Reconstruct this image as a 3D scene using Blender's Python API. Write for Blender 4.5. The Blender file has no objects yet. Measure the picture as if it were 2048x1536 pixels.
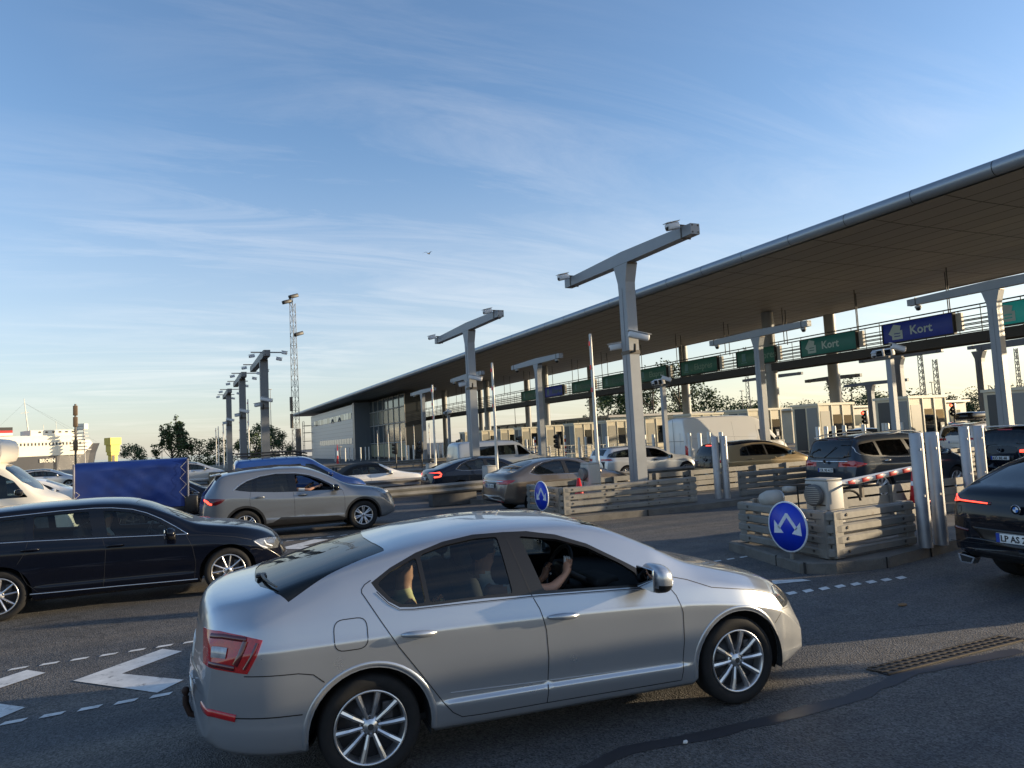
import bpy, bmesh, math, random
import numpy as np
from mathutils import Vector, Matrix, geometry
from mathutils.bvhtree import BVHTree
R = math.radians
rnd = random.Random(7)
scene = bpy.context.scene
COL = scene.collection

# ------------------------------------------------------------------ camera, sky, sun, exposure
YAW, PITCH, ROLL, FPX, EYE = R(25.2), R(4.34), R(2.95), 1420.0, 2.04
cam_d = bpy.data.cameras.new("camera")
cam_d.sensor_fit = 'HORIZONTAL'; cam_d.sensor_width = 36.0
cam_d.lens = 36.0 * FPX / 2048.0
cam_d.clip_start = 0.05; cam_d.clip_end = 6000
cam = bpy.data.objects.new("camera", cam_d); COL.objects.link(cam)
_f = Vector((math.sin(YAW)*math.cos(PITCH), math.cos(YAW)*math.cos(PITCH), math.sin(PITCH)))
_r = Vector((math.cos(YAW), -math.sin(YAW), 0)); _u = _r.cross(_f)
_r2 = _r*math.cos(ROLL) - _u*math.sin(ROLL); _u2 = _u*math.cos(ROLL) + _r*math.sin(ROLL)
M4 = Matrix(((_r2.x, _u2.x, -_f.x, 0), (_r2.y, _u2.y, -_f.y, 0), (_r2.z, _u2.z, -_f.z, EYE), (0, 0, 0, 1)))
cam.matrix_world = M4
scene.camera = cam

SUN_EL, SUN_AZ = R(8.5), R(108.0)      # azimuth measured clockwise from +Y (towards +X)
sun_dir = Vector((math.sin(SUN_AZ)*math.cos(SUN_EL), math.cos(SUN_AZ)*math.cos(SUN_EL), math.sin(SUN_EL)))
sd = bpy.data.lights.new("sun", 'SUN'); sd.energy = 4.4; sd.angle = R(0.6); sd.color = (1.0, 0.80, 0.53)
sun = bpy.data.objects.new("sun", sd); COL.objects.link(sun)
sun.rotation_euler = sun_dir.to_track_quat('Z', 'Y').to_euler()

world = bpy.data.worlds.new("World"); scene.world = world; world.use_nodes = True
nt = world.node_tree; nt.nodes.clear()
def N(t, ty, **kw):
    n = t.nodes.new(ty)
    for k, v in kw.items():
        if k.startswith('i_'):
            n.inputs[k[2:].replace('_', ' ')].default_value = v
        else: setattr(n, k, v)
    return n
def LK(t, a, b): t.links.new(a, b)
sky = N(nt, 'ShaderNodeTexSky', sky_type='NISHITA', sun_disc=False, sun_elevation=SUN_EL,
        sun_rotation=SUN_AZ, altitude=0, air_density=1.0, dust_density=0.6, ozone_density=2.0)
bg = N(nt, 'ShaderNodeBackground'); bg.inputs['Strength'].default_value = 0.15
out = N(nt, 'ShaderNodeOutputWorld')
# thin cirrus: noise on a flat layer high above, streaked; part of the sky, seen by everything alike
tc = N(nt, 'ShaderNodeTexCoord')
sep = N(nt, 'ShaderNodeSeparateXYZ'); LK(nt, tc.outputs['Generated'], sep.inputs[0])
zz = N(nt, 'ShaderNodeMath', operation='MAXIMUM'); LK(nt, sep.outputs['Z'], zz.inputs[0]); zz.inputs[1].default_value = 0.0
zb = N(nt, 'ShaderNodeMath', operation='ADD'); LK(nt, zz.outputs[0], zb.inputs[0]); zb.inputs[1].default_value = 0.10
dx = N(nt, 'ShaderNodeMath', operation='DIVIDE'); LK(nt, sep.outputs['X'], dx.inputs[0]); LK(nt, zb.outputs[0], dx.inputs[1])
dy = N(nt, 'ShaderNodeMath', operation='DIVIDE'); LK(nt, sep.outputs['Y'], dy.inputs[0]); LK(nt, zb.outputs[0], dy.inputs[1])
cb = N(nt, 'ShaderNodeCombineXYZ'); LK(nt, dx.outputs[0], cb.inputs[0]); LK(nt, dy.outputs[0], cb.inputs[1])
mp = N(nt, 'ShaderNodeMapping'); mp.inputs['Rotation'].default_value = (0, 0, R(4)); mp.inputs['Scale'].default_value = (0.75, 3.0, 1)
LK(nt, cb.outputs[0], mp.inputs[0])
n1 = N(nt, 'ShaderNodeTexNoise'); n1.inputs['Scale'].default_value = 0.9; n1.inputs['Detail'].default_value = 9; n1.inputs['Roughness'].default_value = 0.68; n1.inputs['Distortion'].default_value = 1.0
LK(nt, mp.outputs[0], n1.inputs['Vector'])
n2 = N(nt, 'ShaderNodeTexNoise'); n2.inputs['Scale'].default_value = 0.33; n2.inputs['Detail'].default_value = 3
LK(nt, cb.outputs[0], n2.inputs['Vector'])
r1 = N(nt, 'ShaderNodeMapRange'); r1.inputs['From Min'].default_value = 0.44; r1.inputs['From Max'].default_value = 0.84; LK(nt, n1.outputs['Fac'], r1.inputs['Value'])
r2 = N(nt, 'ShaderNodeMapRange'); r2.inputs['From Min'].default_value = 0.40; r2.inputs['From Max'].default_value = 0.62; LK(nt, n2.outputs['Fac'], r2.inputs['Value'])
mm = N(nt, 'ShaderNodeMath', operation='MULTIPLY'); LK(nt, r1.outputs[0], mm.inputs[0]); LK(nt, r2.outputs[0], mm.inputs[1])
m2 = N(nt, 'ShaderNodeMath', operation='MULTIPLY'); LK(nt, mm.outputs[0], m2.inputs[0]); m2.inputs[1].default_value = 0.42
cloudcol = N(nt, 'ShaderNodeMix', data_type='RGBA')
lift = N(nt, 'ShaderNodeMix', data_type='RGBA', blend_type='MULTIPLY'); lift.inputs[0].default_value = 1.0
# evening haze layer: air whitens towards the horizon
hz = N(nt, 'ShaderNodeMapRange'); hz.inputs['From Min'].default_value = 0.0; hz.inputs['From Max'].default_value = 0.42; hz.inputs['To Min'].default_value = 0.50; hz.inputs['To Max'].default_value = 0.0
hz.interpolation_type = 'SMOOTHSTEP'
LK(nt, zz.outputs[0], hz.inputs['Value'])
veil = N(nt, 'ShaderNodeMix', data_type='RGBA'); LK(nt, hz.outputs[0], veil.inputs[0])
tint = N(nt, 'ShaderNodeVectorMath', operation='MULTIPLY'); LK(nt, sky.outputs[0], tint.inputs[0]); tint.inputs[1].default_value = (.95, 1.0, 1.13)
LK(nt, tint.outputs[0], veil.inputs[6])
sdt = N(nt, 'ShaderNodeVectorMath', operation='DOT_PRODUCT'); LK(nt, tc.outputs['Generated'], sdt.inputs[0]); sdt.inputs[1].default_value = (sun_dir.x, sun_dir.y, 0)
sdr = N(nt, 'ShaderNodeMapRange'); sdr.inputs['From Min'].default_value = -.1; sdr.inputs['From Max'].default_value = .9; LK(nt, sdt.outputs['Value'], sdr.inputs['Value'])
sidecol = N(nt, 'ShaderNodeMix', data_type='RGBA'); LK(nt, sdr.outputs[0], sidecol.inputs[0]); sidecol.inputs[6].default_value = (2.75, 2.70, 2.80, 1); sidecol.inputs[7].default_value = (4.8, 4.15, 3.1, 1)
LK(nt, sidecol.outputs[2], veil.inputs[7])
LK(nt, veil.outputs[2], cloudcol.inputs[6]); LK(nt, m2.outputs[0], cloudcol.inputs[0]); cloudcol.inputs[7].default_value = (5.2, 4.9, 4.6, 1)
LK(nt, cloudcol.outputs[2], bg.inputs['Color']); LK(nt, bg.outputs[0], out.inputs['Surface'])

scene.view_settings.view_transform = 'Standard'; scene.view_settings.look = 'None'
scene.view_settings.exposure = 0.85; scene.view_settings.gamma = 1.0
scene.cycles.max_bounces = 8; scene.cycles.transparent_max_bounces = 16

# ------------------------------------------------------------------ materials
MATS = {}
def mat(name, col=(.5, .5, .5), rough=.5, metal=0., coat=0., spec=.5, noise=0., nscale=8., bump=0., bscale=60., alpha=None, emit=None, estr=1., sheen=0.):
    if name in MATS: return MATS[name]
    m = bpy.data.materials.new(name); m.use_nodes = True; t = m.node_tree
    b = t.nodes['Principled BSDF']
    b.inputs['Base Color'].default_value = (*col, 1); b.inputs['Roughness'].default_value = rough
    b.inputs['Metallic'].default_value = metal; b.inputs['Coat Weight'].default_value = coat; b.inputs['Coat Roughness'].default_value = .04
    b.inputs['Specular IOR Level'].default_value = spec
    if emit: b.inputs['Emission Color'].default_value = (*emit, 1); b.inputs['Emission Strength'].default_value = estr
    if noise or bump:
        tcn = N(t, 'ShaderNodeTexCoord')
    if noise:
        nz = N(t, 'ShaderNodeTexNoise'); nz.inputs['Scale'].default_value = nscale; nz.inputs['Detail'].default_value = 6; nz.inputs['Roughness'].default_value = .6
        LK(t, tcn.outputs['Object'], nz.inputs['Vector'])
        mr = N(t, 'ShaderNodeMapRange'); mr.inputs['From Min'].default_value = .25; mr.inputs['From Max'].default_value = .75
        mr.inputs['To Min'].default_value = 1-noise; mr.inputs['To Max'].default_value = 1+noise
        LK(t, nz.outputs['Fac'], mr.inputs['Value'])
        mx = N(t, 'ShaderNodeVectorMath', operation='SCALE'); mx.inputs[0].default_value = col
        LK(t, mr.outputs[0], mx.inputs['Scale']); LK(t, mx.outputs[0], b.inputs['Base Color'])
        mr2 = N(t, 'ShaderNodeMapRange'); mr2.inputs['To Min'].default_value = max(0, rough-.12); mr2.inputs['To Max'].default_value = min(1, rough+.12)
        LK(t, nz.outputs['Fac'], mr2.inputs['Value']); LK(t, mr2.outputs[0], b.inputs['Roughness'])
    if bump:
        nb = N(t, 'ShaderNodeTexNoise'); nb.inputs['Scale'].default_value = bscale; nb.inputs['Detail'].default_value = 5
        LK(t, tcn.outputs['Object'], nb.inputs['Vector'])
        bp = N(t, 'ShaderNodeBump'); bp.inputs['Strength'].default_value = bump; bp.inputs['Distance'].default_value = .02
        LK(t, nb.outputs['Fac'], bp.inputs['Height']); LK(t, bp.outputs[0], b.inputs['Normal'])
    MATS[name] = m; return m
def glass(name, tint=(.5, .6, .6), refl=1.0, dark=0.0):
    """thin sheet: tinted see-through plus mirror reflection growing at grazing angles; dark = share of opaque film"""
    if name in MATS: return MATS[name]
    m = bpy.data.materials.new(name); m.use_nodes = True; t = m.node_tree; t.nodes.clear()
    o = N(t, 'ShaderNodeOutputMaterial'); tr = N(t, 'ShaderNodeBsdfTransparent'); tr.inputs[0].default_value = (*tint, 1)
    gl = N(t, 'ShaderNodeBsdfGlossy'); gl.inputs['Roughness'].default_value = .015
    fr = N(t, 'ShaderNodeFresnel'); fr.inputs[0].default_value = 1.52
    ml = N(t, 'ShaderNodeMath', operation='MULTIPLY_ADD'); ml.inputs[1].default_value = 1.15*refl; ml.inputs[2].default_value = .01; ml.use_clamp = True
    LK(t, fr.outputs[0], ml.inputs[0])
    df = N(t, 'ShaderNodeBsdfDiffuse'); df.inputs[0].default_value = (.012, .016, .018, 1)
    m1 = N(t, 'ShaderNodeMixShader'); m1.inputs[0].default_value = dark; LK(t, tr.outputs[0], m1.inputs[1]); LK(t, df.outputs[0], m1.inputs[2])
    m2_ = N(t, 'ShaderNodeMixShader'); LK(t, ml.outputs[0], m2_.inputs[0]); LK(t, m1.outputs[0], m2_.inputs[1]); LK(t, gl.outputs[0], m2_.inputs[2])
    LK(t, m2_.outputs[0], o.inputs[0]); MATS[name] = m; return m
def paint(name, col, metal=.0, rough=.32, coat=1., flake=0.):
    if name in MATS: return MATS[name]
    m = mat(name, col, rough, metal, coat); t = m.node_tree; b = t.nodes['Principled BSDF']
    tcn = N(t, 'ShaderNodeTexCoord')
    # road dust: slightly rougher and browner towards no particular place, by noise only
    nz = N(t, 'ShaderNodeTexNoise'); nz.inputs['Scale'].default_value = 3.0; nz.inputs['Detail'].default_value = 8; LK(t, tcn.outputs['Object'], nz.inputs['Vector'])
    mr = N(t, 'ShaderNodeMapRange'); mr.inputs['To Min'].default_value = rough-.03; mr.inputs['To Max'].default_value = rough+.05
    LK(t, nz.outputs['Fac'], mr.inputs['Value']); LK(t, mr.outputs[0], b.inputs['Roughness'])
    if max(col) < .06: b.inputs['Specular IOR Level'].default_value = .12; b.inputs['Coat Weight'].default_value = .6
    if flake:
        v = N(t, 'ShaderNodeTexNoise'); v.inputs['Scale'].default_value = 1500; LK(t, tcn.outputs['Object'], v.inputs['Vector'])
        bp = N(t, 'ShaderNodeBump'); bp.inputs['Strength'].default_value = flake; bp.inputs['Distance'].default_value = .0005
        LK(t, v.outputs['Fac'], bp.inputs['Height']); LK(t, bp.outputs[0], b.inputs['Normal'])
    return m

black = mat('black_plastic', (.012, .012, .013), .45, noise=.2)
trimblack = mat('trim_black', (.012, .011, .010), .32)
rubber = mat('tyre_rubber', (.014, .014, .015), .8, spec=.3, noise=.3, nscale=25)
inside = mat('cabin_dark', (.018, .019, .021), .75)
seatfab = mat('seat_fabric', (.035, .037, .042), .9, noise=.25, nscale=30)
chrome = mat('chrome', (.75, .75, .76), .13, 1.)
alloy = mat('alloy_rim', (.62, .62, .63), .28, .9, .3)
darkmetal = mat('dark_metal', (.06, .06, .065), .5, .6)
lampred = mat('lamp_red', (.42, .008, .012), .15, 0, 1., noise=.25, nscale=60)
lampdarkred = mat('lamp_dark_red', (.09, .004, .008), .15, 0, 1.)
lampglow = mat('lamp_glow', (.7, .02, .02), .2, 0, 1., emit=(1, .06, .03), estr=2.2)
lampclear = mat('lamp_clear', (.42, .43, .45), .18, .2, .6, noise=.3, nscale=40)
lamphead = mat('lamp_head_dark', (.16, .17, .18), .10, .5, 1., noise=.6, nscale=35)
lampglass = glass('lamp_glass', (.85, .87, .88), 1.2)
winglass = glass('window_glass', (.40, .47, .46), .85)
privglass = glass('tinted_glass', (.13, .16, .18), 1.0, .25)
screenglass = glass('windscreen_glass', (.62, .68, .67), 1.0)
rearglass = glass('rear_screen_glass', (.10, .13, .16), .8, .5)
clearglass = glass('clear_side_glass', (.66, .74, .72), .8)
blackglass = glass('black_glass', (.05, .06, .07), 1.2, .55)
skin = mat('skin', (.50, .27, .18), .5, spec=.4, noise=.10, nscale=15)
platew = mat('plate_white', (.75, .76, .74), .4)
plateb = mat('plate_blue', (.01, .05, .35), .4)
ink = mat('ink_black', (.01, .01, .012), .5)

# ------------------------------------------------------------------ object helpers
def link(name, me, m=None, parent=None):
    o = bpy.data.objects.new(name, me); COL.objects.link(o)
    if m is not None:
        for q in (m if isinstance(m, (list, tuple)) else [m]): me.materials.append(q)
    if parent is not None: o.parent = parent
    return o
def empty(name, loc=(0, 0, 0), rz=0., label=None, cat=None, group=None):
    o = bpy.data.objects.new(name, None); COL.objects.link(o); o.empty_display_size = .2
    o.location = loc; o.rotation_euler = (0, 0, rz); tag(o, label, cat, group); return o
def tag(o, label=None, cat=None, group=None, kind=None):
    if label: o['label'] = label
    if cat: o['category'] = cat
    if group: o['group'] = group
    if kind: o['kind'] = kind
    return o
class MB:
    """mesh collector: verts, faces, material indices"""
    def __init__(s): s.v = []; s.f = []; s.m = []; s.sm = []
    def add(s, vs, fs, mi=0, smooth=False):
        b = len(s.v); s.v += [tuple(v) for v in vs]; s.f += [tuple(b+i for i in f) for f in fs]; s.m += [mi]*len(fs); s.sm += [smooth]*len(fs); return s
    def box(s, c, d, rot=None, mi=0, taper=None):
        hx, hy, hz = d[0]/2, d[1]/2, d[2]/2; vs = []
        for z in (-hz, hz):
            t = 1.0 if (taper is None or z < 0) else taper
            for x, y in ((-hx, -hy), (hx, -hy), (hx, hy), (-hx, hy)): vs.append(Vector((x*t, y*t, z)))
        if rot is not None: vs = [rot @ v for v in vs]
        c = Vector(c); vs = [v+c for v in vs]
        return s.add(vs, [(3, 2, 1, 0), (4, 5, 6, 7), (0, 1, 5, 4), (1, 2, 6, 5), (2, 3, 7, 6), (3, 0, 4, 7)], mi)
    def bbox(s, c, d, r=.01, rot=None, mi=0):
        """box with chamfered edges"""
        hx, hy, hz = d[0]/2, d[1]/2, d[2]/2; r = min(r, hx*.9, hy*.9, hz*.9)
        bm = bmesh.new(); bmesh.ops.create_cube(bm, size=1)
        for v in bm.verts: v.co = Vector((v.co.x*d[0], v.co.y*d[1], v.co.z*d[2]))
        bmesh.ops.bevel(bm, geom=list(bm.edges), offset=r, segments=2, affect='EDGES', profile=.5)
        c = Vector(c); vs = [((rot @ v.co) if rot is not None else v.co)+c for v in bm.verts]
        bm.verts.index_update(); fs = [[v.index for v in f.verts] for f in bm.faces]; bm.free()
        return s.add(vs, fs, mi, True)
    def tube(s, pts, r, n=8, mi=0, cap=True, closed=False, smooth=True):
        pts = [Vector(p) for p in pts]; k = len(pts); rr = r if isinstance(r, (list, tuple)) else [r]*k
        vs = []; up = Vector((0, 0, 1)); pa = None
        for i, p in enumerate(pts):
            a = pts[i-1] if (i or closed) else p; b = pts[(i+1) % k] if (i < k-1 or closed) else p
            t = (b-a).normalized()
            if pa is None:
                pa = t.cross(up if abs(t.z) < .9 else Vector((1, 0, 0))).normalized()
            else:
                pa = (pa - t*pa.dot(t)).normalized()
            q = t.cross(pa)
            for j in range(n):
                an = 2*math.pi*j/n; vs.append(p+(pa*math.cos(an)+q*math.sin(an))*rr[i])
        fs = []
        for i in range(k if closed else k-1):
            for j in range(n):
                i2 = (i+1) % k; fs.append((i*n+j, i*n+(j+1) % n, i2*n+(j+1) % n, i2*n+j))
        s.add(vs, fs, mi, smooth)
        if cap and not closed: s.add(vs[:n], [tuple(range(n))[::-1]], mi); s.add(vs[-n:], [tuple(range(n))], mi)
        return s
    def cyl(s, c, r, h, n=16, axis='Z', mi=0, r2=None):
        d = {'X': Vector((1, 0, 0)), 'Y': Vector((0, 1, 0)), 'Z': Vector((0, 0, 1))}[axis]; c = Vector(c)
        return s.tube([c-d*h/2, c+d*h/2], [r, r if r2 is None else r2], n, mi)
    def lathe(s, prof, n=32, axis='Y', c=(0, 0, 0), mi=0, smooth=True, closed=False):
        """prof: list of (radius, along)"""
        vs = []; c = Vector(c)
        for r, a in prof:
            for j in range(n):
                t = 2*math.pi*j/n; x, y = r*math.cos(t), r*math.sin(t)
                vs.append(c+(Vector((x, a, y)) if axis == 'Y' else Vector((x, y, a)) if axis == 'Z' else Vector((a, x, y))))
        k = len(prof); fs = []
        for i in range(k if closed else k-1):
            for j in range(n):
                i2 = (i+1) % k; f = (i*n+j, i*n+(j+1) % n, i2*n+(j+1) % n, i2*n+j)
                fs.append(f[::-1] if axis == 'Y' else f)
        return s.add(vs, fs, mi, smooth)
    def prism(s, poly, a0, a1, axis='Y', mi=0, smooth=False):
        """poly in the plane perpendicular to axis; extruded from a0 to a1"""
        n = len(poly)
        def P(p, a): return {'Y': (p[0], a, p[1]), 'Z': (p[0], p[1], a), 'X': (a, p[0], p[1])}[axis]
        vs = [P(p, a0) for p in poly]+[P(p, a1) for p in poly]
        fs = [tuple(range(n)), tuple(range(2*n-1, n-1, -1))]+[(i, i+n, (i+1) % n+n, (i+1) % n) for i in range(n)]
        return s.add(vs, fs, mi, smooth)
    def mesh(s, name):
        me = bpy.data.meshes.new(name); me.from_pydata(s.v, [], s.f); me.update()
        me.polygons.foreach_set('material_index', s.m); me.polygons.foreach_set('use_smooth', s.sm)
        bm = bmesh.new(); bm.from_mesh(me); bmesh.ops.recalc_face_normals(bm, faces=bm.faces); bm.to_mesh(me); bm.free()
        return me
    def build(s, name, m, parent=None): return link(name, s.mesh(name), m, parent)
def copy_tree(o, parent=None):
    c = o.copy(); COL.objects.link(c); c.parent = parent
    for ch in list(o.children): copy_tree(ch, c)
    return c
def text_mesh(mb_parent, s, size, m, name='lettering', loc=(0, 0, 0), rot=(0, 0, 0), extrude=.004, align='LEFT', bold=0.0, parent=None, sx=1.0):
    cu = bpy.data.curves.new('t', 'FONT'); cu.body = s; cu.size = size; cu.extrude = extrude; cu.align_x = align; cu.offset = bold; cu.resolution_u = 2
    o = bpy.data.objects.new('t', cu); COL.objects.link(o)
    dg = bpy.context.evaluated_depsgraph_get(); dg.update(); me = bpy.data.meshes.new_from_object(o.evaluated_get(dg)); me.name = name
    bpy.data.objects.remove(o); me.materials.clear()
    q = link(name, me, m, parent); q.location = loc; q.rotation_euler = rot; q.scale = (sx, 1, 1); return q
# ------------------------------------------------------------------ car builder: one lofted shell, regions cut out of it exactly
def pchip(pts, smooth=0.):
    xs = np.array([p[0] for p in pts], float); ys = np.array([p[1] for p in pts], float)
    h = np.diff(xs); d = np.diff(ys)/h; m = np.zeros(len(xs))
    for i in range(1, len(xs)-1):
        if d[i-1]*d[i] > 0:
            w1 = 2*h[i]+h[i-1]; w2 = h[i]+2*h[i-1]; m[i] = (w1+w2)/(w1/d[i-1]+w2/d[i])
    m[0] = d[0]; m[-1] = d[-1]
    def f(x):
        x = np.clip(np.asarray(x, float), xs[0], xs[-1]); i = np.clip(np.searchsorted(xs, x)-1, 0, len(h)-1)
        t = (x-xs[i])/h[i]; t2 = t*t; t3 = t2*t
        return (2*t3-3*t2+1)*ys[i]+(t3-2*t2+t)*h[i]*m[i]+(-2*t3+3*t2)*ys[i+1]+(t3-t2)*h[i]*m[i+1]
    if not smooth: return f
    def g(x):
        x = np.asarray(x, float); lim = np.minimum(x-xs[0], xs[-1]-x); s = np.clip(lim, 0, smooth)
        return sum(f(x+k*s) for k in (-1, -.5, 0, .5, 1))/5.
    return g
VS = [0, .8, 1.2, 1.9, 2.5, 2.8, 4, 5, 5.4, 6, 7, 8, 9.2, 10.5, 11.5]    # parameter of each control point
class Shell:
    def __init__(s, sp):
        s.sp = sp; L0, L1 = sp['x0'], sp['x1']; W = sp['W']
        top = pchip(sp['top'], sp.get('sm', .05)); belt = pchip(sp['belt'], .1); bot = pchip(sp['bot'], .05)
        R0, R1 = sp.get('r0', .55), sp.get('r1', .75); e0, e1 = sp.get('e0', .80), sp.get('e1', .72)
        # stations by arc length of the top profile
        xx = np.linspace(L0, L1, 1600); tz = top(xx); al = np.concatenate([[0], np.cumsum(np.hypot(np.diff(xx), np.diff(tz)))])
        n = sp.get('n', 96); st = np.interp(np.linspace(0, al[-1], n), al, xx)
        vsub = sp.get('vs', 1.0); vv = []
        for a, b, k in zip(VS[:-1], VS[1:], (1, 1, 2, 2, 2, 3, 3, 2, 3, 3, 3, 2, 2, 2)):
            k = max(1, int(round(k*vsub))); vv += list(np.linspace(a, b, k+1)[:-1])
        vv.append(VS[-1]); s.V = np.array(vv)
        tum = sp.get('tum', .34); bw = sp.get('bw', .94); rows = []
        c0 = sp.get('c0', .10); crs = sp.get('crease', .014); ledge = sp.get('ledge', .012); wbx = sp['wb']; cz_ = sp.get('creasez', .80); sw = sp.get('sillw', .965)
        for x in st:
            zt = float(top(x)); zb0 = float(bot(x)); zb = min(float(belt(x)), zt-.025-.06*max(0, min(1, (float(belt(x))-zt+.1)/.3)))
            zb0 = min(zb0, zb-.03)
            p0 = max(0, 1-(x-L0)/R0); p1 = max(0, 1-(L1-x)/R1)
            w = W*(1-(1-e0)*p0**2.6)*(1-(1-e1)*p1**2.4)
            g = zt-zb; lr = lambda t: zb0+(zb-zb0)*t
            cb = c0*min(1, max(0, (.30-g)/.2)) ; y6 = bw*w-.035-tum*max(0, g-.02)-cb*.6
            y6 = max(y6, .25*w); dr = min(.028+.16*max(0, g-.10), .5*g, .10)
            lg = ledge*min(1, max(0, (x-.38)/.15))*min(1, max(0, (wbx-.40-x)/.15))
            P = [(0, zb0), (.80*w, zb0), (sw*w-.015, zb0+.03), (.978*w+lg*.4, lr(.14)), (.988*w+lg, lr(.235)), (.988*w-lg*.7, lr(.275)), (1.0*w, lr(.54)), (1.0*w, lr(cz_)), (1.0*w-crs, lr(cz_+.055)), (bw*w, zb),
                 (bw*w*.5+y6*.5+.014*min(1, g/.2), zb*.5+(zt-dr)*.5), (y6, zt-dr), (y6*.93, zt-dr*.62), (y6*.55, zt-dr*.16), (0, zt)]
            P = np.array(P)
            yy = pchip(list(zip(VS, P[:, 0])))(s.V) ; zz_ = pchip(list(zip(VS, P[:, 1])))(s.V)
            # soften the spline so that highlights stay continuous
            b0, b1 = sp.get('bul0', .10), sp.get('bul1', .26)
            q0 = max(0, 1-(x-L0)/.9); q1 = max(0, 1-(L1-x)/1.1)
            X = x+b0*q0**1.5*(yy/W)**2.2-b1*q1**1.4*(yy/W)**2.4
            rows.append(np.stack([X, yy, zz_], 1))
        rows = np.array(rows)
        # end caps
        def cap(row, d, b):
            zc = .5*(row[:, 2].max()+row[:, 2].min()); res = []
            for k in (.985, .95, .86, .65, .35, 0.):
                r = row.copy(); r[:, 1] *= k; r[:, 2] = zc+(row[:, 2]-zc)*k
                xc = row[len(row)//2:, 0].mean(); r[:, 0] = row[:, 0]*k+(1-k)*(row[-1, 0])+d*b*math.sqrt(1-k*k); res.append(r)
            return res
        pre = cap(rows[0], -1, .035)[::-1]; post = cap(rows[-1], 1, .04)
        s.G = np.array(list(pre)+list(rows)+list(post)); s.np = len(pre)
        s.ni, s.nj = s.G.shape[0], s.G.shape[1]
        # mean spacing
        s.du = np.concatenate([[0], np.cumsum(np.maximum(.012, np.linalg.norm(np.diff(s.G[:, s.nj//2], axis=0), axis=1)))])
        s.dv = np.concatenate([[0], np.cumsum(np.maximum(.012, np.linalg.norm(np.diff(s.G[s.ni//2], axis=0), axis=1)))])
        # normals
        gi = np.gradient(s.G, axis=0); gj = np.gradient(s.G, axis=1)
        gj[:, -1] = gj[:, -1]*np.array([0, 1, 0]); gj[:, -1, 1] = -1
        nn = np.cross(gj, gi); ln = np.linalg.norm(nn, axis=2, keepdims=True); s.Nn = nn/np.maximum(ln, 1e-9)
        ref = np.zeros_like(s.G); zc = s.G[:, :, 2].mean(axis=1, keepdims=True)
        s.Nn[0] = (-1, 0, 0); s.Nn[-1] = (1, 0, 0)
        if (s.Nn[s.ni//2, s.nj//2] @ np.array([0, 1, 0])) < 0: s.Nn[1:-1] *= -1
        # bvh of the full shell, both sides
        vs = []; fs = []; nj = s.nj
        for sg in (1, -1):
            b = len(vs)
            for i in range(s.ni):
                for j in range(nj): p = s.G[i, j]; vs.append((p[0], p[1]*sg, p[2]))
            for i in range(s.ni-1):
                for j in range(nj-1):
                    q = (b+i*nj+j, b+(i+1)*nj+j, b+(i+1)*nj+j+1, b+i*nj+j+1); fs.append(q if sg > 0 else q[::-1])
        s.bvh = BVHTree.FromPolygons(vs, fs)
    def ev(s, arr, u, v):
        i = min(max(int(u), 0), s.ni-2); j = min(max(int(v), 0), s.nj-2); a = min(max(u-i, 0), 1); b = min(max(v-j, 0), 1)
        return (arr[i, j]*(1-a)*(1-b)+arr[i+1, j]*a*(1-b)+arr[i+1, j+1]*a*b+arr[i, j+1]*(1-a)*b)
    def inv(s, x, q, mode):
        """grid coordinates of the surface point at (x,z) on the side or (x,y) on the top"""
        j0, j1 = (0, int(np.searchsorted(s.V, 10.0))) if mode == 'side' else (int(np.searchsorted(s.V, 6.6)), s.nj-1)
        c = 2 if mode == 'side' else 1
        sub = s.G[:, j0:j1+1]; d = (sub[:, :, 0]-x)**2+(sub[:, :, c]-q)**2
        k = np.unravel_index(np.argmin(d), d.shape); u, v = float(k[0]), float(k[1]+j0)
        lo = s.np-2
        for _ in range(14):
            p = s.ev(s.G, u, v); e = 1e-3
            pu = (s.ev(s.G, min(u+.5, s.ni-1), v)-s.ev(s.G, max(u-.5, 0), v)); pv = (s.ev(s.G, u, min(v+.5, s.nj-1))-s.ev(s.G, u, max(v-.5, 0)))
            A = np.array([[pu[0], pv[0]], [pu[c], pv[c]]]); det = np.linalg.det(A)
            if abs(det) < 1e-9: break
            st = np.linalg.solve(A, np.array([x-p[0], q-p[c]])); st = np.clip(st, -1, 1)
            u = min(max(u+st[0], 0), s.ni-1.001); v = min(max(v+st[1], j0), j1)
            if abs(st).max() < 1e-4: break
        return u, v
def densify(poly, d=.04, closed=True):
    o = []; n = len(poly)
    for i in range(n if closed else n-1):
        a, b = poly[i], poly[(i+1) % n]; L = math.dist(a, b); k = max(1, int(math.ceil(L/d)))
        for t in range(k): o.append(tuple(a[c]+(b[c]-a[c])*t/k for c in range(len(a))))
    if not closed: o.append(tuple(poly[-1]))
    return o
def rounded(poly, r, n=4):
    """round every corner of a polygon by radius about r"""
    o = []; m = len(poly)
    for i in range(m):
        p = Vector(poly[i]); a = Vector(poly[i-1])-p; b = Vector(poly[(i+1) % m])-p
        rr = min(r, a.length*.45, b.length*.45); A = p+a.normalized()*rr; B = p+b.normalized()*rr
        for k in range(n+1):
            t = k/n; q = A*(1-t)**2+p*2*t*(1-t)+B*t*t; o.append(tuple(q))
    return o
def pip(x, y, poly):
    c = False; n = len(poly); j = n-1
    for i in range(n):
        xi, yi = poly[i]; xj, yj = poly[j]
        if ((yi > y) != (yj > y)) and (x < (xj-xi)*(y-yi)/(yj-yi+1e-15)+xi): c = not c
        j = i
    return c
def circle(cx, cz, r, n=28): return [(cx+r*math.cos(2*math.pi*k/n), cz+r*math.sin(2*math.pi*k/n)) for k in range(n)]
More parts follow.
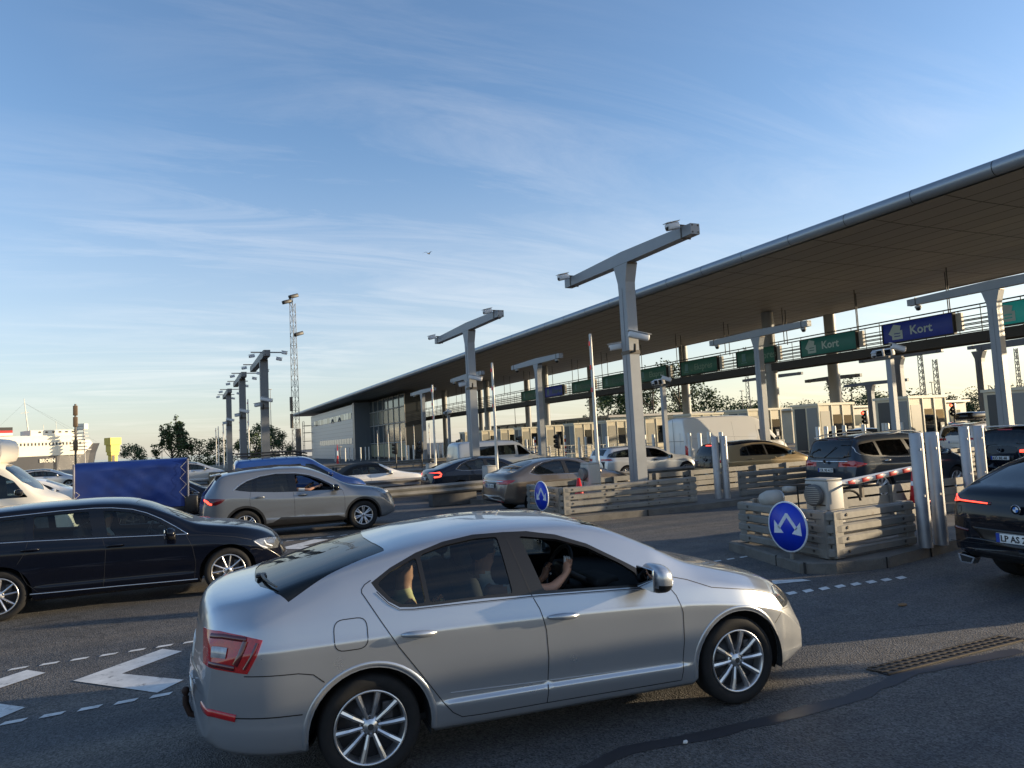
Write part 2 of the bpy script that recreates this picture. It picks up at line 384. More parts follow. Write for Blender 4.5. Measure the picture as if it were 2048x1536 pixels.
def build_shell(sh, regions, root, mats, names_side=True, inner=True, dd=.04):
    """regions: list of dict(name, poly, mode side/top, act hole|part|mat, mat index/material, sides) -> body mesh plus part meshes"""
    U = lambda u: float(np.interp(u, np.arange(s_ni), sh.du)); s_ni = sh.ni
    Vf = lambda v: float(np.interp(v, np.arange(sh.nj), sh.dv))
    polys = []; coords = []; edges = []
    for rg in regions:
        d = densify(rg['poly'], rg.get('dd', dd)); P = []
        for (x, q) in d:
            u, v = sh.inv(x, q, rg['mode'])
            if rg['mode'] == 'side' and q < sh.ev(sh.G, u, 2)[2]-.004: v = -1.0
            uu = U(u); w = Vf(v) if v >= 0 else -.1
            if rg['mode'] == 'top' and q <= .0005: w = sh.dv[-1]+.03
            P.append((uu, w))
        polys.append(P); b = len(coords); coords += P; edges += [(b+i, b+(i+1) % len(P)) for i in range(len(P))]
    nb = len(coords); ca = np.array(coords) if coords else np.zeros((0, 2))
    seg = np.array([[coords[a][0], coords[a][1], coords[b_][0], coords[b_][1]] for a, b_ in edges]) if edges else np.zeros((0, 4))
    for i in range(sh.ni):
        for j in range(sh.nj):
            p = (float(sh.du[i]), float(sh.dv[j]))
            if len(seg) and 0 < j < sh.nj-1 and 0 < i < sh.ni-1:
                A = seg[:, :2]; B = seg[:, 2:]; AB = B-A; t = np.clip(((p[0]-A[:, 0])*AB[:, 0]+(p[1]-A[:, 1])*AB[:, 1])/np.maximum((AB**2).sum(1), 1e-12), 0, 1)
                D = np.hypot(A[:, 0]+AB[:, 0]*t-p[0], A[:, 1]+AB[:, 1]*t-p[1])
                if D.min() < .009: continue
            coords.append(p)
    vo, eo, fo, *_ = geometry.delaunay_2d_cdt([Vector(c) for c in coords], edges, [], 0, 1e-5)
    V2 = [(v.x, v.y) for v in vo]; V3 = []; N3 = []; ok = []
    for (a, b) in V2:
        ok.append(b > -.02 and b < sh.dv[-1]+.012)
        u = float(np.interp(a, sh.du, np.arange(sh.ni))); v = float(np.interp(b, sh.dv, np.arange(sh.nj)))
        V3.append(sh.ev(sh.G, u, v)); nn = sh.ev(sh.Nn, u, v); N3.append(nn/max(np.linalg.norm(nn), 1e-9))
    cls = []; vbot = sh.dv[int(np.searchsorted(sh.V, .8))]+1e-4
    bbs = [(min(p[0] for p in P), max(p[0] for p in P), min(p[1] for p in P), max(p[1] for p in P)) for P in polys]
    for f in fo:
        cx = sum(V2[i][0] for i in f)/3; cy = sum(V2[i][1] for i in f)/3
        if cy < 0 or cy > sh.dv[-1]: cls.append(-9); continue
        k = -1
        for r_, P in enumerate(polys):
            b = bbs[r_]
            if b[0] <= cx <= b[1] and b[2] <= cy <= b[3] and pip(cx, cy, P): k = r_; break
        if k == -1 and cy < vbot: k = -2
        cls.append(k)
    groups = {}
    for f, k in zip(fo, cls):
        if k == -9: continue
        groups.setdefault(k, []).append(f)
    def mk(name, tris_m, off, ms, parent, sides, rim=False, rim_from=None):
        """tris_m list of (tri, mi)"""
        verts = []; norms = []; faces = []; mi = []
        for sg in sides:
            idx = {}
            def g(i, o):
                if (i, o) not in idx:
                    idx[(i, o)] = len(verts); p = V3[i]+N3[i]*o; n_ = N3[i] if o > -.02 else -N3[i]
                    verts.append((p[0], p[1]*sg, p[2])); norms.append((n_[0], n_[1]*sg, n_[2]))
                return idx[(i, o)]
            for f, m_ in tris_m:
                q = [g(i, off) for i in f]
                a, b, c = (Vector(verts[i]) for i in q); nn = (b-a).cross(c-a)
                if nn.dot(Vector(norms[q[0]])) < 0: q = q[::-1]
                faces.append(q); mi.append(m_)
            if rim:
                cnt = {}
                for f, m_ in tris_m:
                    for a, b in ((f[0], f[1]), (f[1], f[2]), (f[2], f[0])):
                        k = (min(a, b), max(a, b)); cnt[k] = cnt.get(k, 0)+1
                for (a, b), c in cnt.items():
                    if c == 1 and not (abs(V2[a][1]-sh.dv[-1]) < .013 and abs(V2[b][1]-sh.dv[-1]) < .013):
                        b0 = len(verts)
                        for i, o in ((a, off), (b, off), (b, off-rim), (a, off-rim)):
                            p = V3[i]+N3[i]*o; verts.append((p[0], p[1]*sg, p[2])); norms.append(None)
                        pa, pb, pc = Vector(verts[b0]), Vector(verts[b0+1]), Vector(verts[b0+2]); nn = (pb-pa).cross(pc-pa)
                        nn = nn.normalized() if nn.length > 0 else Vector((0, 0, 1))
                        for q in range(4): norms[b0+q] = tuple(nn)
                        faces.append([b0, b0+1, b0+2, b0+3]); mi.append(len(ms)-1)
        me = bpy.data.meshes.new(name); me.from_pydata(verts, [], faces); me.update()
        me.polygons.foreach_set('material_index', mi); me.polygons.foreach_set('use_smooth', [True]*len(faces))
        me.normals_split_custom_set_from_vertices(norms)
        return link(name, me, ms, parent)
    # body: class -1 plus 'mat' regions
    bt = []; ms = [mats['paint'], black]
    for k, fl in groups.items():
        if k == -1: bt += [(f, 0) for f in fl]
        elif k == -2: bt += [(f, 1) for f in fl]
        elif regions[k]['act'] == 'mat':
            m = regions[k]['mat']
            if m not in ms: ms.append(m)
            bt += [(f, ms.index(m)) for f in fl]
    ms.append(trimblack)
    body = mk('body', bt, 0., ms, root, (1, -1), rim=.022)
    if inner:
        allf = [f for f, m_ in bt]+[f for k, fl in groups.items() if k >= 0 and regions[k]['name'] == 'door' for f in fl]
        it = [(f, 0) for f in allf if sh.sp['x0']+.3 < V3[f[0]][0] < sh.sp['x1']-1.25 and V3[f[0]][2] > .35]
        lining = mk('cabin_lining', it, -.03, [inside], root, (1, -1))
    parts = {}
    for k, fl in groups.items():
        if k < 0 or regions[k]['act'] != 'part': continue
        rg = regions[k]
        sides = rg.get('sides', (1, -1))
        if rg['mode'] == 'side':
            for sg in sides:
                ms_ = rg['mat'] if isinstance(rg['mat'], list) else [rg['mat']]
                parts[(rg['name'], sg, k)] = mk(rg['name'], [(f, 0) for f in fl], rg.get('off', -.006), ms_, root, (sg,), rim=rg.get('rim', False))
        else:
            ms_ = rg['mat'] if isinstance(rg['mat'], list) else [rg['mat']]
            parts[(rg['name'], 0, k)] = mk(rg['name'], [(f, 0) for f in fl], rg.get('off', -.006), ms_, root, (1, -1), rim=rg.get('rim', False))
    return body, parts
def surf(sh, x, q, mode='side', sg=-1, off=.0):
    u, v = sh.inv(x, q, mode); p = sh.ev(sh.G, u, v); n = sh.ev(sh.Nn, u, v); n = n/max(np.linalg.norm(n), 1e-9)
    p = p+n*off; return Vector((p[0], p[1]*sg, p[2])), Vector((n[0], n[1]*sg, n[2]))
def ribbon(mb, sh, pts, w, off=.001, mode='side', sg=-1, mi=0, closed=False, thick=.0):
    """flat band lying on the body along a polyline"""
    d = densify(pts, .03, closed); P = [surf(sh, a, b, mode, sg, off) for a, b in d]; n = len(P); vs = []
    for i, (p, nn) in enumerate(P):
        a = P[i-1][0] if (i or closed) else p; b = P[(i+1) % n][0] if (i < n-1 or closed) else p
        t = (b-a).normalized() if (b-a).length > 1e-9 else Vector((1, 0, 0)); s_ = t.cross(nn).normalized()*(w/2)
        if thick: vs += [p+s_-nn*thick, p+s_*.8, p-s_*.8, p-s_-nn*thick]
        else: vs += [p+s_, p-s_]
    k = 4 if thick else 2; fs = []
    for i in range(n if closed else n-1):
        j = (i+1) % n
        for c in range(k-1): fs.append((i*k+c, i*k+c+1, j*k+c+1, j*k+c))
    mb.add(vs, fs, mi, True)
def patch(sh, poly, az, name, m, parent, off=.004, dd=.05, rim=.012, z0=None):
    """panel projected on the shell along azimuth az (outward direction az in degrees from +x, ccw); poly = (u,z) with u to the right seen from outside"""
    a = R(az); o = Vector((math.cos(a), math.sin(a), 0)); ua = Vector((-o.y, o.x, 0))      # to the right as seen from outside
    P = densify(poly, dd); xs = [p[0] for p in P]; zs = [p[1] for p in P]; pts = [Vector(p) for p in P]; ed = [(i, (i+1) % len(P)) for i in range(len(P))]
    x = min(xs)+dd/2
    while x < max(xs):
        z = min(zs)+dd/2
        while z < max(zs):
            if pip(x, z, P) and min(math.dist((x, z), p) for p in P) > dd*.5: pts.append(Vector((x, z)))
            z += dd
        x += dd
    vo, eo, fo, *_ = geometry.delaunay_2d_cdt(pts, ed, [], 1, 1e-5)
    out_ = []; nn = []
    for v in vo:
        st = o*4+ua*v.x+Vector((0, 0, v.y)); h = sh.bvh.ray_cast(st, -o)
        if h[0] is None: h = sh.bvh.find_nearest(o*1.5+ua*v.x+Vector((0, 0, v.y)))
        n_ = h[1] if h[1].dot(o) > 0 else -h[1]
        out_.append(h[0]+n_*off); nn.append(n_)
    faces = []
    for f in fo:
        q = list(f); A, B, C_ = (out_[i] for i in q[:3])
        if (B-A).cross(C_-A).dot(o) < 0: q = q[::-1]
        faces.append(q)
    nb = len(out_); verts = list(out_); bd = {}
    for f in faces:
        for i in range(len(f)):
            a_, b_ = f[i], f[(i+1) % len(f)]
            if (b_, a_) in bd: del bd[(b_, a_)]
            else: bd[(a_, b_)] = 1
    low = {}
    def lo(i):
        if i not in low: low[i] = len(verts); verts.append(out_[i]-nn[i]*rim)
        return low[i]
    for a_, b_ in list(bd): faces.append([b_, a_, lo(a_), lo(b_)])
    me = bpy.data.meshes.new(name); me.from_pydata(verts, [], faces); me.update(); me.polygons.foreach_set('use_smooth', [len(f) == 3 or True for f in faces])
    return link(name, me, m, parent)

def wheel(root, x, y, r, w, sg, style='tenspoke', rr=None, m=alloy, nseg=48, mdark=None):
    """wheel part (tyre mesh) with rim, brake disc as children; sg = side the face looks to (+1/-1)"""
    rr = rr or r*.66; t = MB(); h = w/2
    prof = [(rr, -h*.82), (rr*1.03, -h*.95), (r*.86, -h*1.03), (r*.95, -h*.96), (r*.985, -h*.80), (r, -h*.5), (r, h*.5), (r*.985, h*.80), (r*.95, h*.96), (r*.86, h*1.03), (rr*1.03, h*.95), (rr, h*.82)]
    t.lathe(prof, nseg, 'Y')
    ty = t.build('wheel', rubber, root); ty.location = (x, y, r)
    b = MB(); f = sg*h
    b.lathe([(rr*1.015, f*.90), (rr*1.01, f*.98), (rr*.965, f*.99), (rr*.94, f*.90), (rr*.90, f*.55), (rr*.90, -f*.8)], nseg, 'Y', mi=0)
    def spoke(a0, wi, wo, r0, r1, y0, y1, th=.012, tw=0.):
        # tapering bar with a raised ridge
        c, s_ = math.cos(a0), math.sin(a0); vs = []
        for rad, wd, yy in ((r0, wi, y0), ((r0+r1)/2, (wi+wo)/2, (y0+y1)/2+sg*.006), (r1, wo, y1)):
            for tt, dy in ((-1, -.020), (-.75, 0), (0, .006+tw), (.75, 0), (1, -.020)):
                px, pz = rad, tt*wd/2; vs.append((px*c-pz*s_, yy+sg*dy, px*s_+pz*c))
        fs = []
        for k in range(2):
            for j in range(4): fs.append((k*5+j, k*5+j+1, (k+1)*5+j+1, (k+1)*5+j))
        b.add(vs, fs, 0, False)
    yh = f*.70; yo = f*.90
    if style == 'tenspoke':          # five pairs
        for k in range(5):
            a = math.pi/2+.05+2*math.pi*k/5
            for d in (-.31, .31): spoke(a+d, r*.085, r*.135, rr*.22, rr*.96, yh, yo)
    elif style == 'thin10':
        for k in range(5):
            a = math.pi/2+.1+2*math.pi*k/5
            for d in (-.27, .27): spoke(a+d, r*.075, r*.085, rr*.2, rr*.97, yh, yo)
    elif style == 'seven':
        for k in range(7):
            a = math.pi/2+2*math.pi*k/7
            for d in (-.13, .13): spoke(a+d, r*.10, r*.10, rr*.2, rr*.95, yh, yo)
    else:
        for k in range(5): spoke(math.pi/2+2*math.pi*k/5, r*.2, r*.22, rr*.2, rr*.97, yh, yo)
    b.lathe([(rr*.0, yh+sg*.012), (rr*.10, yh+sg*.012), (rr*.14, yh+sg*.004), (rr*.30, yh-sg*.004), (rr*.30, yh-sg*.04)], 24, 'Y', mi=0)
    b.lathe([(rr*.0, yh+sg*.014), (rr*.085, yh+sg*.014)], 16, 'Y', mi=1)
    for k in range(5):
        a = math.pi/2+2*math.pi*k/5+.05
        b.lathe([(0, 0), (rr*.055, 0), (rr*.055, -sg*.02)], 8, 'Y', (rr*.225*math.cos(a), yh+sg*.001, rr*.225*math.sin(a)), 1)
    rim = b.build('rim', [m, mdark or darkmetal], ty)
    d = MB(); d.lathe([(0, f*.30), (rr*.68, f*.30), (rr*.68, f*.22), (rr*.9, f*.2), (rr*.9, -f*.8)], 24, 'Y'); d.bbox((rr*.5, f*.38, rr*.35), (rr*.3, .05, rr*.5), .01)
    d.build('brake_disc', darkmetal, ty)
    return ty
# ------------------------------------------------------------------ cars
def seat(parent, x, y, z=.30, back=.62, w=.46, name='seat', hd=True):
    b = MB(); b.bbox((x, y, z+.10), (.48, w, .16), .05)
    rot = Matrix.Rotation(R(-18), 3, 'Y'); b.bbox((x-.29, y, z+.10+back/2), (.13, w, back), .05, rot)
    if hd: b.bbox((x-.385, y, z+.10+back+.12), (.09, w*.55, .17), .035, rot); b.tube([(x-.34, y, z+.08+back), (x-.37, y, z+.16+back)], .012, 6)
    return b.build(name, seatfab, parent)
def cabin(root, c, lhd=True, rear=True, wheel_on=True):
    """floor, dashboard, seats, steering wheel; c = dict(x0,x1,xd,W,zf,zb)"""
    x0, x1, xd, W = c['x0'], c['x1'], c['xd'], c['W']; f = MB()
    f.box(((x0+x1)/2, 0, c['zf']), (x1-x0, W*1.7, .04)); f.box((x1-.02, 0, c['zf']+.3), (.05, W*1.6, .6))
    f.box((x0+.02, 0, c['zf']+.3), (.05, W*1.5, .6)); f.build('cabin_floor', inside, root)
    d = MB(); d.bbox((xd+.2, 0, c['zb']-.13), (.5, W*1.62, .22), .06); d.bbox((xd, 0, c['zb']-.34), (.3, .26, .5), .05)
    s_ = 1 if lhd else -1
    d.bbox((xd-.03, s_*.36, c['zb']-.02), (.2, .36, .08), .03); dash = d.build('dashboard', inside, root)
    sx = xd-.72
    for y in (.36, -.36): seat(root, sx, y, c['zf']+.1)
    if rear: seat(root, sx-.88, 0, c['zf']+.12, .58, 1.2, 'rear_bench', False)
    if rear:
        for y in (.36, -.36):
            b = MB(); b.bbox((sx-1.25, y, c['zf']+.90), (.08, .24, .16), .035); b.build('headrest', seatfab, root)
    if wheel_on:
        w = MB(); n = 28; tilt = R(24); cx, cz = c.get('wc', (xd-.26, c['zb']-.04)); cy = s_*.36
        pts = [(cx-math.sin(tilt)*-.185*math.sin(2*math.pi*k/n)*1.0, cy+.185*math.cos(2*math.pi*k/n), cz+.185*math.cos(tilt)*math.sin(2*math.pi*k/n)) for k in range(n)]
        w.tube(pts, .016, 8, closed=True)
        w.bbox((cx+.02, cy, cz), (.05, .16, .12), .03); w.tube([(cx+.01, cy-.17, cz), (cx+.01, cy+.17, cz)], .016, 6); w.tube([(cx+.03, cy, cz), (cx+.3, cy, cz-.15)], .025, 8)
        w.build('steering_wheel', mat('wheel_leather', (.02, .02, .022), .5), root)
def mirror(root, x, y, z, sg, m, sc=1., seg=1):
    b = MB(); bm = bmesh.new(); bmesh.ops.create_uvsphere(bm, u_segments=20, v_segments=12, radius=1)
    for v in bm.verts:
        p = v.co; px = math.copysign(abs(p.x)**.7, p.x); py = math.copysign(abs(p.y)**.75, p.y); pz = math.copysign(abs(p.z)**.8, p.z)
        if px < 0: px *= .55
        v.co = Vector((x+px*.085*sc+.01, y+sg*(.10*sc)+py*.115*sc, z+pz*.082*sc+(px*-.01)))
    bm.verts.index_update(); vs = [v.co.copy() for v in bm.verts]; fs = [[v.index for v in f.verts] for f in bm.faces]; bm.free()
    up = [f for f in fs if sum(vs[i].z for i in f)/len(f) > z-.035*sc]; lo = [f for f in fs if f not in up]
    b.add(vs, up, 0, True); b.add(vs, lo, 1, True); b.tube([(x+.03, y-sg*.05, z-.06*sc), (x+.02, y+sg*.06, z-.05*sc)], .028*sc, 8, 1)
    o = b.build('door_mirror', [m, black], root)
    g = MB(); g.bbox((x-.052*sc, y+sg*.10*sc, z+.003), (.012, .19*sc, .125*sc), .005); g.build('mirror_glass', mat('mirror_face', (.6, .65, .7), .03, 1.), o); return o
def handle(root, sh, x, z, sg, m, L=.21, tilt=0.):
    b = MB(); p, n = surf(sh, x, z, 'side', sg, .0); pts = []; rr = []
    for k in range(9):
        t = k/8; q, nn = surf(sh, x-L/2+L*t, z+tilt*(t-.5), 'side', sg, .0); pts.append(q+nn*(.008+.034*math.sin(math.pi*t)**.6)); rr.append(.012+.011*math.sin(math.pi*t)**.5)
    b.tube(pts, rr, 10)
    # bowl behind the grip
    return b.build('door_handle', m, root)
def arch_liner(mb, x, r, ra, W, depth=.34, n=24, sides=(1, -1)):
    for sg in sides:
        vs = []; fs = []
        for k in range(n+1):
            a = -.25+(math.pi+.5)*k/n
            for y in (W, W-depth): vs.append((x+ra*math.cos(a), sg*y, r+ra*math.sin(a)))
            vs.append((x+.1*math.cos(a), sg*(W-depth), r+.1*math.sin(a)))
        for k in range(n): fs += [(k*3, k*3+1, k*3+4, k*3+3), (k*3+1, k*3+2, k*3+5, k*3+4)]
        mb.add(vs, fs, 0, True)
def plate(root, loc, rz, txt, w=.52, h=.11, eu=True, tilt=0., tsx=1.0, tsz=.098, gap=None):
    b = MB(); b.bbox((0, 0, 0), (w, .012, h), .004); p = b.build('number_plate', platew, root)
    p.location = loc; p.rotation_euler = (tilt, 0, rz)
    f = MB()
    for (cx, cz, ww, hh) in ((0, h/2-.003, w-.004, .004), (0, -h/2+.003, w-.004, .004), (-w/2+.003, 0, .004, h-.004), (w/2-.003, 0, .004, h-.004)): f.box((cx, -.0075, cz), (ww, .003, hh))
    f.build('plate_border', ink, p)
    if eu: e = MB(); e.box((-w/2+.026, -.0078, 0), (.042, .003, h-.012)); e.build('plate_band', plateb, p)
    if txt: text_mesh(None, txt, tsz, ink, 'plate_lettering', (-w/2+(.056 if eu else .02), -.0075, -tsz*.36), (R(90), 0, 0), .0015, parent=p, bold=.002, sx=tsx)
    return p

def make_car(name, label, cat, loc, yaw, sp, group=None):
    root = empty(name, loc, yaw, label, cat, group)
    sh = Shell(sp); pm = sp['paint']; wb = sp['wb']; r = sp['r']; ra = sp.get('ra', r+.055); tw = sp.get('tw', .21); W = sp['W']
    zc = sp.get('archz', r+.0)
    regs = []
    for x in (0, wb): regs.append(dict(name='arch', poly=circle(x, zc, ra, 40), mode='side', act='hole', dd=.5))
    if sp.get('clad'):
        cw = sp['clad']
        for x in (0, wb): regs.append(dict(name='cladding', poly=circle(x, zc, ra+cw, 40), mode='side', act='mat', mat=black, dd=.5))
    for wdef in sp.get('windows', []):
        poly, g = wdef[0], wdef[1]; sides = wdef[2] if len(wdef) > 2 else (1, -1)
        p2 = rounded(poly, .02, 2)
        if set(sides) != {1, -1}:
            regs.append(dict(name='window', poly=p2, mode='side', act='part', mat=g, sides=sides, off=-.010))
        else: regs.append(dict(name='window', poly=p2, mode='side', act='part', mat=g, off=-.010))
    if sp.get('dlo'): regs.append(dict(name='frame', poly=sp['dlo'], mode='side', act='mat', mat=sp.get('dlomat', trimblack)))
    for rg in sp.get('screens', []): regs.append(dict(name=rg[0], poly=rg[1], mode='top', act='part', mat=rg[2], off=-.004))
    for rg in sp.get('topmats', []): regs.append(dict(name='t', poly=rg[0], mode='top', act='mat', mat=rg[1]))
    for rg in sp.get('sidemats', []): regs.append(dict(name='t', poly=rg[0], mode='side', act='mat', mat=rg[1]))
    for rg in sp.get('lamps', []): regs.append(dict(name=rg[0], poly=rg[1], mode='side', act='part', mat=rg[2], off=.004, rim=.012))
    for d in sp.get('doors', []): regs.append(dict(name='door', poly=d, mode='side', act='part', mat=[pm], off=0.))
    body, parts = build_shell(sh, regs, root, dict(paint=pm), inner=sp.get('inner', True))
    # seams
    b = MB()
    for sg in sp.get('seamsides', (-1,)):
        for s_ in sp.get('seams', []): ribbon(b, sh, s_, sp.get('seamw', .006), .0012, 'side', sg)
        for s_ in sp.get('topseams', []): ribbon(b, sh, s_, .006, .0012, 'top', sg)
    if b.v: b.build('panel_gap', ink, root)
    for s_ in sp.get('chromes', []):
        for sg in (1, -1): c = MB(); ribbon(c, sh, s_[0], s_[1], .004, 'side', sg, thick=.006); c.build('trim_strip', sp.get('chromemat', chrome), root)
    for x in (0, wb):
        for sg in (1, -1): a = MB(); arch_liner(a, x, zc, ra+.002, W*.975, sides=(sg,)); a.build('wheel_housing', inside, root)
    for x in (0, wb):
        for sg in (1, -1): wheel(root, x, sg*(W-tw/2-sp.get('inset', .035)), r, tw, sg, sp.get('rim', 'tenspoke'), sp.get('rr'), sp.get('rimmat', alloy), sp.get('wseg', 40))
    u = MB(); u.box((wb/2, 0, .26), (wb-.9, W*1.5, .12)); u.build('underbody', black, root)
    if sp.get('cab'): cabin(root, sp['cab'], sp.get('lhd', True), wheel_on=sp.get('swheel', True))
    for hx, hz in sp.get('handles', []):
        for sg in sp.get('hsides', (1, -1)): handle(root, sh, hx, hz, sg, sp.get('hmat', pm), tilt=sp.get('htilt', 0))
    if sp.get('mir'):
        mx_, my, mz = sp['mir']
        for sg in (1, -1): mirror(root, mx_, sg*my, mz, sg, sp.get('mirmat', pm), sp.get('mirs', 1.))
    return root, sh, body

silver = paint('paint_silver', (.43, .455, .49), .72, .28)
OCT = dict(x0=-1.07, x1=3.565, W=.907, wb=2.69, r=.316, ra=.372, tw=.205, paint=silver, n=120, vs=1.3,
    sm=.03, top=[(-1.065, .52), (-1.06, .70), (-1.035, .95), (-1.015, 1.06), (-.985, 1.115), (-.92, 1.135), (-.72, 1.168), (-.3, 1.275), (.1, 1.365), (.5, 1.43), (1.0, 1.462), (1.45, 1.445), (1.75, 1.385), (2.1, 1.225), (2.42, 1.06), (2.62, 1.0), (3.0, .908), (3.25, .828), (3.40, .745), (3.50, .66), (3.55, .57), (3.565, .48)],
    belt=[(-1.07, .9), (-.8, 1.0), (0, 1.005), (.5, 1.0), (1.1, .985), (2.13, .93), (2.6, .875), (3.0, .80), (3.3, .70), (3.565, .45)],
    bot=[(-1.065, .36), (-1.03, .30), (-.9, .26), (-.45, .22), (.5, .20), (2.2, .185), (3.3, .17), (3.565, .22)],
    r0=.55, r1=.9, e0=.82, e1=.72, bul0=.12, bul1=.26,
    dlo=[(.041, 1.172), (.17, 1.246), (.348, 1.318), (.542, 1.367), (.761, 1.392), (.98, 1.39), (1.15, 1.382), (1.357, 1.342), (1.578, 1.262), (1.801, 1.137), (2.0, 1.02), (2.14, .932), (1.089, .985), (.768, 1.0), (.45, 1.0), (.296, 1.003), (.205, 1.013), (.137, 1.055), (.07, 1.127)],
    windows=[([(.078, 1.163), (.17, 1.225), (.345, 1.292), (.374, 1.020), (.296, 1.020), (.215, 1.030), (.155, 1.070)], winglass),
             ([(.402, 1.018), (.374, 1.302), (.55, 1.345), (.76, 1.368), (.925, 1.366), (.965, 1.008), (.77, 1.016)], winglass),
             ([(1.187, 1.0), (1.085, 1.356), (1.357, 1.312), (1.578, 1.235), (1.80, 1.11), (1.905, 1.035), (1.925, .957)], winglass, (1,))],
    screens=[('rear_window', [(-.66, 0), (-.655, .28), (-.62, .50), (-.53, .72), (-.46, .785), (-.15, .70), (.155, .615), (.16, .57), (.12, .3), (.10, 0)], rearglass),
             ('windscreen', [(2.38, 0), (2.33, .3), (2.20, .58), (2.08, .65), (1.62, .56), (1.66, .3), (1.68, 0)], screenglass)],
    topmats=[([(2.56, 0), (2.50, .35), (2.30, .66), (2.14, .70), (2.20, .58), (2.33, .3), (2.38, 0)], black)],
    doors=[[(-.021, 1.141), (.02, 1.187), (.07, 1.127), (.137, 1.055), (.205, 1.013), (.296, 1.003), (.45, 1.0), (1.082, .985), (1.132, .893), (1.164, .754), (1.17, .577), (1.162, .435), (1.148, .285), (.569, .295), (.508, .335), (.45, .405), (.316, .60), (.183, .785), (.081, .95), (-.006, 1.095)],
           [(1.09, .982), (2.13, .93), (2.187, .854), (2.218, .736), (2.213, .542), (2.196, .375), (2.181, .265), (1.152, .283), (1.166, .435), (1.174, .577), (1.168, .754), (1.136, .893)]],
    seams=[[(.041, 1.186), (.0, 1.165), (-.021, 1.141), (-.022, 1.12), (-.006, 1.095), (.081, .95), (.183, .785), (.316, .60), (.45, .405), (.508, .335), (.569, .295), (.7, .288), (1.15, .284), (2.181, .266), (2.196, .375), (2.213, .542), (2.218, .736), (2.187, .854), (2.135, .930)],
           [(.98, 1.39), (1.085, 1.0), (1.134, .893), (1.166, .754), (1.172, .577), (1.164, .435), (1.15, .285)],
           [(.07, 1.118), (.137, 1.044), (.205, 1.0), (.296, .992), (.45, .99), (1.082, .976), (2.12, .922)],
           rounded([(-.205, .985), (-.005, .985), (-.005, .81), (-.205, .81)], .06, 5)+[(-.205, .93)],
           [(-.72, .735), (-.417, .718), (-.333, .699), (-.27, .645)],
           [(3.30, .60), (3.17, .615), (3.05, .54)], [(2.16, .985), (2.31, .945), (2.5, .872), (2.865, .81), (3.10, .74)]],
    chromes=[([(.06, 1.112), (.137, 1.036), (.205, .996), (.296, .986), (.45, .984), (1.082, .970), (2.12, .916)], .006), ([(.50, .455), (1.16, .425)], .003), ([(1.18, .425), (2.19, .385)], .003)],
    chromemat=silver, handles=[(.31, .85), (1.29, .83)], hsides=(1, -1), htilt=-.01,
    mir=(1.93, .90, 1.03), mirs=1.2, rim='tenspoke', rr=.222, wseg=64, inset=.045,
    cab=dict(x0=-.3, x1=2.2, xd=1.85, W=.85, zf=.28, zb=.95, wc=(1.50, 1.03)), lhd=False)
def build_octavia():
    root, sh, body = make_car('silver_car', 'silver liftback saloon in the foreground with open driver window and red tail lamp', 'car', (1.10, 5.34, 0), -.1117, OCT)
    # tail lamp wraps the corner
    def sidepoly(name, pts, m, off, az):
        a = R(az); ua = Vector((math.sin(a)*-1*-1, 0, 0))
        return None
    return root, sh
# ---- paints
navy = paint('paint_black_blue', (.002, .003, .008), .0, .18)
steelgrey = paint('paint_magnetic_grey', (.19, .205, .225), .6, .30)
bronze = paint('paint_bronze_brown', (.15, .125, .105), .7, .3)
darkblue = paint('paint_dark_blue', (.012, .018, .032), .5, .25)
anthra = paint('paint_anthracite', (.028, .040, .058), .4, .28)
carblack = paint('paint_black', (.004, .006, .011), .0, .2)
gold = paint('paint_champagne', (.40, .30, .17), .7, .3)
white = paint('paint_white', (.72, .70, .66), 0, .35)
whitegrey = paint('paint_light_silver', (.52, .53, .54), .5, .33)
vanblue = paint('paint_van_blue', (.008, .055, .25), 0, .35)
vansilver = paint('paint_van_silver', (.33, .35, .37), .5, .35)
cloth_black = mat('soft_top_fabric', (.012, .012, .013), .9, noise=.3, nscale=40)

def mir(pts): return pts
def rearbits(root, sh, sp):
    """rear-face panels: list of (name, poly in (y,z) seen from behind with y positive left, material, offset)"""
    for nm, poly, m, off in sp:
        patch(sh, [(-y, z) for y, z in poly], 180, nm, m, root, off)
def shark(root, x, z, m):
    b = MB(); b.prism([(x-.10, z), (x+.12, z), (x-.02, z+.055), (x-.07, z+.06)], -.018, .018, 'Y'); b.build('roof_antenna', m, root)
def roundel(root, x, z, r):
    b = MB(); b.lathe([(r*.62, -.004), (r*.62, 0), (r, 0), (r, .01)], 28, 'X', (x, 0, z), 0); b.lathe([(r*.97, -.006), (r, -.006), (r, .01)], 28, 'X', (x, 0, z), 3)
    for q in range(4):
        a0 = q*math.pi/2; vs = [(x-.003, 0, z)]+[(x-.003, r*.62*math.cos(a0+k*math.pi/10), z+r*.62*math.sin(a0+k*math.pi/10)) for k in range(6)]
        b.add(vs, [(0, k, k+1) for k in range(1, 6)], 1 if q % 2 else 2)
    b.build('emblem', [ink, signwhite_, mat('roundel_blue', (.02, .15, .5), .3), chrome], root)
signwhite_ = mat('roundel_white', (.75, .75, .75), .3)
def emblem(root, x, y, z, r, rz=0, m=chrome, letters=None):
    b = MB(); b.lathe([(r*.82, -.006), (r*.82, .008), (r, .008), (r, -.006)], 24, 'X', (x, y, z)); b.lathe([(0, .0), (r*.85, .0)], 20, 'X', (x, y, z), 1)
    o = b.build('emblem', [m, carblack], root); return o
def rails(root, pts, r=.016, m=chrome, feet=True):
    for sg in (1, -1):
        b = MB(); P = [(x, sg*y, z) for x, y, z in pts]; b.tube(P, r, 8)
        b.build('roof_rail', m, root)

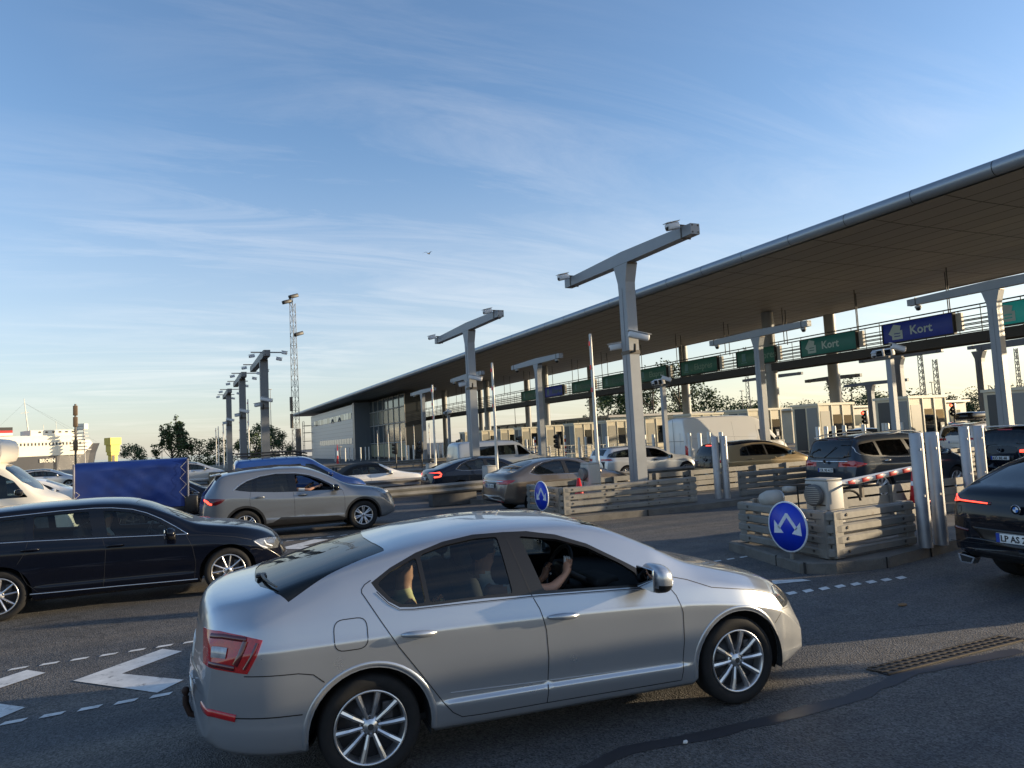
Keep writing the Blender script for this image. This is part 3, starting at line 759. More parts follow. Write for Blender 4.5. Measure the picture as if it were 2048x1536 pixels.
PAS = dict(dlomat=carblack, x0=-1.11, x1=3.66, W=.916, wb=2.79, r=.327, ra=.385, tw=.22, paint=navy, n=110, vs=1.2,
    top=[(-1.11, .50), (-1.09, .75), (-1.05, 1.0), (-.95, 1.18), (-.78, 1.34), (-.6, 1.41), (-.2, 1.44), (.4, 1.468), (1.0, 1.474), (1.4, 1.452), (1.7, 1.385), (2.05, 1.225), (2.4, 1.05), (2.6, 1.01), (2.95, .96), (3.3, .87), (3.48, .78), (3.58, .68), (3.64, .57), (3.66, .48)],
    belt=[(-1.11, .98), (-.5, 1.03), (0, 1.02), (.38, 1.008), (1.2, .97), (1.92, .93), (2.26, .90), (2.7, .86), (3.1, .79), (3.4, .70), (3.66, .45)],
    bot=[(-1.11, .34), (-.9, .26), (-.45, .21), (.5, .19), (2.3, .18), (3.3, .17), (3.66, .21)], creasez=.80, ledge=.010,
    r0=.5, r1=.9, e0=.84, e1=.74, bul0=.12, bul1=.2,
    dlo=[(-.80, 1.06), (-.72, 1.18), (-.5, 1.265), (0, 1.325), (.34, 1.338), (.66, 1.351), (1.08, 1.351), (1.29, 1.338), (1.545, 1.297), (1.73, 1.232), (1.915, 1.135), (2.10, 1.012), (2.24, .908), (1.92, .927), (1.19, .965), (.38, 1.004), (-.1, 1.02), (-.6, 1.03)],
    windows=[([(-.70, 1.06), (-.62, 1.17), (-.4, 1.24), (0, 1.292), (.285, 1.305), (.30, 1.025), (-.1, 1.042)], privglass),
             ([(.39, 1.022), (.375, 1.308), (.66, 1.322), (1.01, 1.323), (1.075, .995)], clearglass),
             ([(1.255, .985), (1.19, 1.318), (1.29, 1.308), (1.53, 1.268), (1.71, 1.205), (1.89, 1.11), (2.02, 1.0), (2.05, .945)], clearglass)],
    screens=[('windscreen', [(2.36, 0), (2.31, .3), (2.20, .58), (2.10, .64), (1.58, .56), (1.60, .3), (1.62, 0)], screenglass),
             ('rear_window', [(-1.03, 0), (-1.0, .5), (-.75, .52), (-.76, 0)], privglass)],
    topmats=[([(2.52, 0), (2.46, .35), (2.30, .66), (2.16, .68), (2.20, .58), (2.31, .3), (2.36, 0)], black)],
    seams=[[(1.19, .96), (1.235, .80), (1.22, .5), (1.20, .29)], [(2.235, .90), (2.32, .72), (2.36, .5), (2.34, .27), (1.2, .30), (.45, .33), (.33, .45), (.25, .62)], [(.33, 1.0), (.30, .85), (.22, .72)],
           [(3.10, .60), (3.18, .60), (3.28, .565)], [(2.24, .89), (2.5, .87), (2.9, .80), (3.12, .735)]],
    doors=[[(.35, 1.0), (1.19, .965), (1.235, .80), (1.22, .5), (1.20, .30), (.45, .33), (.34, .45), (.25, .62), (.22, .72), (.30, .85)], [(1.20, .962), (2.23, .905), (2.32, .72), (2.36, .5), (2.34, .27), (1.21, .30), (1.23, .5), (1.245, .80)]],
    chromes=[([(-.84, 1.05), (-.74, 1.19), (-.5, 1.278), (0, 1.335), (.34, 1.348), (.66, 1.361), (1.08, 1.362), (1.29, 1.349), (1.545, 1.308), (1.73, 1.243), (1.915, 1.146), (2.10, 1.023), (2.26, .905), (1.92, .922), (1.19, .960), (.38, .999), (-.1, 1.015), (-.7, 1.03)], .012), ([(.36, .312), (1.4, .288), (2.38, .258)], .014)],
    handles=[(.36, .885), (1.35, .84)], hmat=navy, mir=(2.02, .92, .95), mirmat=navy, rim='thin10', rr=.232, wseg=56, inset=.03,
    lamps=[('headlamp', [(3.142, .712), (3.236, .728), (3.38, .725), (3.50, .700), (3.54, .62), (3.50, .555), (3.30, .572)], lamphead)],
    cab=dict(x0=-.9, x1=2.3, xd=1.95, W=.85, zf=.28, zb=.93), seamsides=(-1,))
KUG = dict(dlomat=carblack, x0=-.98, x1=3.63, W=.94, wb=2.71, r=.35, ra=.405, tw=.225, paint=steelgrey, n=100, vs=1.15, clad=.05,
    top=[(-.98, .55), (-.965, .80), (-.94, 1.02), (-.86, 1.14), (-.74, 1.30), (-.62, 1.46), (-.52, 1.535), (-.2, 1.585), (.3, 1.635), (.8, 1.655), (1.2, 1.64), (1.55, 1.565), (1.95, 1.385), (2.35, 1.16), (2.55, 1.10), (2.9, 1.05), (3.2, .985), (3.42, .90), (3.55, .78), (3.61, .65), (3.63, .52)],
    belt=[(-.98, 1.0), (-.4, 1.16), (-.07, 1.145), (.3, 1.10), (.68, 1.06), (1.17, 1.04), (1.67, 1.03), (2.2, 1.005), (2.6, .98), (3.0, .93), (3.3, .85), (3.63, .5)],
    bot=[(-.98, .42), (-.8, .34), (-.4, .28), (.5, .25), (2.3, .24), (3.3, .25), (3.63, .34)], r0=.55, r1=.85, e0=.84, e1=.74, bul0=.12, bul1=.2, tum=.30,
    dlo=[(-.22, 1.175), (-.10, 1.27), (.05, 1.355), (.345, 1.44), (.70, 1.482), (1.146, 1.462), (1.443, 1.405), (1.693, 1.305), (1.944, 1.165), (2.22, 1.005), (1.67, 1.028), (1.17, 1.035), (.68, 1.06), (.1, 1.112), (-.07, 1.14)],
    windows=[([(-.16, 1.18), (.03, 1.315), (.20, 1.375), (.16, 1.125), (-.05, 1.155)], privglass),
             ([(.245, 1.115), (.285, 1.395), (.60, 1.445), (.95, 1.450), (.985, 1.055), (.68, 1.078)], privglass),
             ([(1.16, 1.05), (1.125, 1.432), (1.30, 1.405), (1.443, 1.372), (1.682, 1.272), (1.92, 1.135), (2.0, 1.03)], winglass, (1,)),
             ([(1.16, 1.05), (1.125, 1.432), (1.30, 1.405), (1.443, 1.372), (1.682, 1.272), (1.92, 1.135), (2.0, 1.03)], glass('open_window', (.97, .97, .97), .05), (-1,))],
    screens=[('windscreen', [(2.34, 0), (2.28, .3), (2.14, .60), (2.02, .66), (1.52, .56), (1.55, .3), (1.57, 0)], screenglass),
             ('rear_window', [(-.92, 0), (-.86, .62), (-.80, .66), (-.62, .58), (-.64, 0)], privglass)],
    sidemats=[([(.36, .22), (.42, .35), (.60, .37), (.78, .475), (1.4, .44), (2.09, .40), (2.3, .33), (2.35, .2)], black)],
    seams=[[(1.07, 1.03), (1.09, .8), (1.09, .46)], [(.13, 1.11), (.10, .95), (.11, .78)], [(2.22, 1.0), (2.26, .8), (2.26, .42)]],
    doors=[[(.14, 1.105), (1.065, 1.04), (1.085, .8), (1.085, .46), (.78, .478), (.60, .372), (.42, .38), (.40, .60), (.25, .75), (.11, .78), (.10, .95)], [(1.08, 1.04), (2.21, 1.004), (2.26, .8), (2.26, .41), (1.4, .445), (1.1, .465), (1.1, .8)]],
    chromes=[([(-.26, 1.165), (-.13, 1.275), (.04, 1.372), (.345, 1.457), (.70, 1.499), (1.146, 1.479), (1.443, 1.422), (1.693, 1.322), (1.944, 1.182), (2.25, 1.0)], .014)],
    handles=[(.32, .965), (1.28, .95)], mir=(2.02, .96, 1.08), mirmat=carblack, rim='seven', rr=.225, wseg=48, inset=.03,
    lamps=[('headlamp', [(2.95, .985), (3.25, .955), (3.44, .905), (3.52, .82), (3.40, .80), (3.21, .83)], lamphead),
           ('tail_lamp', [(-.93, 1.02), (-.75, 1.02), (-.416, .985), (-.50, .91), (-.621, .86), (-.80, .875), (-.93, .90)], lampdarkred)],
    cab=dict(x0=-.8, x1=2.2, xd=1.9, W=.86, zf=.40, zb=1.05), lhd=True, htilt=0)
COR = dict(x0=-1.0, x1=3.62, W=.888, wb=2.70, r=.315, ra=.37, tw=.2, paint=bronze, n=80, vs=.9,
    top=[(-1.0, .5), (-.985, .72), (-.95, .95), (-.88, 1.05), (-.72, 1.095), (-.5, 1.15), (-.1, 1.30), (.3, 1.405), (.7, 1.45), (1.1, 1.455), (1.5, 1.41), (1.9, 1.26), (2.4, 1.03), (2.8, .95), (3.2, .85), (3.45, .70), (3.58, .56), (3.62, .45)],
    belt=[(-1.0, .92), (-.7, .985), (0, .99), (1.0, .97), (2.2, .93), (2.8, .85), (3.3, .70), (3.62, .42)],
    bot=[(-1.0, .34), (-.8, .27), (-.4, .21), (.5, .18), (3.3, .17), (3.62, .22)], r0=.5, r1=.9, e0=.82, e1=.7, bul0=.16, bul1=.22,
    dlo=[(-.12, 1.06), (.08, 1.215), (.35, 1.315), (.72, 1.365), (1.2, 1.35), (1.45, 1.30), (1.765, 1.17), (2.139, .955), (1.1, .975), (.1, 1.0)],
    windows=[([(-.03, 1.07), (.10, 1.19), (.35, 1.285), (.72, 1.335), (.93, 1.335), (.97, .995), (.1, 1.02)], privglass),
             ([(1.10, .99), (1.06, 1.325), (1.2, 1.315), (1.45, 1.265), (1.75, 1.14), (1.98, .975)], winglass)],
    screens=[('rear_window', [(-.56, 0), (-.50, .40), (-.42, .54), (.05, .54), (.17, .40), (.18, 0)], privglass),
             ('windscreen', [(2.33, 0), (2.15, .6), (1.65, .54), (1.62, 0)], screenglass)],
    lamps=[('tail_lamp', [(-.93, .915), (-.80, .918), (-.62, .90), (-.72, .835), (-.84, .80), (-.94, .80)], lampred)],
    chromes=[([(-.15, 1.05), (.1, .99), (1.1, .965), (2.12, .945)], .01), ([(-.14, 1.065), (.08, 1.225), (.35, 1.325), (.72, 1.375)], .008)],
    seams=[[(1.02, .96), (1.06, .7), (1.04, .3)]], rim='five', rr=.2, cab=dict(x0=-.2, x1=2.1, xd=1.8, W=.83, zf=.28, zb=.92), mir=(1.95, .88, .99))
SED = dict(COR, x0=-1.08, x1=3.75, wb=2.85, W=.91, paint=darkblue,
    top=[(-1.08, .5), (-1.06, .75), (-1.03, .96), (-.95, 1.05), (-.6, 1.14), (0, 1.33), (.4, 1.415), (.9, 1.455), (1.3, 1.44), (1.7, 1.35), (2.1, 1.18), (2.45, 1.03), (2.9, .96), (3.3, .86), (3.6, .70), (3.72, .56), (3.75, .45)],
    belt=[(-1.08, .92), (-.7, 1.0), (0, 1.0), (1.0, .98), (2.3, .94), (2.9, .86), (3.4, .72), (3.75, .42)],
    bot=[(-1.08, .34), (-.8, .26), (-.4, .2), (.5, .18), (3.4, .17), (3.75, .22)],
    screens=[('rear_window', [(-.75, 0), (-.68, .40), (-.55, .56), (.1, .56), (.24, .40), (.25, 0)], privglass), ('windscreen', [(2.38, 0), (2.2, .6), (1.72, .54), (1.68, 0)], screenglass)],
    lamps=[('tail_lamp', [(-1.0, .97), (-.80, .96), (-.70, .92), (-.76, .86), (-.92, .85), (-.92, .80), (-.76, .81), (-.70, .84), (-.66, .92), (-.72, 1.0)], lampglow)])
OPE = dict(x0=-.93, x1=3.70, W=.94, wb=2.76, r=.335, ra=.39, tw=.225, paint=anthra, n=90, vs=1.05,
    top=[(-.93, .55), (-.92, .80), (-.89, 1.02), (-.83, 1.20), (-.74, 1.42), (-.66, 1.56), (-.55, 1.61), (0, 1.655), (.7, 1.685), (1.3, 1.68), (1.8, 1.60), (2.2, 1.42), (2.7, 1.15), (2.95, 1.06), (3.2, .99), (3.45, .86), (3.6, .70), (3.68, .55), (3.70, .45)],
    belt=[(-.93, 1.0), (-.7, 1.08), (-.2, 1.07), (.6, 1.04), (1.2, 1.03), (2.2, 1.02), (2.8, .98), (3.2, .88), (3.5, .70), (3.70, .42)],
    bot=[(-.93, .35), (-.8, .29), (-.4, .23), (.5, .2), (3.4, .19), (3.70, .25)], r0=.5, r1=1.1, e0=.86, e1=.7, bul0=.12, bul1=.28, tum=.26,
    dlo=[(-.66, 1.22), (-.66, 1.40), (-.58, 1.47), (-.3, 1.51), (.2, 1.53), (.87, 1.53), (1.33, 1.50), (1.88, 1.37), (2.3, 1.19), (2.5, 1.05), (1.7, 1.04), (.6, 1.06), (-.2, 1.10), (-.55, 1.15)],
    windows=[([(-.59, 1.25), (-.60, 1.38), (-.52, 1.43), (-.05, 1.475), (.02, 1.12), (-.2, 1.13), (-.48, 1.18)], winglass),
             ([(.10, 1.115), (.04, 1.485), (.5, 1.495), (.95, 1.49), (1.08, 1.075), (.6, 1.085)], winglass),
             ([(1.20, 1.07), (1.08, 1.485), (1.33, 1.465), (1.80, 1.355), (2.08, 1.23), (2.15, 1.06)], winglass)],
    screens=[('windscreen', [(2.72, 0), (2.62, .35), (2.40, .66), (1.95, .60), (1.80, .3), (1.78, 0)], screenglass)],
    lamps=[('tail_lamp', [(-.90, 1.0), (-.80, 1.01), (-.60, .96), (-.50, .93), (-.62, .89), (-.75, .86), (-.90, .87)], lampred),
           ('headlamp', [(3.05, .90), (3.25, .90), (3.48, .80), (3.52, .68), (3.3, .70), (3.12, .78)], lamphead)],
    chromes=[([(-.70, 1.40), (-.70, 1.24), (-.62, 1.17), (-.2, 1.09), (.6, 1.05), (1.7, 1.03), (2.5, 1.04)], .014)],
    seams=[[(.0, 1.08), (-.02, .9), (-.18, .82)], [(1.13, 1.03), (1.18, .7), (1.16, .32), (.5, .34), (.38, .5)], [(2.5, 1.0), (2.42, .7), (2.36, .32)], rounded([(-.42, .98), (-.24, .98), (-.24, .80), (-.42, .80)], .05)],
    handles=[(.22, .97), (1.32, .95)], hmat=chrome, mir=(2.2, .96, 1.10), rim='seven', rr=.225, cab=dict(x0=-.5, x1=2.6, xd=2.15, W=.86, zf=.35, zb=1.05))
BIM = dict(x0=-1.10, x1=3.84, W=1.0, wb=2.975, r=.37, ra=.43, tw=.29, paint=carblack, n=110, vs=1.2, clad=.03,
    top=[(-1.10, .60), (-1.095, .85), (-1.075, 1.02), (-1.02, 1.13), (-.93, 1.185), (-.80, 1.225), (-.4, 1.37), (0, 1.505), (.5, 1.62), (1.0, 1.68), (1.4, 1.69), (1.8, 1.64), (2.3, 1.44), (2.8, 1.2), (3.2, 1.1), (3.6, .92), (3.8, .7), (3.84, .5)],
    belt=[(-1.10, 1.05), (-.8, 1.10), (0, 1.12), (1.0, 1.11), (2.3, 1.08), (3.0, 1.0), (3.5, .85), (3.84, .5)],
    bot=[(-1.10, .42), (-.95, .34), (-.5, .28), (.5, .24), (3.5, .22), (3.84, .3)], r0=.55, r1=.9, e0=.88, e1=.75, bul0=.16, bul1=.2, tum=.38, crease=.02,
    screens=[('rear_window', [(-.90, 0), (-.86, .45), (-.74, .72), (-.30, .64), (-.02, .56), (.05, .35), (.06, 0)], privglass)],
    dlo=[(-.25, 1.21), (.1, 1.36), (.5, 1.48), (1.0, 1.54), (1.5, 1.53), (2.0, 1.38), (2.5, 1.10), (1.0, 1.13), (.0, 1.15)],
    windows=[([(-.1, 1.22), (.1, 1.32), (.5, 1.44), (.95, 1.495), (1.0, 1.15), (.0, 1.17)], privglass), ([(1.12, 1.15), (1.1, 1.495), (1.5, 1.485), (1.95, 1.35), (2.25, 1.12)], winglass)],
    rim='five', rr=.26, cab=dict(x0=-.6, x1=2.5, xd=2.1, W=.9, zf=.4, zb=1.08), mir=(2.2, 1.0, 1.15))
TIG = dict(x0=-.95, x1=3.55, W=.92, wb=2.68, r=.35, ra=.405, tw=.235, paint=carblack, n=70, vs=.9, clad=.04,
    top=[(-.95, .60), (-.94, .85), (-.92, 1.05), (-.86, 1.25), (-.78, 1.45), (-.72, 1.58), (-.60, 1.62), (0, 1.655), (.8, 1.675), (1.3, 1.65), (1.7, 1.55), (2.2, 1.25), (2.5, 1.12), (3.0, 1.02), (3.3, .93), (3.45, .8), (3.53, .62), (3.55, .5)],
    belt=[(-.95, 1.05), (0, 1.10), (2.2, 1.04), (2.9, .94), (3.3, .78), (3.55, .5)],
    bot=[(-.95, .42), (-.8, .33), (-.4, .27), (3.2, .24), (3.55, .32)], r0=.4, r1=.8, e0=.88, e1=.75, bul0=.10, bul1=.2, tum=.28,
    screens=[('rear_window', [(-.885, 0), (-.87, .60), (-.84, .66), (-.73, .58), (-.74, 0)], privglass), ('windscreen', [(2.25, 0), (2.08, .62), (1.66, .56), (1.62, 0)], screenglass)],
    dlo=[(-.68, 1.16), (-.60, 1.40), (-.4, 1.46), (.3, 1.51), (1.1, 1.50), (1.6, 1.38), (2.15, 1.06), (1.0, 1.09), (0, 1.12)],
    windows=[([(-.58, 1.19), (-.52, 1.36), (-.4, 1.41), (-.05, 1.44), (-.05, 1.16)], privglass), ([(.05, 1.155), (.03, 1.45), (.3, 1.47), (.85, 1.47), (.92, 1.12)], privglass), ([(1.05, 1.115), (1.02, 1.465), (1.5, 1.375), (1.95, 1.10)], winglass)],
    rim='five', rr=.23, cab=dict(x0=-.6, x1=2.2, xd=1.9, W=.85, zf=.4, zb=1.05), mir=(2.0, .93, 1.12))
WSU = dict(TIG, paint=white, W=.96, lamps=[('tail_lamp', [(-.93, 1.03), (-.80, 1.04), (-.62, 1.0), (-.72, .94), (-.92, .93)], lampred)])
ID3 = dict(sidemats=[([(-.40, 1.40), (.3, 1.435), (.8, 1.47), (1.3, 1.46), (1.6, 1.41), (1.62, 1.60), (-.5, 1.60)], carblack)], x0=-.71, x1=3.55, W=.905, wb=2.77, r=.345, ra=.40, tw=.215, paint=gold, n=76, vs=.95,
    top=[(-.71, .58), (-.70, .82), (-.68, 1.0), (-.62, 1.18), (-.52, 1.36), (-.42, 1.47), (-.2, 1.515), (.4, 1.555), (1.0, 1.57), (1.5, 1.53), (2.0, 1.37), (2.5, 1.13), (2.8, 1.02), (3.1, .93), (3.35, .80), (3.5, .62), (3.55, .5)],
    belt=[(-.71, 1.0), (0, 1.03), (1.0, 1.01), (2.4, .97), (3.0, .86), (3.35, .70), (3.55, .45)],
    bot=[(-.71, .36), (-.5, .27), (.5, .2), (3.2, .2), (3.55, .28)], r0=.4, r1=.9, e0=.86, e1=.72, bul0=.10, bul1=.22, tum=.30,
    screens=[('windscreen', [(2.6, 0), (2.35, .62), (1.72, .56), (1.66, 0)], screenglass)],
    topmats=[([(-.48, 0), (-.46, .50), (-.30, .60), (1.55, .60), (1.62, .3), (1.64, 0)], carblack)],
    dlo=[(.10, 1.06), (.16, 1.26), (.30, 1.35), (.7, 1.415), (1.2, 1.42), (1.6, 1.36), (2.0, 1.22), (2.42, 1.0), (1.0, 1.03), (.2, 1.045)],
    windows=[([(.17, 1.07), (.22, 1.25), (.42, 1.345), (.45, 1.065)], winglass), ([(.50, 1.065), (.47, 1.36), (.7, 1.388), (1.13, 1.39), (1.17, 1.045)], winglass), ([(1.24, 1.045), (1.2, 1.39), (1.6, 1.33), (1.97, 1.195), (2.2, 1.02)], winglass)],
    handles=[(.45, .93), (1.42, .92)], rim='five', rr=.235, cab=dict(x0=-.3, x1=2.3, xd=1.95, W=.83, zf=.35, zb=1.0), mir=(2.05, .91, 1.08))
BMW = dict(PAS, x0=-.95, x1=3.80, paint=whitegrey, n=76, vs=.9,
    lamps=[('tail_lamp', [(-.93, 1.0), (-.70, .99), (-.62, .93), (-.92, .90)], lampred)], W=.93, wb=2.86, chromes=[([(-.78, 1.05), (-.5, 1.278), (0, 1.335), (.66, 1.361), (1.29, 1.349)], .010)], seams=[])
BMW['top'] = [(-.95, .50), (-.94, .80), (-.90, 1.05), (-.80, 1.25), (-.66, 1.40), (-.5, 1.44), (.2, 1.475), (1.0, 1.48), (1.4, 1.455), (1.7, 1.385), (2.05, 1.225), (2.4, 1.06), (2.95, .98), (3.4, .85), (3.7, .68), (3.80, .48)]
BMW['screens'] = [PAS['screens'][0], ('rear_window', [(-.87, 0), (-.84, .5), (-.66, .52), (-.68, 0)], privglass)]
CAB = dict(COR, paint=white, top=[(-1.0, .5), (-.98, .75), (-.95, .90), (-.85, .965), (-.5, .99), (-.1, 1.0), (.1, 1.13), (.35, 1.29), (.7, 1.37), (1.1, 1.385), (1.4, 1.35), (1.8, 1.18), (2.2, 1.01), (2.6, .93), (3.1, .85), (3.4, .72), (3.58, .56), (3.62, .45)],
    belt=[(-1.0, .86), (0, .93), (1.0, .93), (2.0, .92), (2.8, .84), (3.3, .70), (3.62, .42)],
    screens=[('windscreen', [(2.1, 0), (1.95, .6), (1.45, .52), (1.42, 0)], screenglass)], topmats=[([(-.12, 0), (-.10, .75), (.1, .72), (1.35, .58), (1.40, 0)], cloth_black)],
    dlo=[(-.12, .945), (-.04, 1.05), (.3, 1.29), (.7, 1.42), (1.15, 1.43), (1.40, 1.38), (1.46, 1.235), (1.95, .945)], dlomat=cloth_black,
    windows=[([(.35, .96), (.42, 1.17), (.72, 1.22), (.95, 1.23), (.97, .95)], winglass), ([(1.03, .95), (1.0, 1.235), (1.22, 1.23), (1.48, 1.16), (1.78, .95)], winglass)],
    lamps=[], chromes=[], mir=(1.78, .89, .97))
CAD = dict(x0=-.88, x1=3.52, W=.90, wb=2.68, r=.32, ra=.375, tw=.2, paint=vanblue, n=64, vs=.9,
    top=[(-.88, .6), (-.875, 1.0), (-.86, 1.4), (-.83, 1.65), (-.76, 1.76), (-.6, 1.79), (.5, 1.82), (1.2, 1.81), (1.55, 1.74), (1.9, 1.52), (2.4, 1.2), (2.6, 1.1), (3.0, 1.0), (3.3, .88), (3.45, .7), (3.52, .5)],
    belt=[(-.88, 1.1), (2.2, 1.08), (2.9, .95), (3.3, .75), (3.52, .45)], bot=[(-.88, .35), (0, .24), (3.2, .2), (3.52, .28)],
    r0=.2, r1=.8, e0=.92, e1=.74, bul0=.04, bul1=.2, tum=.16, c0=.06,
    windows=[([(.62, 1.18), (.60, 1.55), (1.22, 1.56), (1.26, 1.17)], privglass), ([(1.38, 1.16), (1.36, 1.55), (1.6, 1.52), (1.85, 1.38), (2.2, 1.15)], winglass)],
    screens=[('windscreen', [(2.42, 0), (2.2, .62), (1.72, .60), (1.62, 0)], screenglass)], rim='five', rr=.2, cab=dict(x0=-.6, x1=2.2, xd=1.95, W=.8, zf=.35, zb=1.05), mir=(2.1, .92, 1.18))
TRA = dict(CAD, x0=-1.05, x1=4.25, W=.97, wb=3.25, paint=vansilver, r=.34, ra=.39,
    top=[(-1.05, .6), (-1.045, 1.0), (-1.03, 1.5), (-.98, 1.85), (-.90, 1.94), (-.6, 1.97), (1.0, 1.98), (2.0, 1.95), (2.4, 1.84), (2.8, 1.5), (3.2, 1.2), (3.6, 1.08), (4.0, .92), (4.2, .7), (4.25, .5)],
    belt=[(-1.05, 1.1), (3.0, 1.08), (3.6, .98), (4.0, .75), (4.25, .45)], bot=[(-1.05, .4), (0, .3), (3.9, .25), (4.25, .33)],
    windows=[([(.0, 1.22), (.0, 1.68), (1.0, 1.70), (1.0, 1.22)], privglass), ([(1.15, 1.22), (1.15, 1.70), (2.1, 1.70), (2.1, 1.22)], privglass), ([(2.25, 1.18), (2.22, 1.68), (2.4, 1.65), (2.65, 1.45), (2.95, 1.18)], winglass)],
    screens=[('windscreen', [(3.15, 0), (2.95, .66), (2.5, .64), (2.45, 0)], screenglass)], cab=dict(x0=-.6, x1=3.0, xd=2.75, W=.85, zf=.4, zb=1.1), mir=(2.95, 1.0, 1.25))
SPR = dict(CAD, x0=-1.30, x1=5.2, W=1.0, wb=3.95, paint=white, r=.35, ra=.41,
    top=[(-1.30, .6), (-1.295, 1.2), (-1.285, 2.0), (-1.25, 2.45), (-1.18, 2.58), (-.8, 2.62), (1.5, 2.63), (2.6, 2.6), (3.2, 2.48), (3.6, 2.2), (4.0, 1.8), (4.35, 1.35), (4.7, 1.2), (5.0, 1.0), (5.15, .75), (5.2, .5)],
    belt=[(-1.30, 1.2), (4.2, 1.15), (4.7, 1.02), (5.0, .8), (5.2, .45)], bot=[(-1.30, .45), (0, .35), (4.9, .28), (5.2, .35)],
    windows=[([(3.15, 1.25), (3.12, 1.85), (3.5, 1.82), (3.8, 1.6), (4.1, 1.25)], winglass)],
    screens=[('windscreen', [(4.3, 0), (4.1, .70), (3.62, .68), (3.55, 0)], screenglass)], cab=dict(x0=2.6, x1=4.1, xd=3.9, W=.85, zf=.5, zb=1.15), mir=(4.0, 1.05, 1.35), mirmat=black, rear=False,
    seams=[[(3.0, 2.1), (3.02, 1.2), (3.05, .42)], [(1.6, 2.3), (1.6, .4)], [(-.9, 1.55), (1.5, 1.55), (2.9, 1.5)]])

def octavia():
    root, sh, body = make_car('silver_car', 'silver liftback saloon filling the foreground, driver window open and tow ball at its tail', 'car', (1.12, 5.33, 0), -.100, OCT)
    # tail lamp: deep red shell, brighter C-shaped light band, clear reversing lens
    T = [(-.93, .985), (-.85, .985), (-.73, .963), (-.612, .929), (-.649, .84), (-.700, .748), (-.80, .765), (-.93, .79)]
    b = MB()
    ribbon(b, sh, [(-.705, .93), (-.735, .86), (-.765, .80)], .034, .010, thick=.004); ribbon(b, sh, [(-.64, .915), (-.675, .84), (-.715, .775)], .022, .010, thick=.004)
    ribbon(b, sh, [(-.90, .957), (-.83, .957), (-.70, .938)], .03, .010, thick=.004); ribbon(b, sh, [(-.91, .805), (-.86, .80), (-.77, .782)], .03, .010, thick=.004)
    for o in root.children:
        if o.name.startswith('tail_lamp'): tl = o; break
    b.build('light_band', lampdarkred, root)
    cl = MB(); ribbon(cl, sh, [(-.895, .872), (-.86, .872), (-.81, .866)], .062, .012, thick=.004); cl.build('reversing_lens', lampclear, root)
    rf = MB(); ribbon(rf, sh, [(-.97, .535), (-.90, .525), (-.77, .497)], .045, .006, thick=.006); rf.build('reflector', lampred, root)
    # bumper upper shelf line, wiper, washer
    w = MB(); P = []
    for x, y in ((-.605, -.26), (-.590, -.40), (-.560, -.55), (-.520, -.68)):
        p, n = surf(sh, x, abs(y), 'top', -1, .018); P.append(p)
    w.tube(P, [.013, .011, .009, .006], 6); p, n = surf(sh, -.615, .20, 'top', -1, .010); w.bbox(p, (.07, .09, .025), .010); w.build('rear_wiper', black, root)
    t = MB(); t.tube([(-.85, 0, .30), (-1.02, 0, .27), (-1.09, 0, .30), (-1.115, 0, .37), (-1.115, 0, .42)], .021, 10); t.lathe([(0, .50), (.015, .498), (.026, .483), (.026, .468), (.016, .45), (.012, .44), (.016, .40)], 12, 'Z', (-1.115, 0, -.02))
    t.build('tow_ball', mat('rusty_steel', (.05, .03, .025), .7, .4, noise=.4), root)
    patch(sh, [(-.26, .74), (-.26, .85), (.26, .85), (.26, .74)], 180, 'number_plate', platew, root, .006)
    # glazing trims and sunroof, mirror inside, grab handles
    im = MB(); im.bbox((1.56, 0, 1.24), (.03, .24, .07), .014); im.tube([(1.60, 0, 1.25), (1.68, 0, 1.34)], .012, 6); im.build('interior_mirror', trimblack, root)
    vs_ = MB(); vs_.bbox((1.60, .36, 1.325), (.14, .34, .02), .008, Matrix.Rotation(R(24), 3, 'Y')); vs_.build('sun_visor', mat('visor_cloth', (.45, .42, .38), .9), root)
    nv = MB(); nv.bbox((1.70, .02, .90), (.02, .16, .10), .008, Matrix.Rotation(R(-15), 3, 'Y')); nv.build('dash_screen', trimblack, root)
    # the fuel flap and lower bumper lip
    l = MB(); ribbon(l, sh, [(-.80, .50), (-.40, .478)], .007, .0015); l.build('bumper_crease', trimblack, root)
    for sg in (1, -1): sl = MB(); ribbon(sl, sh, [(.40, .225), (1.2, .205), (2.3, .20)], .035, .004, 'side', sg, thick=.01); sl.build('sill_trim', silver, root)
    for x0_ in (0, 2.69):
        for sg in (1, -1):
            al = MB(); ribbon(al, sh, [(x0_+.395*math.cos(a), .316+.395*math.sin(a)) for a in [R(-8)+k*R(196)/26 for k in range(27)]], .036, .001, 'side', sg, thick=.012); al.build('arch_lip', silver, root)
    # grille and front bumper openings
    patch(sh, [(-.42, .60), (-.36, .72), (.36, .72), (.42, .60)], 0, 'grille', black, root, .003)
    patch(sh, [(-.55, .24), (-.50, .38), (.50, .38), (.55, .24)], 0, 'lower_grille', black, root, .003)
    # dark strip and deflector ahead of the front wheel, hub badges
    wp = MB(); 
    for y0 in (-.15, .45): wp.tube([Vector((2.36, y0+.1, 1.075)), Vector((2.20, y0-.30, 1.145))], .01, 6)
    wp.build('windscreen_wiper', black, root)
    return root
OCT['lamps'] = [('tail_lamp', [(-.95, .985), (-.85, .985), (-.73, .963), (-.612, .929), (-.649, .84), (-.700, .748), (-.80, .765), (-.95, .79)], lampred),
                ('headlamp', [(3.10, .735), (3.16, .772), (3.30, .762), (3.42, .72), (3.46, .66), (3.40, .625), (3.20, .620)], lamphead)]
OCT['bul0'] = .20; OCT['x0'] = -1.055
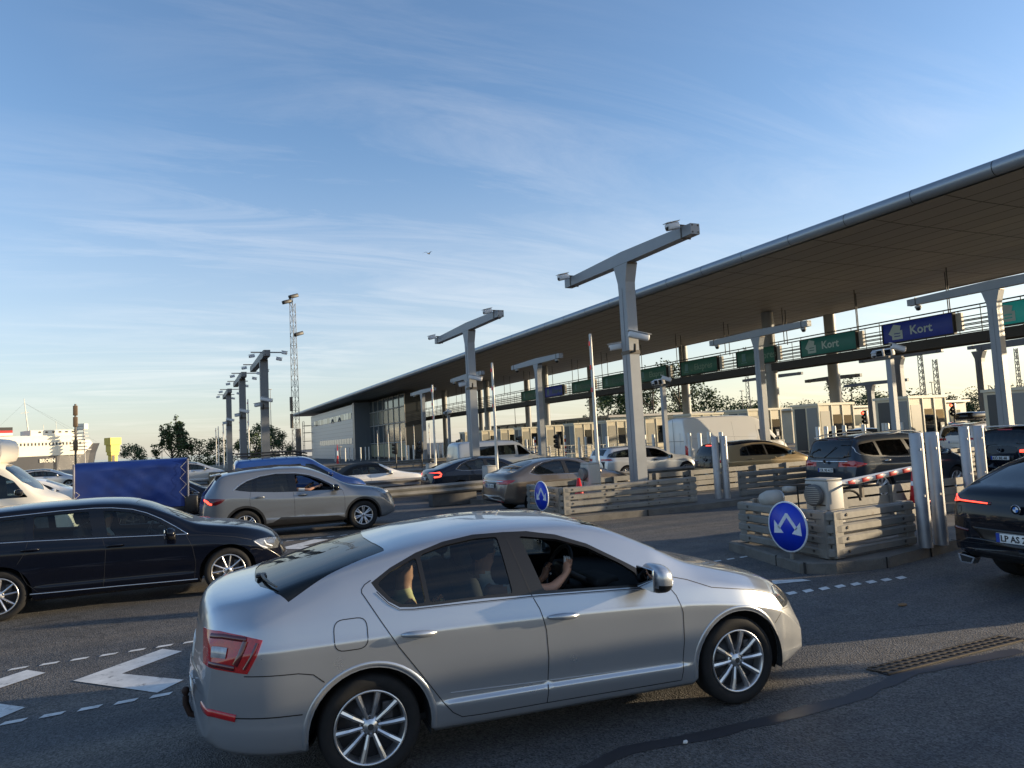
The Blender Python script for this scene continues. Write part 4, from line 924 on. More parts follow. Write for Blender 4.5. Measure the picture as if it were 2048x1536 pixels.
# ------------------------------------------------------------------ ground, road, markings
def ground_material():
    m = bpy.data.materials.new('asphalt'); m.use_nodes = True; t = m.node_tree; b = t.nodes['Principled BSDF']
    tcn = N(t, 'ShaderNodeTexCoord')
    def noise(sc, det=5, ro=.6):
        n = N(t, 'ShaderNodeTexNoise'); n.inputs['Scale'].default_value = sc; n.inputs['Detail'].default_value = det; n.inputs['Roughness'].default_value = ro; LK(t, tcn.outputs['Object'], n.inputs['Vector']); return n
    def ramp(n, a, b_, lo, hi):
        r = N(t, 'ShaderNodeMapRange'); r.inputs['From Min'].default_value = a; r.inputs['From Max'].default_value = b_; r.inputs['To Min'].default_value = lo; r.inputs['To Max'].default_value = hi; LK(t, n, r.inputs['Value']); return r
    big = noise(.35, 4); mid = noise(2.2, 6); stone = N(t, 'ShaderNodeTexVoronoi'); stone.inputs['Scale'].default_value = 75; LK(t, tcn.outputs['Object'], stone.inputs['Vector'])
    # sunlit warm streaks along the lanes, painted into the asphalt colour
    mp_ = N(t, 'ShaderNodeMapping'); mp_.inputs['Scale'].default_value = (.12, 1.3, 1); LK(t, tcn.outputs['Object'], mp_.inputs[0])
    st = N(t, 'ShaderNodeTexNoise'); st.inputs['Scale'].default_value = 1.0; st.inputs['Detail'].default_value = 5; LK(t, mp_.outputs[0], st.inputs['Vector'])
    mixc = N(t, 'ShaderNodeMix', data_type='RGBA'); LK(t, ramp(st.outputs['Fac'], .38, .62, 0, 1).outputs[0], mixc.inputs[0])
    mixc.inputs[6].default_value = (.056, .058, .061, 1); mixc.inputs[7].default_value = (.10, .091, .081, 1)
    m1 = N(t, 'ShaderNodeVectorMath', operation='SCALE'); LK(t, mixc.outputs[2], m1.inputs[0]); LK(t, ramp(mid.outputs['Fac'], .3, .7, .82, 1.18).outputs[0], m1.inputs['Scale'])
    m2_ = N(t, 'ShaderNodeVectorMath', operation='SCALE'); LK(t, m1.outputs[0], m2_.inputs[0]); LK(t, ramp(stone.outputs['Color'], .1, .95, .42, 2.0).outputs[0], m2_.inputs['Scale'])
    fleck = noise(160, 2); m3 = N(t, 'ShaderNodeMix', data_type='RGBA'); LK(t, ramp(fleck.outputs['Fac'], .70, .76, 0, .8).outputs[0], m3.inputs[0]); LK(t, m2_.outputs[0], m3.inputs[6]); m3.inputs[7].default_value = (.30, .30, .31, 1)
    oil = noise(.9, 8, .7); m4 = N(t, 'ShaderNodeMix', data_type='RGBA'); LK(t, ramp(oil.outputs['Fac'], .60, .72, 0, .75).outputs[0], m4.inputs[0]); LK(t, m3.outputs[2], m4.inputs[6]); m4.inputs[7].default_value = (.020, .020, .023, 1)
    ck = N(t, 'ShaderNodeTexVoronoi', feature='DISTANCE_TO_EDGE'); ck.inputs['Scale'].default_value = .45; cn = noise(1.3, 6); cv = N(t, 'ShaderNodeMix', data_type='RGBA'); cv.inputs[0].default_value = .25; LK(t, tcn.outputs['Object'], cv.inputs[6]); LK(t, cn.outputs['Color'], cv.inputs[7]); LK(t, cv.outputs[2], ck.inputs['Vector'])
    cm = N(t, 'ShaderNodeMath', operation='MULTIPLY'); LK(t, ramp(ck.outputs['Distance'], .0, .006, .8, 0).outputs[0], cm.inputs[0]); LK(t, ramp(big.outputs['Fac'], .50, .60, 0, 1).outputs[0], cm.inputs[1])
    m5 = N(t, 'ShaderNodeMix', data_type='RGBA'); LK(t, cm.outputs[0], m5.inputs[0]); LK(t, m4.outputs[2], m5.inputs[6]); m5.inputs[7].default_value = (.012, .012, .013, 1)
    LK(t, m5.outputs[2], b.inputs['Base Color'])
    LK(t, ramp(big.outputs['Fac'], .3, .7, .62, .85).outputs[0], b.inputs['Roughness'])
    bp = N(t, 'ShaderNodeBump'); bp.inputs['Strength'].default_value = .85; bp.inputs['Distance'].default_value = .009
    LK(t, stone.outputs['Distance'], bp.inputs['Height']); LK(t, bp.outputs[0], b.inputs['Normal']); return m
asph = ground_material()
def sheet(name, polys, z, m, kind='structure'):
    b = MB()
    for p in polys: b.add([(x, y, z) for x, y in p], [tuple(range(len(p)))])
    o = b.build(name, m); return tag(o, kind=kind)
sheet('ground', [[(-700, -400), (1500, -400), (1500, 1500), (90, 1500), (60, 235), (0, 160), (-700, 160)]], 0, asph)
sea = mat('sea_water', (.03, .06, .08), .12, bump=.4, bscale=1.5); sheet('water', [[(-2500, 161), (0, 161), (59, 236), (80, 4000), (-2500, 4000)]], -1.9, sea)
q_ = MB(); q_.box((-320, 160.4, -1.0), (640, .8, 1.98)); tag(q_.build('quay_edge', mat('quay_concrete', (.30, .29, .27), .8, noise=.3, nscale=.4)), kind='structure')
grass = mat('grass_verge', (.09, .10, .035), .95, noise=.4, nscale=.8, bump=.6, bscale=9); sheet('grass_verge', [[(-60, 52), (8, 60), (10, 120), (-60, 128)], [(48, 100), (190, 100), (190, 122), (48, 140)]], .02, grass)
roadpaint = mat('road_paint', (.62, .62, .60), .7, noise=.22, nscale=6)
def wear(m, under, sc, lo, hi):
    t = m.node_tree; b = t.nodes['Principled BSDF']; l = b.inputs['Base Color'].links[0]; src = l.from_socket; tcn = N(t, 'ShaderNodeTexCoord')
    a = N(t, 'ShaderNodeTexNoise'); a.inputs['Scale'].default_value = sc; a.inputs['Detail'].default_value = 9; a.inputs['Roughness'].default_value = .75; LK(t, tcn.outputs['Object'], a.inputs['Vector'])
    r = N(t, 'ShaderNodeMapRange'); r.inputs['From Min'].default_value = lo; r.inputs['From Max'].default_value = hi; LK(t, a.outputs['Fac'], r.inputs['Value'])
    x = N(t, 'ShaderNodeMix', data_type='RGBA'); LK(t, r.outputs[0], x.inputs[0]); LK(t, src, x.inputs[6]); x.inputs[7].default_value = (*under, 1); LK(t, x.outputs[2], b.inputs['Base Color'])
wear(roadpaint, (.12, .12, .12), 7, .56, .70)
tar = mat('tar_strip', (.028, .028, .034), .55, noise=.2, nscale=3)
def dashes(b, x0, x1, y, w=.085, L=.145, per=.235, sk=.03):
    x = x0
    while x < x1:
        b.add([(x, y-w/2, .006), (x+L, y-w/2+sk*.2, .006), (x+L+sk, y+w/2, .006), (x+sk, y+w/2, .006)], [(0, 1, 2, 3)]); x += per
b = MB()
dashes(b, -4.2, 7.95, 8.72, .07, .15, .262); dashes(b, -4.2, 6.5, 6.98, .075, .155, .262)
for k in range(8): x = 6.55+.24*k; y = 6.53-.03*k; b.add([(x, y-.06, .006), (x+.15, y-.05, .006), (x+.20, y+.06, .006), (x+.05, y+.05, .006)], [(0, 1, 2, 3)])
for k in range(-2, 7):          # chevrons ahead of the nearest island
    ox = -.93+1.20*k
    if ox > 6.2: break
    A = (ox, 7.91); b.add([(A[0], A[1], .006), (ox+.73, 8.60, .006), (ox+.92, 8.37, .006), (ox+.40, 7.88, .006)], [(3, 2, 1, 0)])
    b.add([(A[0], A[1], .006), (ox+.40, 7.88, .006), (ox+.93, 7.32, .006), (ox+.72, 7.07, .006)], [(3, 2, 1, 0)])
b.add([(6.85, 7.02, .006), (7.36, 6.88, .006), (7.36, 7.0, .006), (7.0, 7.2, .006)], [(0, 1, 2, 3)])
dashes(b, -3, 7.4, 16.75, .08, .17, .30); dashes(b, -3, 7.2, 14.45, .08, .17, .30)
for k in range(5):
    ox = -1.2+1.5*k; A = (ox, 15.6)
    b.add([(A[0], A[1], .006), (ox+.9, 16.55, .006), (ox+1.15, 16.25, .006), (ox+.5, 15.6, .006)], [(3, 2, 1, 0)]); b.add([(A[0], A[1], .006), (ox+.5, 15.6, .006), (ox+1.15, 14.95, .006), (ox+.9, 14.65, .006)], [(3, 2, 1, 0)])
tag(b.build('road_markings', roadpaint), kind='structure')
b = MB()   # tar joint in front of the silver car
P = [(1.2, 3.80), (2.25, 3.94), (2.57, 4.03), (3.25, 3.92), (4.42, 3.86), (5.3, 4.0), (6.5, 3.86)]; P = densify(P, .2, False); n_ = len(P)
jit = [rnd.uniform(-.012, .012) for _ in P]; wd = [rnd.uniform(.045, .075) for _ in P]
b.add([(x, y+jit[i]+wd[i], .004) for i, (x, y) in enumerate(P)]+[(x, y+jit[i]-wd[i], .004) for i, (x, y) in enumerate(P)], [(i, i+n_, i+n_+1, i+1) for i in range(n_-1)])
tag(b.build('tar_joint', tar), kind='structure')
# drain grate
gm = mat('cast_iron', (.09, .075, .06), .6, .6, noise=.4, nscale=20)
gr = empty('drain_grate', (5.94, 4.12, 0), -.03, 'rusty slotted drain grate set in the asphalt at the lower right', 'drain grate')
b = MB(); b.box((0, 0, .004), (1.72, .20, .006)); b.build('grate_frame', ink, gr)
b = MB()
for y in (-.09, -.03, .03, .09): b.box((0, y, .010), (1.70, .018, .012))
for k in range(20): b.box((-.84+.0885*k, 0, .009), (.026, .19, .010), Matrix.Rotation(R(28), 3, 'Z'))
b.build('grate_bars', gm, gr)
def litter(name, x, y, label, col, s, cat):
    b = MB(); vs = [(x+s*math.cos(a)*rnd.uniform(.6, 1), y+s*.6*math.sin(a)*rnd.uniform(.6, 1), .012+rnd.uniform(0, .012)) for a in [k*math.pi/4 for k in range(8)]]
    b.add(vs+[(v[0], v[1], v[2]-.006) for v in vs], [tuple(range(8)), tuple(range(15, 7, -1))]+[(k, k+8, (k+1) % 8+8, (k+1) % 8) for k in range(8)]); tag(b.build(name, mat('litter_'+name, col, .8)), label, cat)
litter('fallen_leaf', 7.1, 5.4, 'crumpled brown leaf lying on the dark asphalt at the right', (.22, .12, .05), .07, 'leaf')
litter('paper_scrap', 2.95, 3.90, 'small white paper scrap on the tar joint under the silver car', (.6, .6, .58), .022, 'litter')
litter('paper_scrap', 6.2, 3.35, 'tiny white paper scrap on bare asphalt near the right edge', (.6, .6, .58), .02, 'litter')

# ------------------------------------------------------------------ toll islands
concrete = mat('kerb_concrete', (.14, .13, .115), .85, noise=.3, nscale=2.5, bump=.5, bscale=40)
steel = mat('galvanised_steel', (.215, .205, .185), .6, .25, noise=.3, nscale=2.2, bump=.15, bscale=12)
steelp = mat('brushed_steel', (.36, .36, .37), .48, .7, noise=.15, nscale=5)
wear(steel, (.13, .085, .05), 4, .58, .72); wear(concrete, (.09, .08, .07), 1.6, .52, .68)
bolt_m = mat('bolt_dark', (.10, .09, .08), .5, .7)
greycol = mat('column_paint_grey', (.26, .275, .29), .5, .1, noise=.12, nscale=1.2); wear(greycol, (.17, .165, .155), 2.2, .58, .8)
ltgrey = mat('cabinet_grey', (.42, .40, .36), .55, noise=.12, nscale=1.5)
def sweep(b, path, prof, closed=False, mi=0, smooth=False):
    """path: 2D points; prof: closed outline of (offset to the right of travel, z)"""
    n = len(path); k = len(prof); vs = []
    for i in range(n):
        p = Vector(path[i]); a = Vector(path[i-1]) if (i or closed) else p; c = Vector(path[(i+1) % n]) if (i < n-1 or closed) else p
        d1 = (p-a).normalized() if (p-a).length > 1e-9 else (c-p).normalized(); d2 = (c-p).normalized() if (c-p).length > 1e-9 else d1
        t = (d1+d2).normalized(); nr = Vector((t.y, -t.x)); sc = 1/max(.5, t.dot(d1))
        for o, z in prof: vs.append((p.x+nr.x*o*sc, p.y+nr.y*o*sc, z))
    fs = []
    for i in range(n if closed else n-1):
        j = (i+1) % n
        for c in range(k): fs.append((i*k+c, i*k+(c+1) % k, j*k+(c+1) % k, j*k+c))
    if not closed: fs += [tuple(range(k))[::-1], tuple(range((n-1)*k, n*k))]
    b.add(vs, fs, mi, smooth)
def corner(path, r=.16, n=5):
    o = [tuple(path[0])]
    for i in range(1, len(path)-1):
        p = Vector(path[i]); a = Vector(path[i-1])-p; c = Vector(path[i+1])-p; rr = min(r, a.length*.4, c.length*.4); A = p+a.normalized()*rr; B = p+c.normalized()*rr
        for k in range(n+1): t = k/n; o.append(tuple(A*(1-t)**2+p*2*t*(1-t)+B*t*t))
    o.append(tuple(path[-1])); return o
def barrier(label, path, z0=.15, tiers=2, bolts=True, group=None, cat='barrier'):
    root = empty('crash_barrier', (path[0][0], path[0][1], 0), 0, label, cat, group); ox, oy = path[0]
    P = corner([(x-ox, y-oy) for x, y in path]); 
    for t in range(tiers):
        zb = z0+.02+.325*t
        for hz in (0, .175):
            z = zb+hz; w = MB(); sweep(w, P, [(-.03, z), (.040, z+.004), (.062, z+.025), (.062, z+.105), (.040, z+.130), (-.03, z+.135)], smooth=False); w.build('rail', steel, root)
    raw = [(x-ox, y-oy) for x, y in path]
    for i in range(len(raw)-1):
        a, c = Vector(raw[i]), Vector(raw[i+1]); L = (c-a).length; n = max(1, int(L/1.25)); d = (c-a).normalized(); nr = Vector((d.y, -d.x)); ang = math.atan2(d.y, d.x)
        bb = MB()
        for k in range(n+1):
            q = a+d*(.12+(L-.24)*k/n); pb = MB()
            pb.box((q.x-nr.x*.06, q.y-nr.y*.06, z0+.325*tiers/2), (.10, .10, .325*tiers+.02), Matrix.Rotation(ang, 3, 'Z'))
            if k in (0, n): pb.box((q.x+nr.x*.018, q.y+nr.y*.018, z0+.325*tiers/2+.01), (.17, .07, .325*tiers-.02), Matrix.Rotation(ang, 3, 'Z'))
            pb.build('post', steel, root)
            if bolts:
                for t in range(tiers):
                    for hz in (0, .175):
                        for s_ in (-.16, .16):
                            qq = q+d*s_
                            if 0 < (qq-a).dot(d) < L: bb.box((qq.x+nr.x*.064, qq.y+nr.y*.064, z0+.03+.325*t+hz+.066), (.03, .02, .03), Matrix.Rotation(ang, 3, 'Z') @ Matrix.Rotation(R(45), 3, 'Y'))
        if bb.v: bb.build('bolts', bolt_m, root)
    return root
def island(path, h=.15, name='kerb_island'):
    b = MB(); n = len(path); vs = [(x, y, 0) for x, y in path]+[(x, y, h-.02) for x, y in path]
    cx = sum(p[0] for p in path)/n; cy = sum(p[1] for p in path)/n
    ins = []
    for x, y in path: d = Vector((cx-x, cy-y)); d = d.normalized()*.03 if d.length > 0 else d; ins.append((x+d.x, y+d.y, h))
    vs += ins; fs = [(i, (i+1) % n, (i+1) % n+n, i+n) for i in range(n)]+[(i+n, (i+1) % n+n, (i+1) % n+2*n, i+2*n) for i in range(n)]+[tuple(range(2*n, 3*n))]
    b.add(vs, fs); return tag(b.build(name, concrete), kind='structure')
ISL = [  # (nose x, y0, y1, x end)
    (7.6, 6.95, 9.2, 70), (7.75, 14.7, 17.1, 70), (8.4, 21.1, 22.9, 70), (9.4, 26.0, 27.6, 70), (9.6, 30.2, 31.2, 70), (9.6, 37.0, 38.6, 70), (9.6, 46.2, 47.8, 70), (9.6, 59.8, 61.6, 70)]
island([(8.22, 9.35), (7.62, 7.3), (7.95, 6.98), (8.8, 6.83), (10.9, 7.15), (70, 7.3), (70, 9.1), (9.6, 9.5)])
island([(8.1, 17.3), (7.75, 15.0), (8.1, 14.45), (12, 14.3), (16, 14.6), (70, 14.8), (70, 17.0), (12, 17.35)])
for nx, y0, y1, xe in ISL[2:]: island([(nx+.3, y1), (nx, y1-.3), (nx, y0+.3), (nx+.3, y0), (xe, y0), (xe, y1)])
b = MB()
for x, y, r_ in ((7.66, 7.25, .3), (8.75, 6.84, .05), (9.9, 6.99, .08), (7.8, 7.9, -1.2), (8.1, 14.45, .3), (10.2, 14.35, 0)): b.box((x, y, .075), (.012, .03, .152), Matrix.Rotation(r_, 3, 'Z'))
tag(b.build('kerb_joints', ink), kind='structure')

barrier('pale galvanised crash barrier wrapped round the nearest island nose, behind the big blue arrow sign', [(8.35, 9.15), (8.05, 7.12), (9.85, 7.22)])
barrier('crash barrier along the far side of the nearest island behind the tall steel bollards', [(30, 9.05), (10.6, 9.2), (8.75, 9.3)], tiers=2, bolts=False)
barrier('long grey crash barrier beside the second island, behind the small blue arrow sign', [(8.3, 16.95), (8.12, 14.85), (12.0, 14.75)])
barrier('crash barrier stretching away behind the second island towards the champagne hatchback', [(38, 17.05), (12.4, 17.15), (8.6, 17.2)], tiers=2, bolts=False)
barrier('crash barrier facing the anthracite people carrier on the second island', [(13.6, 14.9), (38, 14.9)], tiers=2, bolts=False)
def wrail(label, path, z0=.42, blocks=None, group=None):
    root = empty('guard_rail', (path[0][0], path[0][1], 0), 0, label, 'guard rail', group); ox, oy = path[0]; P = [(x-ox, y-oy) for x, y in path]
    w = MB(); sweep(w, P, [(.0, z0), (.05, z0+.03), (.08, z0+.07), (.05, z0+.12), (.02, z0+.155), (.05, z0+.19), (.08, z0+.24), (.05, z0+.28), (0, z0+.31), (-.01, z0+.31), (-.01, z0)], smooth=False); w.build('rail', steel, root)
    for i in range(len(P)-1):
        a, c = Vector(P[i]), Vector(P[i+1]); L = (c-a).length; n = max(1, int(L/2))
        for k in range(n+1):
            if k == n and i < len(P)-2: continue
            q = a+(c-a)*((k+.02)/(n+.04)); pp = MB(); pp.box((q.x, q.y+.05, z0*.5+.1), (.08, .06, z0+.2)); pp.build('post', steel, root)
    return root
wrail('grey steel guard rail from the grey crossover bonnet to the brown saloon', [(3.6, 21.3), (5.6, 21.2), (8.8, 21.4), (12.5, 21.4)])
wrail('guard rail behind the blue trailer running towards the white convertible', [(-14, 27.2), (-2, 26.4), (4.0, 26.1), (9.3, 26.2), (12, 26.2)])
wrail('lower rusty guard rail behind the first one at the left, under the parked hatchback', [(-15, 30.5), (1.2, 29.6), (9.4, 29.8)], .35)
wrail('guard rail ahead of the champagne hatchback on the third island', [(12.6, 21.4), (34, 21.5)], .35)
wrail('guard rail beside the pale estate car on the fourth island', [(12.2, 26.2), (34, 26.2)], .35)
wrail('guard rail in front of the row of distant bollards at the left', [(9.6, 36.8), (30, 37.0)], .35)
wrail('guard rail furthest from the cars, in front of the office building', [(9.6, 58), (34, 58)], .35)
b = MB(); b.bbox((7.9, 21.7, .22), (1.5, .45, .44), .03); tag(b.build('concrete_block', mat('dark_concrete', (.10,.095,.09), .85, noise=.2)), 'dark concrete block under the guard rail beside the brown saloon', 'concrete block')

def bollard_mesh():
    b = MB(); b.lathe([(.0, 1.66), (.085, 1.66), (.092, 1.65), (.092, .0)], 20, 'Z'); b.box((.0, -.093, .86), (.03, .008, 1.5)); 
    b.box((-.05, -.085, 1.42), (.02, .02, .03)); b.box((-.05, -.085, .75), (.02, .02, .03)); return b.mesh('bollard')
bm_ = bollard_mesh()
BOL = [(9.79, 6.98, 'near'), (10.14, 6.98, 'near'), (13.9, 8.9, 'far0'), (14.35, 8.9, 'far0'), (12.95, 14.99, 'i1'), (13.12, 14.85, 'i1')]
LB = {'near': ['tall steel bollard beside the barrier wrapped nose, left of the nearest pair', 'tall steel bollard right one of the nearest pair, by the black coupe'],
      'far0': ['steel bollard behind the black coupe, left one of the pair by its tail lamp', 'steel bollard just above the lit tail lamp of the black coupe'],
      'i1': ['steel bollard at the end of the long grey barrier, left of its pair', 'steel bollard at the end of the long grey barrier, right of its pair'],
      'i1b': ['steel bollard behind the long grey barrier pair, left of two', 'steel bollard behind the long grey barrier pair, right of two']}
cnt = {}
for x, y, k in BOL:
    o = link('bollard', bm_, None if bm_.materials else steelp); o.location = (x, y, .15); i = cnt.get(k, 0); cnt[k] = i+1; tag(o, LB[k][i], 'bollard', 'steel bollards along the toll islands')
white_steel = mat('bollard_paint_white', (.58, .57, .53), .45, .1)
bw_ = MB(); bw_.lathe([(0, 1.7), (.075, 1.7), (.085, 1.68), (.085, 0)], 14, 'Z'); bw_ = bw_.mesh('thin_bollard')
FB = [(22.0, 26.6, 'beside the tall grey gantry post on the fourth island'), (22.6, 26.4, 'beside the tall grey gantry post on the fourth island')]
FARB = [(x, y) for x, y in ((19.1, 23.0), (19.6, 22.3), (21.5, 26.6), (22.4, 26.3), (25.3, 40.6), (23.5, 36.8), (25.6, 43.75), (26.6, 44.5), (22.06, 27.9), (22.9, 28.0), (22.39, 31.4), (22.9, 31.3), (32.8, 30.9), (34.0, 30.6), (30.5, 30.8), (23.23, 49.92), (24.2, 50.88), (28.07, 57.25), (31.05, 61.89), (27.0, 51.5), (26.35, 22.1), (26.94, 21.6), (25.6, 22.0), (25.0, 21.9), (24.4, 21.8), (29.26, 22.4), (28.0, 20.9), (28.19, 21.4), (30.0, 22.0),
    (18.34, 94.3), (18.76, 94.11), (18.8, 90.28), (20.0, 93.53), (20.47, 93.31), (20.57, 89.45), (21.95, 92.62), (22.37, 92.42), (20.46, 69.1), (20.09, 67.03), (20.53, 66.82), (23.81, 67.53), (22.73, 65.79), (33.4, 26.9), (34.1, 26.4), (31.9, 27.1), (24.0, 60.9), (25.0, 60.7), (27.0, 60.9))]
for i, (x, y) in enumerate(FARB):
    o = link('bollard', bw_, None if bw_.materials else white_steel); o.location = (x, y, .15)
    tag(o, 'slim pale bollard among the distant rows beneath the canopy and gantries', 'bollard', 'slim pale bollards on the far islands')

# ------------------------------------------------------------------ signs, gates, booths
signblue = mat('sign_blue', (.005, .035, .50), .35, noise=.06); signwhite = mat('sign_white', (.72, .74, .78), .4)
def arrow_sign(x, y, z, label, rz=0., sc=1.):
    root = empty('arrow_sign', (x, y, 0), rz, label, 'road sign', 'round blue arrow signs on the island noses')
    r = .355*sc; b = MB(); b.lathe([(0, -.012), (r*.94, -.012), (r*.94, -.010)], 48, 'X', (0, 0, z)); b.build('sign_face', signblue, root)
    b = MB(); b.lathe([(r*.945, -.014), (r, -.014), (r, .004), (r*.0, .004)], 48, 'X', (0, 0, z)); b.build('sign_rim', signwhite, root)
    def P(u, v): return (-.016, -u*r, z+v*r)          # u to the right as seen by oncoming drivers (looking +x): right = -y
    b = MB()
    def pl(q): b.add([P(*p) for p in q]+[(P(*p)[0]+.004, P(*p)[1], P(*p)[2]) for p in q], [tuple(range(len(q))), tuple(range(2*len(q)-1, len(q)-1, -1))]+[(i, i+len(q), (i+1) % len(q)+len(q), (i+1) % len(q)) for i in range(len(q))])
    pl([(0, .53), (0, .36), (-.40, -.12), (-.50, -.02), (-.05, .53)]); pl([(0, .53), (.05, .53), (.50, -.02), (.40, -.12), (0, .36)])
    pl([(-.66, .22), (-.22, -.26), (-.70, -.30)]); pl([(.66, .22), (.70, -.30), (.22, -.26)])
    b.build('arrows', signwhite, root)
    b = MB(); b.tube([(.035, 0, .15), (.035, 0, z+r*.6)], .03, 10); b.box((.02, 0, z), (.03, .5, .05)); b.build('sign_post', steel, root); return root
arrow_sign(7.72, 7.55, .60, 'large blue round sign with two white arrows in front of the nearest crash barrier')
arrow_sign(7.78, 15.2, .63, 'smaller looking blue round sign with two white arrows by the brown saloon')
redpaint = mat('reflective_red', (.55, .01, .012), .4)
def gate_cabinet(x, y, label, h=1.1, rz=0, fan=True):
    root = empty('gate_cabinet', (x, y, .15), rz, label, 'gate cabinet', 'barrier gate cabinets on the islands')
    b = MB(); b.bbox((0, 0, h*.5), (.36, .44, h), .035); b.bbox((.0, 0, h+.015), (.34, .42, .03), .01); b.build('housing', ltgrey, root)
    b = MB(); b.box((-.183, -.02, h*.62), (.006, .30, .02)); b.box((.0, -.222, h*.55), (.30, .004, .012)); b.build('door_joint', bolt_m, root)
    if fan:
        f = MB(); f.lathe([(0, -.02), (.15, -.02), (.165, -.01), (.165, .05), (.15, .07)], 28, 'X', (-.27, -.02, h*.78)); f.tube([(-.25, -.02, h*.6), (-.25, -.02, h*.05)], .02, 8); f.build('loudspeaker', mat('speaker_grey', (.10, .10, .10), .5), root)
        g = MB()
        for k in range(9): zz_ = -.12+.03*k; wv = math.sqrt(max(0, .145**2-zz_**2)); g.box((-.293, -.02, h*.78+zz_), (.006, 2*wv, .007))
        g.build('speaker_grille', ltgrey, root)
    return root
def boom(x, y, z, L, label, up=True, rz=0., lean=0.):
    root = empty('barrier_boom', (x, y, z), rz, label, 'barrier boom', 'barrier booms at the lanes')
    n = 12; b = MB(); d = Vector((math.sin(lean), 0, math.cos(lean))) if up else Vector((math.cos(.10), -.10, math.sin(.10)))
    b.tube([(0, 0, 0), d*L], [.055, .038] if up else [.06, .045], 10); b.build('pole', white_steel if up else mat('boom_white', (.72, .70, .66), .4), root)
    if up:
        for t in (.60, .76, .93): r_ = MB(); r_.box(d*(L*t)+Vector((-.045, 0, 0)), (.03, .05, .12)); r_.build('red_band', redpaint, root)
    else:
        for k in range(5):
            c = d*(.30+.29*k); r_ = MB(); r_.bbox((c.x, c.y-.03, c.z), (.15, .06, .065), .006, Matrix.Rotation(-.10, 3, 'Y')); r_.build('red_band', redpaint, root)
    return root
gate_cabinet(9.15, 8.15, 'square grey gate cabinet with round louvred speaker behind the nearest barrier', .98)
boom(9.35, 8.12, 1.03, 1.62, 'lowered white boom with red blocks pointing right from the grey cabinet', up=False)
gate_cabinet(9.62, 15.95, 'grey gate cabinet on the second island in front of the brown saloon window', 1.12, fan=True)
boom(9.95, 16.1, .95, 3.75, 'raised white boom on the second island, tallest of the slender white poles')
gate_cabinet(9.35, 22.0, 'grey gate cabinet beside the dark blue saloon on the third island', .98, fan=False)
boom(9.75, 22.25, .95, 3.7, 'raised white boom rising behind the dark blue saloon')
gate_cabinet(10.2, 30.7, 'small grey gate cabinet left of the dark blue saloon roof', .9, fan=False)
boom(10.5, 30.9, .95, 3.7, 'raised white boom left of the tall grey T-shaped gantry, above the convertible bonnet')
for i, (x, y, z) in enumerate(((3.28, 77.3, .8), (3.28, 72.3, .8), (3.18, 61.9, .8), (3.5, 63.1, 1.1), (3.6, 59.0, 1.2), (4.3, 59.9, 1.5), (4.05, 49.2, 1.7), (22.1, 86.8, .1), (21.2, 78.4, .1), (21.5, 74.4, .1), (26.0, 84.2, .5), (21.5, 64.7, .1))):
    boom(x, y, z, 3.75, 'raised white boom in the left cluster beside the distant dark gantries' if i < 7 else 'distant raised white boom standing before the glass front of the office building')
b = MB(); b.bbox((3.3, 66, .4), (3.2, 30, .8), .1); tag(b.build('planted_median', mat('median_brown', (.16, .13, .09), .9, noise=.4, nscale=1)), 'low brown median bank carrying the left cluster of booms', 'median')
# jumble on the nearest island: lamp heads, pipes and cables
t = empty('equipment_frame', (8.55, 8.35, .15), 0, 'horizontal cable arm and lamp heads mounted behind the nearest crash barrier', 'equipment')
b = MB(); b.tube([(-.2, .35, .93), (.3, 0, .92), (1.15, -.75, .88)], .018, 6); b.box((.95, -.6, .80), (.05, .05, .2)); b.bbox((1.05, -.68, .90), (.2, .06, .03), .008); b.build('arm', bolt_m, t)
b = MB(); b.lathe([(0, -.24), (.09, -.22), (.125, -.1), (.13, .08), (.0, .09)], 20, 'X', (-.12, .15, .74)); b.bbox((.18, .1, .86), (.22, .12, .10), .03); b.build('lamp_head', ltgrey, t)
b = MB(); b.lathe([(0, .0), (.12, .0), (.12, .02)], 20, 'X', (-.02, .15, .74)); b.build('lamp_glass', lampclear, t)
b = MB()
for (x, y, r_) in ((.95, -.35, .22), (.55, -.1, .16)): b.tube([(x+r_*math.cos(a)*1.2, y, .62+r_*math.sin(a)*.8) for a in [k*math.pi/9 for k in range(0, 10)]], .02, 6)
b.tube([(.45, -.15, .9), (.47, -.18, .7), (.44, -.2, .5)], .012, 6); b.tube([(.25, .0, .9), (.2, -.05, .6), (.22, -.08, .4)], .012, 6); b.build('cable', rubber, t)
def cone(x, y, z, label, h=.7):
    root = empty('traffic_cone', (x, y, z), 0, label, 'traffic cone', 'traffic cones'); b = MB(); b.lathe([(.0, h), (.035, h), (.13, .04)], 16, 'Z'); b.bbox((0, 0, .02), (.36, .36, .04), .01); b.build('cone_body', redpaint, root)
    b = MB(); b.lathe([(.062, h*.68), (.09, h*.42)], 16, 'Z', (0, 0, .0)); b.lathe([(.066, h*.68), (.094, h*.42)], 16, 'Z'); b.build('reflective_band', signwhite, root)
cone(12.5, 9.0, .45, 'red and white traffic cone between the lowered boom and the tall bollards', .75)
cone(9.05, 15.6, .45, 'red traffic cone left of the grey cabinet on the second island', .5)
cone(16.6, 84, .1, 'red striped traffic cone far off above the blue van roof rack', 2.2)

